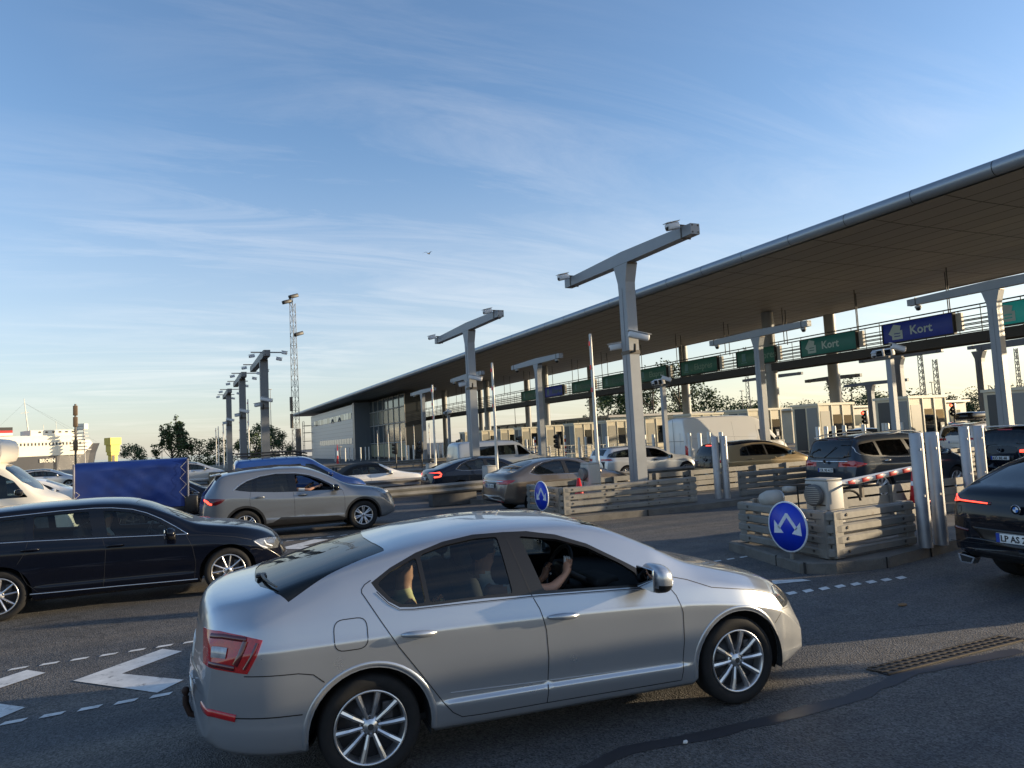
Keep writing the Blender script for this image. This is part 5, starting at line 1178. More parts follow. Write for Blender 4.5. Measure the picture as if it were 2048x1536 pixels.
boothside = mat('booth_panel', (.64, .57, .42), .55, noise=.1, nscale=1.5); boothdark = mat('booth_dark_panel', (.05, .055, .06), .4); boothframe = mat('booth_frame', (.66, .62, .50), .5)
boothglass = glass('booth_glass', (.35, .42, .42), 1.0, .2)
def booth(x, y, label, L=2.6, w=1.7):
    root = empty('toll_booth', (x, y, .15), 0, label, 'toll booth', 'toll booths under the canopy'); h = 2.75
    b = MB(); b.box((L/2, 0, h/2), (L, w, h)); b.build('wall', boothside, root)
    b = MB(); b.box((L/2, 0, h+.06), (L+.14, w+.14, .12)); b.build('roof', boothframe, root)
    b = MB(); b.box((-.012, w*.20, h*.55), (.02, w*.42, h*.82)); b.build('dark_panel', boothdark, root)
    b = MB(); b.box((-.012, -w*.27, h*.55), (.02, w*.38, h*.82)); b.build('end_panel', mat('booth_grey_panel', (.24, .25, .25), .5), root)
    for k, xx in enumerate((.02, .95, 1.75, L-.04)): f = MB(); f.box((xx, -w/2-.02, h/2), (.07, .05, h)); f.build('mullion', boothframe, root)
    for xx, ww, z0, z1 in ((.50, .72, .35, 2.45), (1.35, .62, 1.05, 2.25), (2.15, .60, 1.2, 2.2)):
        g = MB(); g.box((xx, -w/2-.008, (z0+z1)/2), (ww, .012, z1-z0)); g.build('window', boothglass if xx > .6 else mat('booth_door_panel', (.33, .31, .25), .5), root)
    p = MB(); p.box((2.15, -w/2-.05, 1.15), (.26, .06, .9)); p.box((2.15, -w/2-.085, 1.35), (.16, .01, .22), mi=1); p.build('card_terminal', [boothdark, signwhite], root)
    return root
for k in range(13):
    y = 17.4+5.06*k
    near = ['at the right edge behind the roof box', 'beside the slim camera post under the blue card sign', 'beneath the green card sign', 'mostly hidden by the tall white van'] 
    lab = 'beige toll booth '+near[k] if k < 4 else 'pale toll booth in the receding row beneath the canopy'
    booth(30.0, y, lab)

def traffic_light(x, y, z0, label, red=False, rz=0.):
    root = empty('traffic_light', (x, y, .15), rz, label, 'traffic light', 'traffic lights at the booths'); b = MB(); b.tube([(0, 0, 0), (0, 0, z0)], .05, 8); b.build('pole', bolt_m, root)
    b = MB(); b.bbox((0, 0, z0+.15), (.22, .26, .86), .04)
    for k in range(3): b.lathe([(.11, 0), (.10, -.16)], 12, 'X', (-.10, 0, z0+.42-.27*k))
    b.build('housing', black, root)
    for k in range(3):
        g = MB(); g.lathe([(0, -.01), (.095, -.01), (.095, 0)], 14, 'X', (-.115, 0, z0+.42-.27*k)); g.build('lens', mat('red_light_on', (.5, .02, .01), .3, emit=(1, .05, .02), estr=9) if (red and k == 0) else mat('lens_dark', (.03, .025, .02), .2), root)
for i, (x, y, z0) in enumerate(((20.6, 37.7, 1.4), (19.1, 39.8, 1.4), (17.6, 40.6, 1.3), (16.07, 42.31, 1.4), (15.0, 47, 1.4), (14.6, 52, 1.4))): traffic_light(x, y, z0, 'unlit black three-lamp traffic light in front of the distant pale booths')
traffic_light(44.5, 29.0, 2.1, 'lit red traffic light above the white rooftop-box car', True); traffic_light(39.3, 31.3, 1.9, 'lit red traffic light between the two nearest whole booths', True)

# ------------------------------------------------------------------ T-shaped gantries
def cctv(name, parent, p, yaw, pitch, L=.42, r=.075, arm=True):
    o = empty(name, p, yaw); o.parent = parent
    b = MB(); rot = Matrix.Rotation(pitch, 3, 'Y'); b.bbox((0, 0, 0), (L, r*2, r*1.9), .035, rot); b.bbox((.02, 0, r*1.15), (L*1.12, r*2.2, .015), .005, rot); b.build('camera_housing', mat('camera_white', (.60, .60, .60), .4), o)
    g = MB(); c = rot @ Vector((L/2, 0, 0)); g.lathe([(0, .003), (r*.7, .003), (r*.7, -.02)], 14, 'X', c); g.build('lens', ink, o)
    return o
def t_gantry(x, y, zt, label, y0, y1, colw=.33, z0=.15, col=greycol, cams=True, sidecam=True, flare=True, beam=.28, group='grey T-shaped camera gantries'):
    root = empty('camera_gantry', (x, y, z0), 0, label, 'gantry', group); H = zt-z0; d = colw
    b = MB(); hw = d/2; dz = .45
    secs = [(hw*.92, hw*1.12, 0), (hw*.92, hw*1.0, H-beam-.75), (hw*.92, hw*1.08, H-beam-.5), (hw*1.0, hw*1.9, H-beam-.02)] if flare else [(hw, hw, 0), (hw, hw, H-beam)]
    vs = [];
    for a, c, z in secs:
        ch = .18 if False else 0
        vs += [(-a, -c, z), (a, -c, z), (a, c, z), (-a, c, z)]
    fs = [(i*4+j, i*4+(j+1) % 4, (i+1)*4+(j+1) % 4, (i+1)*4+j) for i in range(len(secs)-1) for j in range(4)]; b.add(vs, fs); b.add(vs[:4], [(3, 2, 1, 0)]); b.add(vs[-4:], [(0, 1, 2, 3)])
    b.box((-hw*.93-.004, 0, H*.45), (.012, .02, H*.82)); b.build('column', col, root)
    b = MB(); bw = beam*.9; ya, yb = y0-y, y1-y
    b.add([(-bw/2, ya, H-beam*.95), (bw/2, ya, H-beam*.95), (bw/2, ya, H-.02), (-bw/2, ya, H-.02), (-bw/2, 0, H-beam), (bw/2, 0, H-beam), (bw/2, 0, H+.05), (-bw/2, 0, H+.05), (-bw/2, yb, H-beam*.95), (bw/2, yb, H-beam*.95), (bw/2, yb, H-.02), (-bw/2, yb, H-.02)],
          [(0, 1, 2, 3), (8, 11, 10, 9)]+[(k*4+j, (k+1)*4+j, (k+1)*4+(j+1) % 4, k*4+(j+1) % 4) for k in range(2) for j in range(4)])
    b.build('beam', col, root)
    b = MB(); b.box((0, 0, H-beam-.03), (bw*1.2, hw*4.0, .05)); b.build('cap_plate', bolt_m, root)
    for yy in (ya+.35, yb-.35): b = MB(); b.box((0, yy, H-beam/2), (bw+.03, .03, beam+.02)); b.build('beam_band', bolt_m, root)
    b = MB(); 
    for yy in (ya-.001, yb+.001):
        for sy, sz in ((.1, .1), (-.1, .1), (.1, -.1), (-.1, -.1)): b.box((sy*.8, yy, H-beam/2+sz*.8), (.035, .02, .035))
    b.build('end_bolts', bolt_m, root)
    if cams:
        for yy in (ya+.35, yb-.35):
            c_ = cctv('traffic_camera', root, (-bw/2-.24, yy, H-.02), math.pi, R(14), .34, .085)
            k = MB(); k.tube([(-bw/2-.1, yy, H+.03), (bw/2, yy, H+.03)], .02, 6); k.build('bracket', bolt_m, root)
    if sidecam:
        k = MB(); k.tube([(-hw*.5, -hw*1.05, H*.60), (-hw*.5, -hw*1.8, H*.60), (-hw*.5, -hw*2.0, H*.63)], .035, 8); k.tube([(-hw*.5, hw*1.05, H*.60), (-hw*.5, hw*1.8, H*.60)], .03, 8); k.box((0, 0, H*.60), (hw*2, hw*2.3, .10)); k.build('bracket', bolt_m, root)
        cctv('side_camera', root, (.05, -hw*2.0, H*.66), R(-20), R(14), .55, .085); cctv('side_camera', root, (-.25, hw*1.9, H*.63), math.pi-.4, R(8), .35, .085)
    return root
t_gantry(10.77, 15.46, 6.75, 'largest grey T-shaped gantry, rising over the long barrier with cameras at both beam ends', 12.6, 18.5)
t_gantry(10.7, 26.58, 6.75, 'second grey T-shaped gantry, rising behind the dark blue saloon', 23.4, 30.5)
t_gantry(19.62, 37.93, 6.7, 'grey T-shaped gantry right of the second one, against the canopy soffit', 35.0, 41.4, cams=False, sidecam=False, beam=.3)
t_gantry(18.65, 47.02, 6.7, 'grey T-shaped gantry half hidden behind the second one', 44.2, 50.2, cams=False, sidecam=False, beam=.3)
t_gantry(19.71, 60.75, 6.7, 'small distant T-shaped gantry left of the second one, beside a raised boom', 57.4, 64.0, cams=False, sidecam=False, beam=.3)
t_gantry(26.29, 15.3, 6.7, 'grey T-shaped gantry at the right edge, rising in front of the blue card sign walkway', 11.4, 18.5, cams=False, sidecam=False)
t_gantry(26.0, 26.42, 6.7, 'grey T-shaped gantry in front of the green express sign', 23.2, 29.8, cams=False, sidecam=False, beam=.3)
for x, y, ya, yb in ((26.29, 15.3, 18.1, 14.0), (26.0, 26.42, 29.3, 23.5), (19.62, 37.93, 40.7, 35.4), (18.65, 47.02, 49.6, 44.6), (19.71, 60.75, 63, 58)):
    for yy in (ya, yb):
        c_ = empty('dome_camera', (x-.05, yy, 6.30), 0, 'small dome camera hanging under the beam end of a grey gantry', 'camera', 'dome cameras under the gantry beams'); b = MB(); b.lathe([(.0, -.12), (.07, -.10), (.10, -.03), (.10, .02)], 14, 'Z'); b.build('dome', ink, c_); b = MB(); b.lathe([(.12, .0), (.13, .06), (.05, .10), (0, .10)], 14, 'Z'); b.build('cap', ltgrey, c_)
darkcol = mat('gantry_dark', (.14, .15, .16), .5, .2, noise=.1)
def left_gantry(x, y, label, zt=6.6):
    root = t_gantry(x, y, zt, label, y-1.6, y+5.5, .36, .15, darkcol, False, True, False, .30, 'dark camera gantries at the left')
    H = zt-.15; b = MB(); b.tube([(-.6, -.4, H+.02), (.85, -.4, H+.02)], .03, 8); b.tube([(-.55, 4.6, H+.02), (.7, 4.6, H+.02)], .03, 8); b.build('cross_tube', darkcol, root)
    for (xx, yy, zz_) in ((-.55, -.4, -.16), (.65, -.4, -.30), (.9, -.4, .0), (-.5, 4.6, -.16), (.6, 4.6, -.3)): cctv('traffic_camera', root, (xx, yy, H+zz_), math.pi+.3 if xx < 0 else -.2, R(12), .26, .07)
left_gantry(3.63, 35.11, 'nearest and tallest dark gantry post at the left, above the blue van'); left_gantry(3.37, 44.49, 'middle dark gantry post of the left row'); left_gantry(3.28, 55.8, 'furthest and lowest dark gantry post of the left row')
for i, (x, y, z, a, b_) in enumerate(((47, 34.3, 6.6, 31.0, 37.5), (44.5, 38, 5.4, 35.5, 40.5), (48, 47.5, 6.4, 44, 51), (49, 25.0, 6.7, 21, 30.5), (48.5, 29.5, 6.5, 22.8, 29.6), (53, 41.5, 5.2, 38, 44))):
    t_gantry(x, y, z, 'dark T-shaped gantry beyond the booths, silhouetted against the pale evening sky', a, b_, .42, .15, darkcol, False, False, True, .26, 'dark gantries beyond the booths')
def camera_post(x, y, h, label, sc=1.):
    root = empty('camera_post', (x, y, .15), 0, label, 'camera post', 'camera posts on the islands'); b = MB(); b.box((0, 0, h/2), (.17, .17, h)); b.build('post', greycol, root)
    b = MB(); b.box((-.05, 0, h+.02), (.10, .95, .05)); b.box((-.05, 0, h+.10), (.08, .08, .2)); b.build('cross_arm', bolt_m, root)
    for yy, m_ in ((.22, ink), (-.08, ink)):
        b = MB(); b.bbox((-.08, yy, h+.22), (.16, .24, .24), .02, Matrix.Rotation(R(-10), 3, 'Y')); b.build('flash_unit', mat('camera_white', (.6, .6, .6)), root); b = MB(); b.box((-.172, yy, h+.20), (.01, .20, .18), Matrix.Rotation(R(-10), 3, 'Y')); b.build('flash_glass', blackglass, root)
    cctv('side_camera', root, (-.05, .46, h+.20), math.pi+.5, R(18), .36, .08); cctv('side_camera', root, (-.05, -.36, h+.30), math.pi-.6, R(-22), .42, .08)
camera_post(19.95, 14.85, 3.72, 'slim grey post carrying flash units and white cameras below the blue card sign'); camera_post(18.5, 24.4, 3.72, 'slim grey post with white cameras just right of the largest gantry column')
camera_post(17.3, 47.6, 3.7, 'distant slim camera post with white heads left of the second gantry')

# ------------------------------------------------------------------ canopy, walkway, signs, office building
soff = bpy.data.materials.new('soffit_panels'); soff.use_nodes = True; t = soff.node_tree; b_ = t.nodes['Principled BSDF']; tcn = N(t, 'ShaderNodeTexCoord')
br = N(t, 'ShaderNodeTexBrick'); br.offset = 0; br.inputs['Scale'].default_value = 1; br.inputs['Brick Width'].default_value = 1.0; br.inputs['Row Height'].default_value = 2.60; br.inputs['Mortar Size'].default_value = .035; br.squash = 1; br.inputs['Mortar Smooth'].default_value = .3
br.inputs['Color1'].default_value = (.30, .262, .215, 1); br.inputs['Color2'].default_value = (.27, .238, .198, 1); br.inputs['Mortar'].default_value = (.05, .043, .036, 1)
LK(t, tcn.outputs['Object'], br.inputs['Vector']); LK(t, br.outputs['Color'], b_.inputs['Base Color']); b_.inputs['Roughness'].default_value = .6
roofgrey = mat('canopy_edge_metal', (.30, .33, .36), .38, .5, noise=.08, nscale=.5)
root = empty('toll_canopy', (22, -12, 0), 0, 'vast flat canopy with rounded metal edge and brown panelled underside over the toll lanes', 'canopy')
Lc = 170
b = MB(); prof = [(.10, 9.02), (1.6, 8.98), (8, 9.0), (15, 9.08), (18.2, 9.28), (19.0, 9.55)]
n_ = len(prof); vs = [(x, y, z) for y in (0, Lc) for x, z in prof]; b.add(vs, [(i, i+1, n_+i+1, n_+i) for i in range(n_-1)], 0, True); b.build('soffit', soff, root)
b = MB(); pr = [(19.0, 9.555), (19.0, 9.62), (14, 9.95), (4, 9.85), (.25, 9.53)]; n_ = len(pr); vs = [(x, y, z) for y in (0, Lc) for x, z in pr]; b.add(vs, [(i, i+1, n_+i+1, n_+i) for i in range(n_-1)], 0, True)
for y in (0, Lc): b.add([(.1, y, 9.03), (15, y, 9.085), (19, y, 9.55), (14, y, 9.95), (4, y, 9.85), (.25, y, 9.56)], [(0, 1, 2, 3, 4, 5)])
b.build('roof_skin', roofgrey, root)
b = MB(); b.tube([(.10, 0, 9.30), (.10, Lc, 9.30)], .245, 24); b.build('edge_tube', roofgrey, root)
b = MB(); k = 0
while k*2.6 < Lc: b.lathe([(.249, -.012), (.249, .012)], 24, 'Y', (.10, 1.0+k*2.6+.0, 9.30)); k += 1
b.build('edge_joint', ink, root)
b = MB(); b.add([(17.6, y, z) for y in (0, Lc) for z in (9.20,)]+[(19.02, y, 9.52) for y in (0, Lc)], [(0, 1, 3, 2)]); b.build('rear_soffit_strip', mat('canopy_rear_pale', (.50, .47, .40), .5), root)
colm = mat('canopy_column', (.23, .235, .23), .5, .1, noise=.1, nscale=.6)
for k in range(7):
    y = 32.8+15*k
    for x in (33.2, 38.6):
        b = MB(); b.lathe([(.36, 0), (.36, 8.9+.0)], 24, 'Z'); o = b.build('column', colm, root); o.location = (x-22, y+12, .1)
        
walk = mat('walkway_steel', (.045, .043, .04), .7, .0, noise=.2)
wk = empty('service_walkway', (33, 0, 0), 0, 'long dark service walkway hung under the canopy with thin railings', 'walkway'); W0, W1 = 9.5, 125
b = MB(); b.box((0, (W0+W1)/2, 5.55), (.10, W1-W0, .46)); b.box((1.1, (W0+W1)/2, 5.55), (.10, W1-W0, .46)); b.box((.55, (W0+W1)/2, 5.60), (1.0, W1-W0, .05)); b.build('deck_beam', walk, wk)
b = MB()
for z in (5.95, 6.15, 6.35, 6.55, 7.02): 
    for x in (0, 1.1): b.tube([(x, W0, z), (x, W1, z)], .026 if z < 7 else .035, 5)
b.build('railing', walk, wk)
y = W0; k = 0
while y < W1:
    b = MB(); b.tube([(0, y, 5.5), (0, y, 7.02)], .02, 5); b.tube([(1.1, y, 5.5), (1.1, y, 7.02)], .02, 5); b.box((.55, y, 5.42), (1.1, .08, .12)); b.build('rail_post', walk, wk); y += 1.72; k += 1
y = 11
while y < W1:
    b = MB(); b.tube([(.0, y, 6.9), (.0, y, 9.05)], .028, 5); b.build('hanger_rod', walk, wk); b = MB(); b.tube([(1.1, y+.8, 6.9), (1.1, y+.8, 9.05)], .028, 5); b.build('hanger_rod', walk, wk); y += 5.1
green = mat('lane_sign_green', (.006, .11, .10), .4, noise=.1, emit=(.01, .13, .10), estr=.05); navyb = mat('lane_sign_blue', (.004, .018, .18), .4, noise=.08, emit=(.006, .03, .30), estr=.05); turq = mat('lane_sign_turquoise', (.01, .24, .22), .4, noise=.1, emit=(.01, .24, .22), estr=.15)
dgreen = mat('lane_sign_dark_green', (.006, .075, .045), .45, emit=(.006, .075, .045), estr=.05); lett = mat('sign_letter', (.42, .52, .50), .5)
def lane_sign(y1, w, m, txt, label, z0=5.86, h=.95, icon='cards', lm=lett):
    """y1: left end as seen by drivers (larger y)"""
    root = empty('lane_sign', (32.82, y1-w/2, z0+h/2), 0, label, 'lane sign', 'lane signs hung on the walkway')
    b = MB(); b.bbox((0, 0, 0), (.16, w, h), .02); b.build('panel', m, root); b = MB(); b.box((0, -w/2-.03, 0), (.22, .05, h+.06)); b.box((0, w/2+.03, 0), (.22, .05, h+.06)); b.box((0, 0, -h/2-.03), (.2, w+.1, .05)); b.build('panel_frame', walk, root)
    b = MB(); b.box((.12, -w/2-.22, 0), (.16, .26, h*.9)); b.build('switch_box', ltgrey, root)
    if txt: text_mesh(None, txt, .60, lm, 'lettering', (-.084, w/2-1.45 if icon else w/2-.5, -.20), (R(90), 0, R(-90)), .003, parent=root, bold=.012)
    if icon == 'cards':
        b = MB(); c = w/2-.72
        def card(cy, cz, ww, hh, rot, mi, xo):
            M = Matrix.Rotation(rot, 3, 'X'); vs = [M @ Vector((0, sy*ww/2, sz*hh/2)) for sy, sz in ((1, -1), (-1, -1), (-1, 1), (1, 1))]; b.add([(xo, v.y+cy, v.z+cz) for v in vs], [(0, 1, 2, 3)], mi)
        card(c+.10, .06, .42, .52, R(35), 0, -.086); card(c-.02, .10, .40, .54, R(15), 0, -.089); card(c-.06, -.14, .58, .44, 0, 0, -.092)
        for zz_ in (-.06, -.20): card(c-.06, zz_, .34, .045, 0, 1, -.094)
        b.build('card_symbol', [lm, m], root)
    elif icon == 'tag':
        b = MB(); b.box((-.086, w/2-.62, .05), (.004, .34, .50)); b.box((-.088, w/2-.62, -.28), (.004, .5, .06)); b.build('tag_symbol', mat('sign_symbol_dim', (.08, .2, .2), .5), root)
dim = mat('sign_letter_dim', (.14, .24, .17), .5)
lane_sign(19.3, 3.7, turq, 'Kort', 'turquoise card lane sign cut off by the right edge of the picture')
lane_sign(24.6, 3.62, navyb, 'Kort', 'deep blue lane sign reading Kort with a white card symbol')
lane_sign(29.95, 3.7, green, 'Kort', 'green lane sign reading Kort with a card symbol')
lane_sign(35.2, 3.2, dgreen, 'Ekspres', 'dark green Ekspres lane sign half hidden by a gantry post and a round column', icon='tag', lm=dim)
lane_sign(40.9, 3.8, dgreen, 'Ekspres', 'dark green Ekspres lane sign fully in view right of the largest gantry', icon='tag', lm=dim)
lane_sign(46.2, 3.6, dgreen, 'Ekspres', 'dark green Ekspres lane sign touching the right side of the largest gantry column', icon='tag', lm=dim)
for k, y in enumerate((51.4, 56.6, 62.0, 67.3)): lane_sign(y, 3.5, dgreen if k != 2 else navyb, 'Ekspres', 'unlit lane sign %s on the walkway left of the largest gantry column' % ['nearest', 'second', 'dark blue one third', 'furthest'][k], icon='tag', lm=mat('sign_letter_faint', (.04, .10, .08), .5))

clad = bpy.data.materials.new('facade_cladding'); clad.use_nodes = True; t = clad.node_tree; b_ = t.nodes['Principled BSDF']; tcn = N(t, 'ShaderNodeTexCoord')
sx = N(t, 'ShaderNodeSeparateXYZ'); LK(t, tcn.outputs['Object'], sx.inputs[0]); wv = N(t, 'ShaderNodeMath', operation='FRACT'); ml = N(t, 'ShaderNodeMath', operation='MULTIPLY'); ml.inputs[1].default_value = 1/.62
LK(t, sx.outputs['Z'], ml.inputs[0]); LK(t, ml.outputs[0], wv.inputs[0]); cr_ = N(t, 'ShaderNodeMapRange'); cr_.inputs['From Min'].default_value = .0; cr_.inputs['From Max'].default_value = .12; LK(t, wv.outputs[0], cr_.inputs['Value'])
mx_ = N(t, 'ShaderNodeMix', data_type='RGBA'); LK(t, cr_.outputs[0], mx_.inputs[0]); mx_.inputs[6].default_value = (.15, .16, .17, 1); mx_.inputs[7].default_value = (.36, .39, .42, 1); LK(t, mx_.outputs[2], b_.inputs['Base Color']); b_.inputs['Roughness'].default_value = .4; b_.inputs['Metallic'].default_value = .3
winm = mat('office_window', (.10, .13, .15), .08, .6); winpale = mat('office_window_pale', (.34, .38, .40), .12, .5)  # dark panes and paler panes, each one even colour
root = empty('office_building', (24, 109, 0), 0, 'grey clad office building with glass front at the far end under the canopy', 'building')
b = MB(); b.box((4, 19, 4.2), (8, 38, 8.4)); b.build('wall', clad, root)
for k in range(17):
    w_ = MB(); w_.box((-.02, 1.5+2.0*k, 6.75), (.06, 1.8, .95)); w_.build('window', winpale if k % 3 else winm, root)
    if k < 14: w_ = MB(); w_.box((-.02, 1.5+2.0*k, 2.85), (.06, 1.8, .85)); w_.build('window', winpale, root)
for k in (4, 7): w_ = MB(); w_.box((-.12, 1.5+2.0*k, 6.6), (.10, .7, .9), Matrix.Rotation(R(20), 3, 'Y')); w_.build('open_sash', ink, root)
b = MB(); b.box((4, -.6, 4.3), (8, 1.2, 8.6)); b.build('end_wall', mat('office_end_dark', (.12, .14, .16), .35), root)
st = MB()
for z in (1.8, 3.5, 5.2, 6.6): st.box((-.8, 38.5, z), (1.4, 2.4, .10)); st.tube([(-1.45, 37.4, z+.9), (-1.45, 39.6, z+.9)], .04, 5)
for y_ in (37.5, 39.5): st.tube([(-1.45, y_, 0), (-1.45, y_, 7.4)], .06, 6)
st.build('fire_stair', bolt_m, root)
gb = empty('glass_hall', (26.5, 89, 0), 0, 'glass fronted hall beside the grey office block behind distant booms', 'building')
b = MB(); b.box((1.2, 9.5, 4.3), (2.4, 18.8, 8.5)); b.build('wall', mat('hall_dark', (.035, .04, .045), .25, .2), gb)
for z0, z1, m_ in ((.3, 2.1, mat('hall_lower_panel', (.30, .28, .18), .4)), (2.4, 4.7, winm), (5.0, 6.8, mat('hall_mid_panel', (.22, .22, .18), .25, .3)), (7.0, 8.4, winm)):
    for k in range(7): w_ = MB(); w_.box((-.03, 1.5+2.75*k, (z0+z1)/2), (.06, 2.6, z1-z0)); w_.build('glazing', m_, gb)
b = MB()
for k in range(7): b.box((-.10, .1+2.75*k, 4.3), (.10, .10, 8.5))
for z in (2.25, 4.85, 6.9): b.box((-.10, 9.5, z), (.10, 18.8, .10))
b.build('mullion', ltgrey, gb)
root = empty('glass_box', (42, 66, 0), 0, 'long low glazed shed beyond the booths near the dark trees', 'building')
b = MB(); b.box((9, 22, 1.9), (14, 40, 3.8)); b.build('wall', mat('shed_glass', (.26, .30, .31), .25, .3), root); b = MB(); b.box((9, 22, 3.9), (15, 41, .25)); b.build('roof', ltgrey, root)
for k in range(14): w_ = MB(); w_.box((1.93, 3+3*k, 1.9), (.1, .12, 3.8)); w_.build('mullion', boothframe, root)
for i, (x, y, L, h) in enumerate(((58, 55, 12, 3.4), (62, 45, 9, 3.3), (66, 72, 10, 4.0))):
    r_ = empty('service_hut', (x, y, 0), 0, ['low cream service hut with flat roof beyond the booths', 'cream flat-roofed hut behind the white van', 'pale pavilion with open roof before the dark trees'][i], 'building'); b = MB(); b.box((L/2, 1.5, h/2), (L, 3, h)); b.build('wall', boothside, r_); b = MB(); b.box((L/2, 1.5, h+.12), (L+.6, 3.6, .22)); b.build('roof', boothframe, r_)
    for k in range(3): w_ = MB(); w_.box((L*(.2+.3*k), -.02, h*.6), (L*.18, .06, h*.35)); w_.build('window', winm, r_)

for i, (x, y) in enumerate(((24, 26.8), (24, 30.7), (25, 37.8), (25, 42.5), (25, 47.0), (26, 52.4), (26, 57.5), (27, 62.5), (20, 44.5), (21, 55))):
    r_ = empty('pipe_railing', (x, y, .15), 0, 'thin pale pipe railing on a far island in front of the booths', 'railing', 'pipe railings on the far islands'); b = MB()
    for z in (.5, .8, 1.1): b.tube([(0, 0, z), (3.6, 0, z)], .025, 5)
    b.build('rail', white_steel, r_)
    for k in range(5): b = MB(); b.tube([(.9*k, 0, 0), (.9*k, 0, 1.1)], .028, 5); b.build('post', white_steel, r_)
for i, (x, y) in enumerate(((27.5, 38.6), (27.2, 44.0), (27.4, 49.0), (27.4, 54.2), (27.5, 33.5), (28.2, 59))):
    r_ = empty('marker_post', (x, y, .15), 0, 'red and white banded marker post standing by a pale distant booth', 'marker post', 'banded marker posts by the booths')
    for k in range(7): b = MB(); b.box((0, 0, .2+.26*k), (.10, .10, .26)); b.build('band', redpaint if k % 2 else signwhite, r_)
sheet('quay', [[(-26, 160), (-3, 160), (-3, 200), (-26, 200)]], -.01, concrete)
# ------------------------------------------------------------------ trees, masts, harbour
leafm = []
for i, c in enumerate(((.045, .075, .02), (.06, .09, .025), (.035, .06, .02))):
    m = mat('foliage_%s' % 'abc'[i], c, .75, noise=.35, nscale=3); m.node_tree.nodes['Principled BSDF'].inputs['Subsurface Weight'].default_value = 0; leafm.append(m)
bark = mat('bark', (.07, .055, .04), .9, noise=.3, nscale=6)
def tree(x, y, h, w, label, n=900, seed=1, trunk=.25, leaf=.28, group='trees around the plaza', low=.15, spiky=False):
    r = random.Random(seed); root = empty('tree', (x, y, 0), r.uniform(0, 6), label, 'tree', group)
    tr = MB(); limbs = []
    tr.tube([(0, 0, 0), (r.uniform(-.1, .1)*h*.2, 0, h*.3), (r.uniform(-.1, .1)*h*.3, .0, h*.75)], [trunk*h*.07, trunk*h*.05, .02*h*.4], 8)
    cl = []
    for k in range(12 if not spiky else 18):
        a = r.uniform(0, 6.28); z = h*r.uniform(low, .80); rad = w*.5*math.sqrt(max(.05, 1-((z/h-.5)/.55)**2))*r.uniform(.5, 1.0)
        if spiky: rad = w*.5*(1-z/h*.75)*r.uniform(.5, 1.1)
        p = Vector((math.cos(a)*rad, math.sin(a)*rad, z+h*.08)); tr.tube([(0, 0, z*.6), p*.5+Vector((0, 0, z*.25)), p], [.03*h*.35, .02*h*.3, .006*h], 5)
        cl.append((p, w*r.uniform(.13, .24) if not spiky else w*.10))
        if spiky:
            for t_ in range(7): q = p+Vector((r.uniform(-.1, .1)*w, r.uniform(-.1, .1)*w, r.uniform(.05, .28)*h)); tr.tube([p, q], .012*h*.4, 4); cl.append((q, w*.05)); cl.append((p*.5+q*.5, w*.07))
    cl.append((Vector((0, 0, h*.85)), w*.18)); tr.build('trunk', bark, root)
    cr = MB()
    for _ in range(int(n*2.6)):
        c, s = r.choice(cl); d = Vector((r.gauss(0, 1), r.gauss(0, 1), r.gauss(0, .8))); d = d.normalized()*s*r.uniform(.3, 1.15)
        p = c+d; a = Vector((r.uniform(-1, 1), r.uniform(-1, 1), r.uniform(-.6, .6))).normalized(); b_ = a.cross(Vector((r.uniform(-1, 1), r.uniform(-1, 1), r.uniform(-1, 1)))).normalized(); l = leaf*.78*r.uniform(.6, 1.4)
        cr.add([p-a*l*.5, p+b_*l*.32, p+a*l*.5, p-b_*l*.32], [(0, 1, 2, 3)], r.choice((0, 0, 1, 2)))
    cr.build('crown', leafm, root); return root
tree(-6.9, 134, 4.3, 4.2, 'small round tree standing alone between the yellow tower and the trailer top', 700, 3, leaf=.32)
tree(-.9, 100, 6.2, 5.5, 'spiky dark tree with upright shoots above the blue trailer', 1500, 5, leaf=.34, spiky=True); tree(2.2, 101, 3.9, 5.0, 'low bushy tree right of the spiky one', 1100, 6, leaf=.3, low=.05); tree(4.6, 98, 4.2, 3.6, 'thin tree left of the white boom cluster', 700, 8, leaf=.26)
tree(8.6, 95, 5.0, 5.0, 'dense dark tree behind the left row of gantry posts', 1400, 9, leaf=.3, low=.05); tree(11.6, 110, 6.2, 4.6, 'round tree between the last two left gantry posts', 1100, 10, leaf=.3); tree(15.3, 122, 5.0, 4.6, 'round tree behind the lattice mast', 900, 12, leaf=.3)
for i, (x, y, h, w) in enumerate(((66, 90, 11.5, 10), (73, 92, 13.5, 10), (60, 93, 8.5, 8), (80, 97, 9.5, 9), (89, 96, 6.6, 9), (97, 99, 6.2, 8), (98, 80, 9.0, 8), (107, 84, 6.6, 8), (119, 85, 6.5, 9), (126, 83, 5.8, 8), (133, 80, 6.4, 9), (140, 75, 7.8, 8), (150, 76, 7.0, 9), (104, 95, 5.6, 9))):
    tree(x, y, h, w, ['tall dark tree seen beneath the canopy above the booths', 'tree on the skyline beyond the toll booths at the right'][i > 3], 1500 if i < 4 else 1000, 30+i, leaf=.5, low=.08, group='skyline trees beyond the booths')
hd = MB(); rr_ = random.Random(4)
for _ in range(5000):
    x = rr_.uniform(50, 190); p = Vector((x, 108-x*.16+rr_.uniform(-2, 2), rr_.uniform(0, 3.2)*(.7+.3*math.sin(x*.3)))); a = Vector((rr_.uniform(-1, 1), rr_.uniform(-1, 1), rr_.uniform(-1, 1))).normalized(); q = a.orthogonal().normalized(); l = rr_.uniform(.4, .9)
    hd.add([p-a*l*.5, p+q*l*.35, p+a*l*.5, p-q*l*.35], [(0, 1, 2, 3)], rr_.choice((0, 1, 2)))
tag(hd.build('hedge_belt', leafm), 'dark hedge belt behind the far booths and huts', 'hedge', kind='stuff')
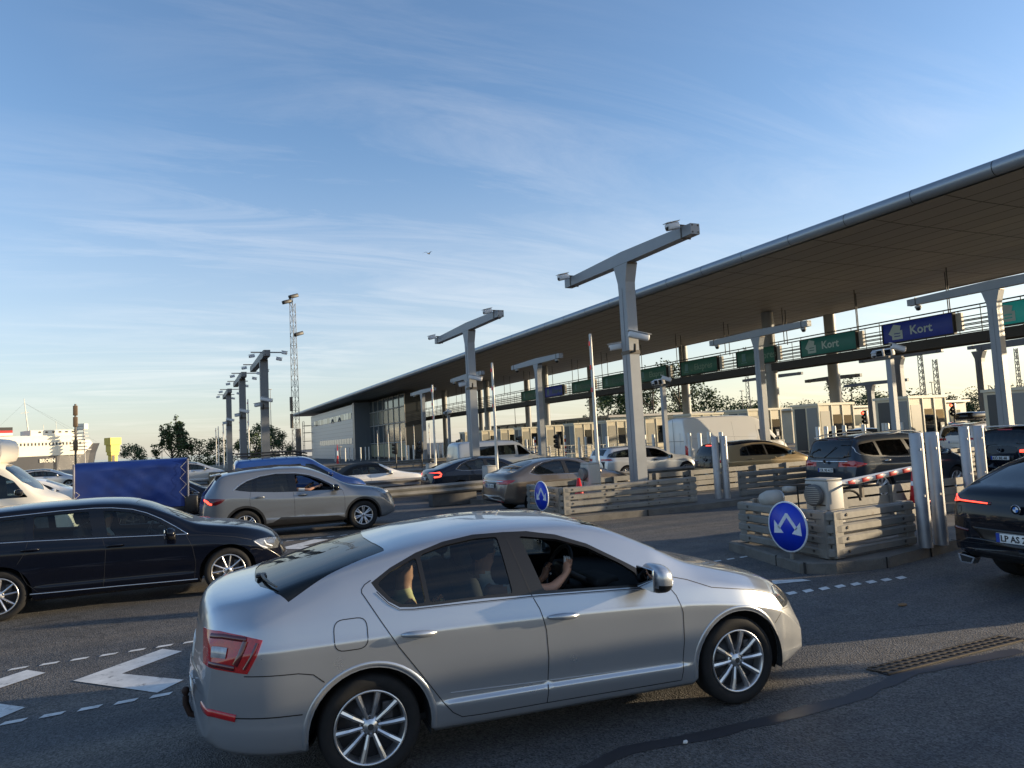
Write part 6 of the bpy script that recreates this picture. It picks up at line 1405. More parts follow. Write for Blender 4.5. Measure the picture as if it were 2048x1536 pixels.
mastm = mat('mast_steel', (.12, .12, .12), .5, .5)
def lattice(x, y, h, label, w0=.72, w1=.48, lamps=True, r=.022, lean=0.):
    root = empty('lattice_mast', (x, y, 0), .4, label, 'mast', 'lattice masts'); b = MB(); n = int(h/.8)
    c = lambda i, k: (lambda w: (w/2*math.cos(2.094*k), w/2*math.sin(2.094*k), h*i/n))(w0+(w1-w0)*i/n)
    for k in range(3): b.tube([c(0, k), c(n, k)], r, 5)
    for i in range(n):
        for k in range(3): b.tube([c(i, k), c(i+1, (k+1) % 3)], r*.55, 4); b.tube([c(i+1, k), c(i, (k+1) % 3)], r*.55, 4)
        if i % 6 == 0:
            for k in range(3): b.tube([c(i, k), c(i, (k+1) % 3)], r*.6, 4)
    b.build('lattice', mastm, root)
    if lamps:
        for dx, dz, dy in ((.1, .55, 0), (-.35, .1, .2), (.45, -2.4, 0)): f = MB(); f.bbox((dx, dy, h+dz), (.75, .35, .28), .05, Matrix.Rotation(R(-18), 3, 'Y')); f.tube([(0, 0, h+min(dz, 0)), (dx*.6, dy, h+dz-.1)], .03, 5); f.build('floodlight', ink, root)
        for z in (3.6, 4.9): f = MB(); f.box((-.35, 0, z+.6), (.16, .18, 1.1)); f.build('equipment_box', bolt_m, root)
    return root
lattice(8.1, 56.6, 13.4, 'tall tapering lattice floodlight mast standing alone against the sky')
lattice(85, 59, 10.6, 'pale lattice mast beyond the booths below the blue card sign', .8, .6, False, .05); lattice(86.6, 58.2, 9.2, 'second lattice mast close beside the first beyond the booths', .8, .6, False, .05); lattice(78, 82, 14, 'thin lattice mast rising behind the walkway near the express signs', .7, .5, False, .04); lattice(107, 60, 11, 'thin lattice mast at the far right beside a gantry post', .7, .5, False, .05)
def slab(x, y, z0, z1, w, label): b = MB(); b.bbox((x, y, (z0+z1)/2), (w, .35, z1-z0), .03); tag(b.build('advert_totem', bolt_m), label, 'totem')
slab(9.1, 62.4, .1, 3.75, .42, 'dark upright totem right of the lattice mast foot')
root = empty('beacon_mast', (-9.98, 87.6, 0), 0, 'dark harbour signal mast with stacked panels in front of the ship', 'mast'); b = MB(); b.tube([(0, 0, 0), (0, 0, 8)], .10, 8); b.build('pole', bolt_m, root)
for z in (7.3, 6.1, 3.6): b = MB(); b.bbox((0, 0, z), (.42, .3, 1.05), .04); b.build('panel', mat('beacon_panel', (.14, .09, .05), .6), root)
def lamp_post(x, y, h, label): root = empty('street_lamp', (x, y, 0), 0, label, 'street lamp', 'thin street lamps'); b = MB(); b.tube([(0, 0, 0), (0, 0, h)], [.06, .04], 6); b.build('pole', mastm, root); b = MB(); b.bbox((.0, 0, h+.03), (.5, .2, .10), .03); b.build('lamp_head', ltgrey, root)
for i, (x, y, h) in enumerate(((-2.9, 140, 7.3), (12.2, 110, 11), (-20, 112, 3.0), (66, 52, 5.2), (72, 49, 5.6), (44, 93, 6.5), (58, 62, 6.0), (100, 60, 5.8), (103, 52, 5.8), (16.5, 82, 2.0))): lamp_post(x, y, h, ['thin lamp post between the small tree and the spiky tree', 'thin tall lamp post left of the lattice mast', 'lamp post in front of the ship hull', 'lamp post between the booths', 'lamp post left of the blue card sign post', 'lamp post under the walkway', 'lamp post behind the express signs', 'lamp post at the right skyline', 'lamp post near the right skyline tree', 'short lamp before the office building'][i])
yel = mat('tower_yellow', (.72, .50, .05), .5)
root = empty('yellow_tower', (-13.75, 184, 0), .6, 'small yellow stepped tower right of the ship bow', 'tower'); root.scale = (1.46, 1.46, 1.46)
for z0, z1, w in ((0, 1.9, .95), (1.9, 2.4, 1.2), (2.4, 3.5, 1.4), (3.5, 4.6, 1.7)): b = MB(); b.box((0, 0, (z0+z1)/2), (w, w, z1-z0)); b.build('tier', yel, root)
b = MB(); b.box((-.2, -.49, 1.2), (.4, .05, 1.4)); b.build('opening', ink, root)
# ship in local coordinates: x along hull, bow to the right
hullb = mat('ship_hull_black', (.035, .037, .045), .5, noise=.2, nscale=.2); shipw = mat('ship_white', (.74, .70, .58), .5, noise=.06, nscale=.3)
sh_ = empty('passenger_ship', (-27.0, 300.4, 0), .46, 'old white passenger ship with black hull and red banded funnel moored at the left', 'ship')
def hull(b, z0, z1, bow0, bow1, beam, mi=0, L=95, y0=None):
    vs = []; n = 14
    for z, bx in ((z0, bow0), (z1, bow1)):
        half = [(bx-L*((k/n)**1.5), beam/2*min(1, (k/n*2.6))**.6) for k in range(n+1)]
        vs += [(x, -y, z) for x, y in half]+[(x, y, z) for x, y in half[::-1]]
    m = 2*(n+1); b.add(vs, [(i, (i+1) % m, (i+1) % m+m, i+m) for i in range(m)]+[tuple(range(m, 2*m))], mi)
b = MB(); hull(b, -2, 4.6, -3, -1.2, 13); b.build('hull', hullb, sh_)
b = MB(); hull(b, 4.6, 7.9, -1.2, .6, 13, 0); b.build('bow_plating', hullb, sh_)
b = MB(); b.box((-46, 0, 6.6), (70, 13.2, 5.0)); b.build('upper_hull', shipw, sh_)
b = MB(); b.add([(-11, -6.62, 4.2), (-11, 6.62, 4.2), (-11, 6.62, 9.1), (-11, -6.62, 9.1), (-5.5, -4.5, 7.9), (-5.5, 4.5, 7.9), (-7, 4.8, 9.1), (-7, -4.8, 9.1)], [(0, 3, 7, 4), (1, 5, 6, 2), (3, 2, 6, 7), (4, 7, 6, 5)]); b.build('forecastle', shipw, sh_)
for i, (x0, x1, z0, z1, w) in enumerate(((-48, -11.5, 9.1, 11.0, 12), (-34, -13.5, 11.0, 12.9, 10), (-75, -55, 9.1, 12.6, 11), (-56, -48, 9.1, 9.9, 11))): b = MB(); b.box(((x0+x1)/2, 0, (z0+z1)/2), (x1-x0, w, z1-z0)); b.build('deckhouse', shipw, sh_)
for k in range(30):
    b = MB(); b.box((-12.5-1.55*k, -6.62, 8.1), (.6, .12, .9)); b.build('porthole', ink, sh_)
for k in range(6): b = MB(); b.box((-15-3*k, -5.05, 12.2), (1.1, .12, .5)); b.build('bridge_window', ink, sh_)
for z0, z1, m_ in ((9.9, 11.4, redpaint), (11.4, 12.3, mat('ship_band_white', (.7, .68, .62), .5)), (12.3, 13.1, redpaint), (13.1, 14.2, ink)): b = MB(); b.box((-43.5, 0, (z0+z1)/2), (7.0-.15*z0*.3, 4, z1-z0)); b.build('funnel', m_, sh_)
b = MB(); b.tube([(-32.5, 0, 11), (-34.6, 0, 24)], [.35, .12], 6); b.tube([(-36, 0, 19), (-32.5, 0, 19.3)], .08, 4); b.tube([(-20, 0, 12), (-20.4, 0, 16)], .1, 5); b.tube([(-26, 0, 12), (-26, 0, 15)], .12, 5)
b.build('ship_mast', shipw, sh_)
b = MB()
for p in ((-1, 0, 8.5), (-14, 0, 12.9), (-50, 0, 11)): b.tube([(-34.4, 0, 22.5), p], .022, 4)
b.build('rigging', mastm, sh_)
b = MB()
for k in range(20): b.tube([(-36-1.0*k, -5.8, 9.9), (-36-1.0*k, -5.8, 11.0)], .05, 4)
b.tube([(-36, -5.8, 11), (-56, -5.8, 11)], .06, 4); b.tube([(-36, -5.8, 10.4), (-56, -5.8, 10.4)], .05, 4); b.build('deck_railing', shipw, sh_)
text_mesh(None, 'BROEN', 1.7, shipw, 'hull_lettering', (-31.0, -6.75, 1.9), (R(90), 0, 0), .05, parent=sh_, bold=.05, sx=1.25); sh_.scale = (.68, 1, 1)
root = empty('signal_tower', (-31.0, 285, 0), -.45, 'openwork harbour tower of stacked platforms in front of the ship bow', 'tower')
b = MB()
for k in range(8): b.box((.0, 0, 5.6+1.15*k), (6.2-.45*k, 2.2, .28))
for x in (-1.6, 1.6): b.tube([(x, 0, 0), (x*.7, 0, 14)], .16, 5)
b.build('platforms', mat('tower_pale', (.45, .43, .40), .6), root); b = MB(); b.box((.8, 0, 13.6), (2.4, 2.2, 1.9)); b.build('cabin', shipw, root)
# low quayside clutter: parked far cars as small shells
# bird
root = empty('bird', (20.6, 60, 19.0), .7, 'small dark bird gliding alone in the open sky', 'bird'); b = MB()
b.tube([(-.30, 0, -.02), (-.15, 0, 0), (.08, 0, .02), (.2, 0, .03)], [.01, .05, .06, .02], 8); b.add([(-.1, 0, .02), (.1, 0, .03), (.05, .28, .22), (-.06, .30, .2), (-.10, .62, .10)], [(0, 1, 2, 3), (3, 2, 4)]); b.add([(-.1, 0, .02), (.1, 0, .03), (.05, -.28, .2), (-.06, -.30, .18), (-.14, -.58, .02)], [(0, 3, 2, 1), (3, 4, 2)]); b.build('body', ink, root)
# ------------------------------------------------------------------ the cars in their lanes
octavia()
r_, s_, _b = make_car('black_estate', 'black estate car with chrome window line, left of the silver car', 'car', (-2.16, 12.27, 0), -.020, PAS)
patch(s_, [(-.55, .46), (-.58, .60), (.58, .60), (.55, .46)], 0, 'grille', black, r_, .004); c = MB(); ribbon(c, s_, [(3.25, .345), (3.40, .34), (3.50, .36)], .05, .006, thick=.006); c.build('fog_lamp', lampclear, r_)
c = MB(); ribbon(c, s_, [(3.16, .215), (3.35, .20), (3.52, .205)], .014, .006, thick=.006); c.build('bumper_trim', chrome, r_)
c = MB(); ribbon(c, s_, [(3.16, .70), (3.25, .625), (3.34, .585)], .018, .008, thick=.005); ribbon(c, s_, [(3.30, .70), (3.33, .64), (3.42, .60)], .02, .008, thick=.005); c.build('light_signature', signwhite, r_)
r_, s_, _b = make_car('grey_crossover', 'grey crossover with open driver window passing behind the black estate', 'car', (1.35, 18.44, 0), -.017, KUG)
rails(r_, [(-.35, .60, 1.575), (.1, .62, 1.625), (.8, .62, 1.66), (1.3, .60, 1.635), (1.6, .58, 1.56)], .014, darkmetal); shark(r_, -.05, 1.60, steelgrey)
c = MB(); ribbon(c, s_, [(-.86, .99), (-.80, .95), (-.76, .90)], .05, .008, thick=.006); ribbon(c, s_, [(-.76, .90), (-.70, .885)], .04, .008, thick=.006); c.build('brake_light', lampglow, r_)
sp_ = MB(); sp_.bbox((-.60, 0, 1.52), (.24, 1.12, .035), .015, Matrix.Rotation(R(-8), 3, 'Y')); sp_.build('roof_spoiler', steelgrey, r_)
c = MB(); ribbon(c, s_, [(3.30, .90), (3.34, .86), (3.40, .85)], .014, .008, thick=.004); ribbon(c, s_, [(3.38, .89), (3.42, .86), (3.47, .845)], .014, .008, thick=.004); c.build('light_signature', signwhite, r_)
patch(s_, [(-.60, .60), (-.55, .86), (.55, .86), (.60, .60)], 0, 'grille', black, r_, .004); patch(s_, [(.62, .42), (.64, .60), (.80, .62), (.80, .42)], 0, 'air_intake', black, r_, .004)
r_, s_, _b = make_car('brown_saloon', 'bronze brown saloon seen from behind beside the small blue arrow sign', 'car', (8.74, 18.3, 0), .03, COR)
rearbits(r_, s_, [('tail_lamp', [(.45, .86), (.75, .90), (.80, .80), (.45, .80)], lampred, .006), ('tail_lamp', [(-.45, .86), (-.75, .90), (-.80, .80), (-.45, .80)], lampred, .006), ('trim_strip', [(.62, .885), (-.62, .885), (-.62, .86), (.62, .86)], chrome, .008), ('reflector', [(-.42, .36), (-.62, .36), (-.62, .31), (-.42, .31)], lampred, .006), ('plate_recess', [(.34, .84), (-.34, .84), (-.32, .70), (.32, .70)], trimblack, .004)])
plate(r_, (-.985, 0, .755), R(-90), 'KB 73 215', .50, .11, True)
r_, s_, _b = make_car('dark_blue_saloon', 'dark blue saloon with glowing hooked tail lamp behind the guard rail', 'car', (8.85, 24.24, 0), -.027, SED)
rearbits(r_, s_, [('plate_recess', [(.34, .84), (-.34, .84), (-.32, .70), (.32, .70)], trimblack, .004), ('tail_lamp', [(.50, .93), (.80, .95), (.80, .86), (.50, .87)], lampglow, .006)]); plate(r_, (-1.07, 0, .77), R(-90), 'DN 48', .50, .11)
r_, s_, _b = make_car('people_carrier', 'anthracite people carrier with silver roof rails and chrome tailgate bar', 'car', (16.23, 13.45, 0), -.052, OPE)
rails(r_, [(-.60, .66, 1.60), (-.3, .68, 1.665), (.6, .70, 1.715), (1.4, .69, 1.70), (1.9, .66, 1.60)], .020, chrome)
rearbits(r_, s_, [('rear_window', [(.70, 1.13), (.66, 1.50), (.58, 1.56), (-.58, 1.56), (-.66, 1.50), (-.70, 1.13), (-.5, 1.08), (.5, 1.08)], blackglass, .006), ('tail_lamp', [(.45, .95), (.55, 1.02), (.80, 1.02), (.88, .90), (.75, .88), (.5, .90)], lampred, .007), ('tail_lamp', [(-.45, .95), (-.55, 1.02), (-.80, 1.02), (-.88, .90), (-.75, .88), (-.5, .90)], lampred, .007), ('trim_strip', [(.62, 1.015), (-.62, 1.015), (-.62, .985), (.62, .985)], chrome, .012), ('brake_light', [(.16, 1.585), (-.16, 1.585), (-.16, 1.565), (.16, 1.565)], lampdarkred, .01), ('lower_grille', [(.70, .46), (-.70, .46), (-.66, .30), (.66, .30)], black, .005)])
emblem(r_, -.965, 0, 1.0, .05); plate(r_, (-.955, 0, .78), R(-90), 'CR 90 417', .50, .11)
c = MB(); c.tube([(-.88, .10, 1.09), (-.84, -.05, 1.2), (-.79, -.25, 1.38)], .010, 5); c.build('rear_wiper', black, r_)
r_, s_, _b = make_car('black_coupe', 'black sports utility coupe cut by the right edge, slim red tail lamp lit', 'car', (9.45, 4.73, 0), -.109, BIM)
rearbits(r_, s_, [('tail_lamp', [(.93, 1.07), (.86, 1.09), (.78, 1.04), (.34, 1.02), (.34, .985), (.78, .985), (.90, .965)], lampdarkred, .006), ('tail_lamp', [(-.93, 1.07), (-.86, 1.09), (-.78, 1.04), (-.34, 1.02), (-.34, .985), (-.78, .985), (-.90, .965)], lampdarkred, .006),
    ('light_band', [(.91, 1.06), (.86, 1.075), (.79, 1.022), (.38, 1.008), (.38, .994), (.79, 1.003), (.88, .99)], lampglow, .013), ('light_band', [(-.91, 1.06), (-.86, 1.075), (-.79, 1.022), (-.38, 1.008), (-.38, .994), (-.79, 1.003), (-.88, .99)], lampglow, .013),
    ('reflector', [(.88, .70), (.66, .68), (.66, .655), (.88, .665)], lampdarkred, .008), ('reflector', [(-.88, .70), (-.66, .68), (-.66, .655), (-.88, .665)], lampdarkred, .008),
    ('plate_recess', [(.60, .72), (-.60, .72), (-.38, .53), (.38, .53)], trimblack, .004), ('diffuser', [(.60, .46), (-.60, .46), (-.44, .33), (.44, .33)], black, .006)])
plate(r_, (-1.115, 0, .635), R(-90), 'LP AS 25', .52, .112, True, tsx=.92)
roundel(r_, -1.118, .965, .052)
for sg in (1, -1): c = MB(); c.prism([(sg*.64, .345), (sg*.86, .375), (sg*.83, .265), (sg*.68, .265)], -1.00, -.90, 'X'); c.build('exhaust_trim', chrome, r_); c = MB(); c.prism([(sg*.67, .335), (sg*.83, .358), (sg*.81, .28), (sg*.70, .28)], -1.006, -.999, 'X'); c.build('exhaust_opening', ink, r_)
c = MB(); 
for z, w in ((.84, .82), (.54, .85)): c.tube([(-1.10, y, z) for y in (w, w*.5, 0, -w*.5, -w)], .003, 4)
c.build('panel_gap', ink, r_)
r_, s_, _b = make_car('black_suv', 'black sport utility vehicle with round badge behind the black coupe', 'car', (20.9, 11.75, 0), -.12, TIG)
rearbits(r_, s_, [('tail_lamp', [(.50, 1.05), (.82, 1.07), (.82, .97), (.50, .98)], lampred, .007), ('tail_lamp', [(-.50, 1.05), (-.82, 1.07), (-.82, .97), (-.50, .98)], lampglow, .007), ('brake_light', [(.2, 1.595), (-.2, 1.595), (-.2, 1.57), (.2, 1.57)], lampred, .01), ('plate_recess', [(.36, .90), (-.36, .90), (-.34, .76), (.34, .76)], trimblack, .004)])
emblem(r_, -.965, 0, 1.05, .055); text_mesh(None, 'V', .055, chrome, 'badge_lettering', (-.975, .022, 1.052), (R(90), 0, R(-90)), .002, parent=r_); text_mesh(None, 'W', .05, chrome, 'badge_lettering', (-.975, .027, 1.012), (R(90), 0, R(-90)), .002, parent=r_); plate(r_, (-.96, 0, .83), R(-90), 'KÖ BE 48', .52, .11); rails(r_, [(-.5, .62, 1.62), (0, .64, 1.67), (1.2, .62, 1.67)], .016, ltgrey)
c = MB(); c.bbox((.5, 0, 1.672), (2.3, 1.15, .03), .012); c.build('roof_panel', whitegrey, r_)
r_, s_, _b = make_car('white_suv', 'white sport utility vehicle carrying a black roof box', 'car', (31.8, 20.2, 0), 0, WSU)
rearbits(r_, s_, [('tail_lamp', [(.60, 1.03), (.86, 1.04), (.86, .97), (.60, .97)], lampred, .007), ('tail_lamp', [(-.60, 1.03), (-.86, 1.04), (-.86, .97), (-.60, .97)], lampred, .007), ('brake_light', [(.25, 1.60), (-.25, 1.60), (-.25, 1.57), (.25, 1.57)], lampred, .01), ('lower_grille', [(.75, .62), (-.75, .62), (-.70, .42), (.70, .42)], black, .005)]); plate(r_, (-.965, 0, .86), R(-90), '', .52, .11)
rails(r_, [(-.5, .62, 1.62), (0, .64, 1.70), (1.2, .62, 1.69)], .018, darkmetal)
rb = empty('roof_box', (31.8, 20.2, 0), 0, 'glossy black roof box on the white sport utility vehicle', 'roof box'); b = MB(); bm = bmesh.new(); bmesh.ops.create_uvsphere(bm, u_segments=24, v_segments=14, radius=1)
vs = []
for v in bm.verts: p = v.co; vs.append((.75+math.copysign(abs(p.x)**.45, p.x)*1.12, math.copysign(abs(p.y)**.4, p.y)*.42, 1.93+math.copysign(abs(p.z)**.6, p.z)*(.22 if p.z > 0 else .14)*(1-.18*p.x)))
bm.verts.index_update(); b.add(vs, [[v.index for v in f.verts] for f in bm.faces], 0, True); bm.free(); b.build('shell', carblack, rb); b = MB()
for x in (.2, 1.2): b.box((x, 0, 1.765), (.08, 1.25, .03))
b.build('cross_bar', darkmetal, rb)
r_, s_, _b = make_car('champagne_hatchback', 'champagne gold hatchback with black tailgate behind the second island', 'car', (16.87, 19.2, 0), -.10, ID3)
rearbits(r_, s_, [('tailgate', [(.72, .68), (.70, 1.05), (.62, 1.40), (.50, 1.46), (-.50, 1.46), (-.62, 1.40), (-.70, 1.05), (-.72, .68)], carblack, .005), ('tail_lamp', [(.45, .93), (.78, .96), (.78, .86), (.45, .88)], lampdarkred, .009), ('tail_lamp', [(-.45, .93), (-.78, .96), (-.78, .86), (-.45, .88)], lampred, .009), ('brake_light', [(.25, 1.44), (-.25, 1.44), (-.25, 1.415), (.25, 1.415)], lampglow, .012)]); emblem(r_, -.725, 0, .96, .055)
r_, s_, _b = make_car('silver_estate', 'pale silver estate car half hidden behind the largest gantry column', 'car', (16.44, 25.2, 0), -.06, BMW); plate(r_, (-.95, 0, .75), R(-90), '', .5, .11)
r_, s_, _b = make_car('white_convertible', 'white convertible with its black soft top closed', 'car', (5.55, 27.9, 0), -.036, CAB)
r_, s_, _b = make_car('blue_van', 'blue van with black roof rack behind the grey crossover', 'van', (2.37, 24.9, 0), -.017, CAD)
rk = MB()
for sg in (1, -1):
    for z in (1.88, 1.97): rk.tube([(-.72, sg*.62, z), (1.1, sg*.62, z), (1.45, sg*.60, z-.09)], .026, 6)
for k in range(6): rk.tube([(-.7+.38*k, -.62, 1.88), (-.7+.38*k, .62, 1.88)], .016, 6); rk.tube([(-.7+.38*k, -.62, 1.97), (-.7+.38*k, -.62, 1.80)], .012, 5)
rk.build('roof_rack', black, r_)
r_, s_, _b = make_car('silver_minibus', 'silver grey minibus beyond the dark blue saloon', 'van', (13.3, 33.6, 0), 0, TRA)
r_, s_, _b = make_car('white_van', 'tall white delivery van waiting beyond the champagne hatchback', 'van', (23.3, 28.3, 0), -.08, SPR)
rearbits(r_, s_, [('tail_lamp', [(.90, 1.25), (.98, 1.25), (.98, .75), (.90, .75)], lampred, .01), ('tail_lamp', [(-.86, 1.25), (-.97, 1.25), (-.97, .75), (-.86, .75)], lampred, .01)]); c = MB(); c.box((-1.312, 0, 1.5), (.01, .015, 2.0)); c.box((-1.312, 0, 1.45), (.01, 1.7, .015)); c.build('door_joint', ink, r_)
# further cars, small in the picture
def small(name, label, base, col, loc, yaw): sp = dict(base); sp['paint'] = col; sp['n'] = 50; sp['vs'] = .8; sp['wseg'] = 24; return make_car(name, label, 'car', loc, yaw, sp)
small('dark_hatchback', 'dark estate passing behind the blue trailer, passenger visible inside', PAS, navy, (-1.75, 24.0, 0), -.02)
small('white_saloon', 'white saloon partly hidden between the white camper and the blue trailer', COR, white, (-6.1, 31.5, 0), -.02)
small('pale_hatchback', 'small pale hatchback beyond the blue trailer under the dark tree', ID3, whitegrey, (-.6, 52.5, .0), 0)
small('silver_hatchback', 'small silver car far off in front of the harbour mast', ID3, whitegrey, (-9.9, 60, 0), 0)
small('dark_suv', 'dark sport utility vehicle in front of the second whole toll booth', TIG, navy, (29.2, 24.3, 0), 0)
small('black_estate', 'black estate with pale roof rails right behind the anthracite people carrier', PAS, navy, (25.2, 20.5, 0), 0)
small('dark_estate', 'dark car waiting at the booth left of the white roof box car', TIG, carblack, (37.5, 25.3, 0), 0)
# ---- blue tarpaulin trailer
tarp = mat('blue_tarpaulin', (.007, .028, .17), .42, bump=.3, bscale=1.6)
root = empty('tarp_trailer', (-2.55, 23.4-1.2, 0), -.04, 'box trailer covered with a deep blue tarpaulin, behind the black estate', 'trailer')
L, Wd, z0, z1 = 2.72, 1.45, .62, 1.93
b = MB(); nx, nz = 34, 18
def wob(x, z): return .030*math.sin(4.2*x+5.2*z)**3+.020*math.sin(2.3*x-3.1*z+1)**3+.035*math.sin(3.1*x+2.3*z)*math.sin(1.7*z+x)+.022*math.sin(7*x-5*z)+.02*math.cos(4*z+1.3*x)
vs = []; 
for j in range(nz+1):
    for i in range(nx+1): x = L*i/nx; z = z0+(z1-z0)*j/nz; e = min(1, 4*min(i, nx-i)/nx, 4*(nz-j)/nz+.1); vs.append((x, -wob(x, z)*e+.16*max(0, (z-z1+.14)/.14)**1.3, z))
b.add(vs, [(j*(nx+1)+i, j*(nx+1)+i+1, (j+1)*(nx+1)+i+1, (j+1)*(nx+1)+i) for j in range(nz) for i in range(nx)], 0, True)
b.add([(0, .16, z1), (L, .16, z1), (L, Wd, z1), (0, Wd, z1), (L/2, 0, z1+.0), (0, .3, z1+.03), (L, .3, z1+.03), (0, Wd-.1, z1+.03), (L, Wd-.1, z1+.03)], [(0, 1, 6, 5), (5, 6, 8, 7), (7, 8, 2, 3)])
b.add([(0, 0, z0), (0, Wd, z0), (0, Wd, z1), (0, 0, z1)], [(0, 3, 2, 1)]); b.add([(L, 0, z0), (L, Wd, z0), (L, Wd, z1), (L, 0, z1)], [(0, 1, 2, 3)]); b.add([(0, Wd, z0), (L, Wd, z0), (L, Wd, z1), (0, Wd, z1)], [(0, 1, 2, 3)])
b.build('tarpaulin', tarp, root)
b = MB(); b.tube([(-.02, -.02, z0), (-.02, -.02, z1)], .03, 6); b.tube([(L+.02, -.02, z0-.1), (L+.02, -.02, z1)], .03, 6); b.build('corner_post', mat('tarp_edge_grey', (.18, .18, .22), .5), root)
b = MB(); P = [(L-.16, -.07, 1.70), (L-.04, -.07, 1.56), (L-.18, -.07, 1.40), (L-.02, -.07, 1.22), (L-.2, -.07, 1.02), (L-.04, -.07, .84)]; b.tube(P, .005, 5); b.tube([(L-.16, -.07, 1.70), (L-.02, -.07, 1.85)], .008, 5); b.tube([(.03, -.07, 1.2), (.12, -.07, 1.12), (.02, -.07, 1.02), (.04, -.07, .8)], .008, 5); b.build('lacing_cord', ltgrey, root)
b = MB(); b.bbox((L/2, Wd/2, .52), (L, Wd, .20), .02); b.tube([(L, Wd/2, .45), (L+1.1, Wd/2, .45)], .04, 8); b.bbox((L+.1, .2, .66), (.35, .5, .5), .05); b.build('chassis', black, root)
for y, sg in ((.02, -1), (Wd-.02, 1)): wheel(root, L*.5, y, .29, .17, sg, 'five', .18, darkmetal, None or 28)
# ---- white camper van with overcab
camw = mat('camper_cream', (.66, .62, .54), .4)
CMP = dict(SPR, paint=camw, x0=-1.3, x1=5.05, seams=[], sm=.03, windows=[([(3.35, 1.22), (3.32, 1.82), (3.55, 1.80), (3.85, 1.62), (4.15, 1.22)], winglass)], lamps=[('headlamp', [(4.62, 1.02), (4.80, .98), (4.93, .86), (4.80, .84), (4.66, .90)], lampclear)], cab=dict(x0=2.6, x1=4.1, xd=3.95, W=.85, zf=.5, zb=1.12))
CMP['top'] = [(-1.3, .6), (-1.29, 1.2), (-1.27, 1.8), (-1.2, 2.0), (-.8, 2.1), (2.6, 2.12), (3.3, 2.10), (3.6, 2.02), (3.95, 1.72), (4.35, 1.32), (4.6, 1.22), (4.85, 1.08), (5.0, .82), (5.05, .5)]
CMP['screens'] = [('windscreen', [(4.32, 0), (4.20, .55), (4.02, .80), (3.66, .74), (3.60, .4), (3.58, 0)], screenglass)]
root, s_, _b = make_car('camper_van', 'cream white camper van entering at the left edge with overcab sleeping pod', 'camper van', (-7.45, 21.6, 0), -.03, CMP)
b = MB(); b.bbox((1.05, 0, 2.36), (5.1, 2.2, .62), .2); b.build('sleeping_pod', camw, root)
b = MB(); b.bbox((.4, 0, 1.45), (3.6, 2.12, 1.8), .08); b.build('living_body', camw, root)
small('dark_suv', 'dark sport utility vehicle added ahead of the black coupe to cast shade', TIG, navy, (17.2, 4.9, 0), 0)  # extra vehicle, added to block the low sun from the right
# unseen minibus added right of the view, to shade the silver car and road
small('silver_minibus', 'unseen silver minibus added to shade the silver car from the right', TRA, vansilver, (9.6, .9, 0), -.05)
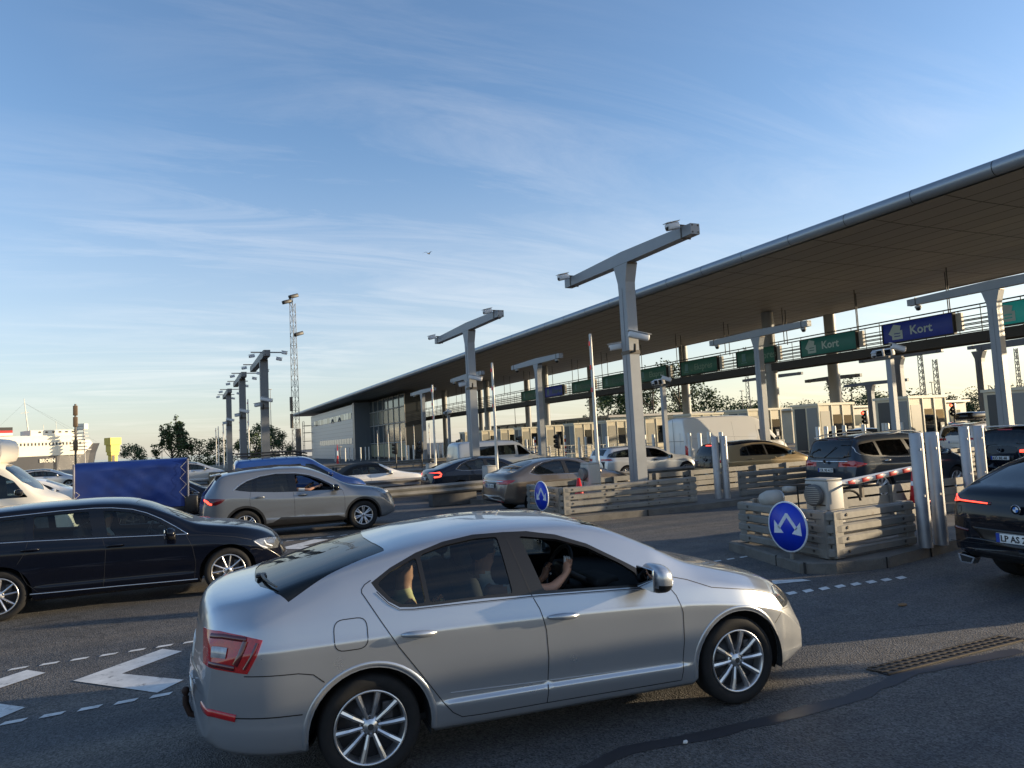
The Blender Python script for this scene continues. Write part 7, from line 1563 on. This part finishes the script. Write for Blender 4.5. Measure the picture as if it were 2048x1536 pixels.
# ------------------------------------------------------------------ people in the cars
def person(label, carloc, yaw, hip, lean=.30, arms=None, shirt=(.5, .5, .45), hair=(.05, .04, .03), bald=False, beard=False, sc=1., look=0., sleeves=False):
    """seated figure grown from one skeleton; coordinates are in the car's frame"""
    M = Matrix.Translation((carloc[0], carloc[1], 0)) @ Matrix.Rotation(yaw, 4, 'Z'); hx, hy, hz = hip
    V = []; E_ = []; Rr = []
    def v(p, r, par=None): V.append(Vector(p)); Rr.append(r); k = len(V)-1; (E_.append((par, k)) if par is not None else None); return k
    h = v((hx, hy, hz), (.15, .17)); s1 = v((hx-.05, hy, hz+.18), (.13, .16), h); s2 = v((hx-.12*lean*3, hy, hz+.38), (.125, .18), s1); nk = v((hx-.14*lean*3, hy, hz+.53), (.058, .058), s2)
    hb = v((hx-.12*lean*3, hy, hz+.62), (.07, .065), nk); hc = v((hx-.10*lean*3, hy, hz+.70), (.098, .078), hb); ht = v((hx-.11*lean*3, hy, hz+.785), (.075, .06), hc)
    for sg in (1, -1):
        th = v((hx+.12, hy+sg*.10, hz-.01), (.085, .085), h); kn = v((hx+.46, hy+sg*.13, hz+.06), (.062, .062), th); an = v((hx+.66, hy+sg*.12, hz-.26), (.042, .042), kn); v((hx+.80, hy+sg*.12, hz-.28), (.035, .045), an)
        sh_ = v((hx-.115*lean*3, hy+sg*.185, hz+.44), (.062, .062), s2)
        if arms and sg in arms: el, wr, hd = (Vector(p) for p in arms[sg])
        else: el, wr, hd = Vector((hx+.05, hy+sg*.25, hz+.20)), Vector((hx+.27, hy+sg*.18, hz+.17)), Vector((hx+.35, hy+sg*.16, hz+.17))
        e = v(el, (.043, .043), sh_); m_ = v(el*.55+wr*.45, (.040, .036), e); w_ = v(wr, (.027, .023), m_); d = (hd-wr).normalized(); pm = v(wr+d*.045, (.034, .024), w_); pk = v(wr+d*.085, (.036, .02), pm)
        side = d.cross(Vector((0, 1, 0))).normalized() if abs(d.y) < .9 else Vector((1, 0, 0)); curl = Vector((0, -sg*.0+(.0), 0))
        inw = Vector((0, -sg, 0))*.5+side*.0
        for k, L in ((-1.5, .062), (-.5, .074), (.5, .070), (1.5, .054)):
            f1 = v(wr+d*.095+side*k*.018+inw*.006, (.0095, .0095), pk); f2 = v(wr+d*(.095+L*.5)+side*k*.019+inw*.022, (.009, .009), f1); v(wr+d*(.095+L*.55)+side*k*.019+inw*.065, (.0078, .0078), f2)
        t1 = v(wr+d*.045+side*-.032+inw*.02, (.011, .011), pm); v(wr+d*.075+side*-.040+inw*.055, (.0095, .0095), t1)
    me = bpy.data.meshes.new('person'); me.from_pydata([tuple(M @ (p)) for p in V], E_, []); o = bpy.data.objects.new('tmp', me); COL.objects.link(o)
    o.modifiers.new('s', 'SKIN')
    for i, r in enumerate(Rr): me.skin_vertices[0].data[i].radius = (r[0]*sc, r[1]*sc); me.skin_vertices[0].data[i].use_root = (i == 0)
    sb = o.modifiers.new('u', 'SUBSURF'); sb.levels = 2; sb.render_levels = 2
    dg = bpy.context.evaluated_depsgraph_get(); dg.update(); nm = bpy.data.meshes.new_from_object(o.evaluated_get(dg)); bpy.data.objects.remove(o)
    nm.materials.clear(); cloth = mat('cloth_%02d' % len([m for m in MATS if m.startswith('cloth_')]), shirt, .9, noise=.15, nscale=20); pants = mat('trousers', (.03, .035, .05), .9)
    nm.materials.append(cloth); nm.materials.append(skin); nm.materials.append(pants)
    W = [M @ p for p in V]; head = set((3, 4, 5, 6)); legs = set()
    k = 7
    for sgi in range(2): legs |= {k, k+1, k+2, k+3}; arm0 = k+5; head |= set(range(arm0+(3 if sleeves else 0), k+19)); k += 19+0
    from mathutils.kdtree import KDTree
    kd = KDTree(len(W)); [kd.insert(p, i) for i, p in enumerate(W)]; kd.balance()
    for f in nm.polygons:
        i = min(kd.find_n(f.center, 8), key=lambda t: t[2]/(max(Rr[t[1]])+.012))[1]; f.material_index = 1 if i in head else 2 if i in legs else 0; f.use_smooth = True
    if look is not None:
        c = W[5]; fw = (M.to_3x3() @ Vector((math.cos(look), math.sin(look), 0))).normalized(); sd_ = fw.cross(Vector((0, 0, 1)))
        for v_ in nm.vertices:      # nose, brow and chin pushed out of the head surface
            q = v_.co-c; a = q.dot(fw); s_ = q.dot(sd_); z = q.z
            if a > .03 and abs(s_) < .05 and abs(z) < .12:
                v_.co += fw*(.022*math.exp(-((s_/.014)**2)-(((z+.005)/.022)**2))+.008*math.exp(-((z+.075)/.02)**2)-.007*math.exp(-(((abs(s_)-.028)/.012)**2)-((z-.022)/.012)**2))
    b_ = link('person', nm); tag(b_, label, 'person')
    c = W[5]; fw = (M.to_3x3() @ Vector((1, 0, 0))).normalized()
    if not bald:
        hb_ = MB(); bm = bmesh.new(); bmesh.ops.create_uvsphere(bm, u_segments=18, v_segments=12, radius=1); r_ = random.Random(2); vs = []
        for q in bm.verts: p = q.co; vs.append(c+fw*(-.022)+Vector((p.x*.098, p.y*.092, p.z*.105+.035))*(1+r_.uniform(-.03, .03)))
        bm.verts.index_update(); fs = [[q.index for q in f.verts] for f in bm.faces if (sum((vs[q.index]-c).dot(fw) for q in f.verts)/len(f.verts) < .045 or sum(vs[q.index].z-c.z for q in f.verts)/len(f.verts) > .075) and sum(vs[q.index].z-c.z for q in f.verts)/len(f.verts) > -.05]; bm.free(); hb_.add(vs, fs, 0, True); hb_.build('hair', mat('hair_%d' % int(hair[0]*1000), hair, .7), b_)
    e_ = MB(); sdv = fw.cross(Vector((0, 0, 1)))
    for sg in (1, -1):
        bm = bmesh.new(); bmesh.ops.create_uvsphere(bm, u_segments=8, v_segments=6, radius=.010); p0 = c+fw*.078+sdv*sg*.030+Vector((0, 0, .022)); vs = [p0+q.co for q in bm.verts]; bm.verts.index_update(); e_.add(vs, [[q.index for q in f.verts] for f in bm.faces], 0, True); bm.free()
    e_.build('eyes', ink, b_)
    if beard:
        bb = MB(); bm = bmesh.new(); bmesh.ops.create_uvsphere(bm, u_segments=14, v_segments=10, radius=1); vs = [c+fw*.035+Vector((q.co.x*.06, q.co.y*.062, q.co.z*.05-.075)) for q in bm.verts]; bm.verts.index_update(); bb.add(vs, [[q.index for q in f.verts] for f in bm.faces], 0, True); bm.free(); bb.build('beard', mat('beard_brown', (.10, .05, .025), .9), b_)
    return b_
person('person at the open window of the silver car, bare forearm raised to the steering wheel', (1.12, 5.33), -.10, (1.02, -.36, .52), .30,
       {-1: ((1.33, -.63, .955), (1.46, -.585, 1.035), (1.505, -.545, 1.12)), 1: ((1.25, -.12, .80), (1.42, -.22, .95), (1.47, -.20, 1.02))}, (.55, .56, .55), (.06, .04, .03))
person('person in a pale yellow shirt on the back seat of the silver car', (1.12, 5.33), -.10, (.34, -.44, .50), .08, {-1: ((.42, -.66, .82), (.50, -.55, .86), (.56, -.5, .9)), 1: ((.36, -.2, .8), (.5, -.3, .85), (.56, -.3, .9))}, (.66, .62, .34), (.05, .035, .025), sleeves=True)
person('person driving the black estate, grey haired in a light top, seen through its window', (-2.16, 12.27), -.02, (1.12, .30, .52), .25, None, (.42, .42, .36), (.35, .34, .32))
person('person on the near front seat of the black estate behind reflections', (-2.16, 12.27), -.02, (1.28, -.34, .50), .25, None, (.5, .5, .45), (.3, .28, .25))
person('person with a brown beard and white top leaning in the grey crossover window', (1.35, 18.44), -.017, (1.18, -.42, .62), .10, {-1: ((1.45, -.72, 1.05), (1.66, -.70, 1.12), (1.74, -.68, 1.14)), 1: ((1.35, -.05, .9), (1.5, 0, 1.1), (1.6, 0, 1.15))}, (.75, .75, .74), (.04, .025, .02), beard=True, look=-.6)
person('person seated in the dark estate behind the blue trailer', (-1.75, 24.0), -.02, (1.2, -.4, .5), .2, None, (.12, .06, .05), (.05, .03, .02))
person('person seated in the white convertible beneath its black top', (5.55, 27.9), -.036, (1.0, -.36, .42), .2, None, (.3, .3, .32), (.1, .08, .06))
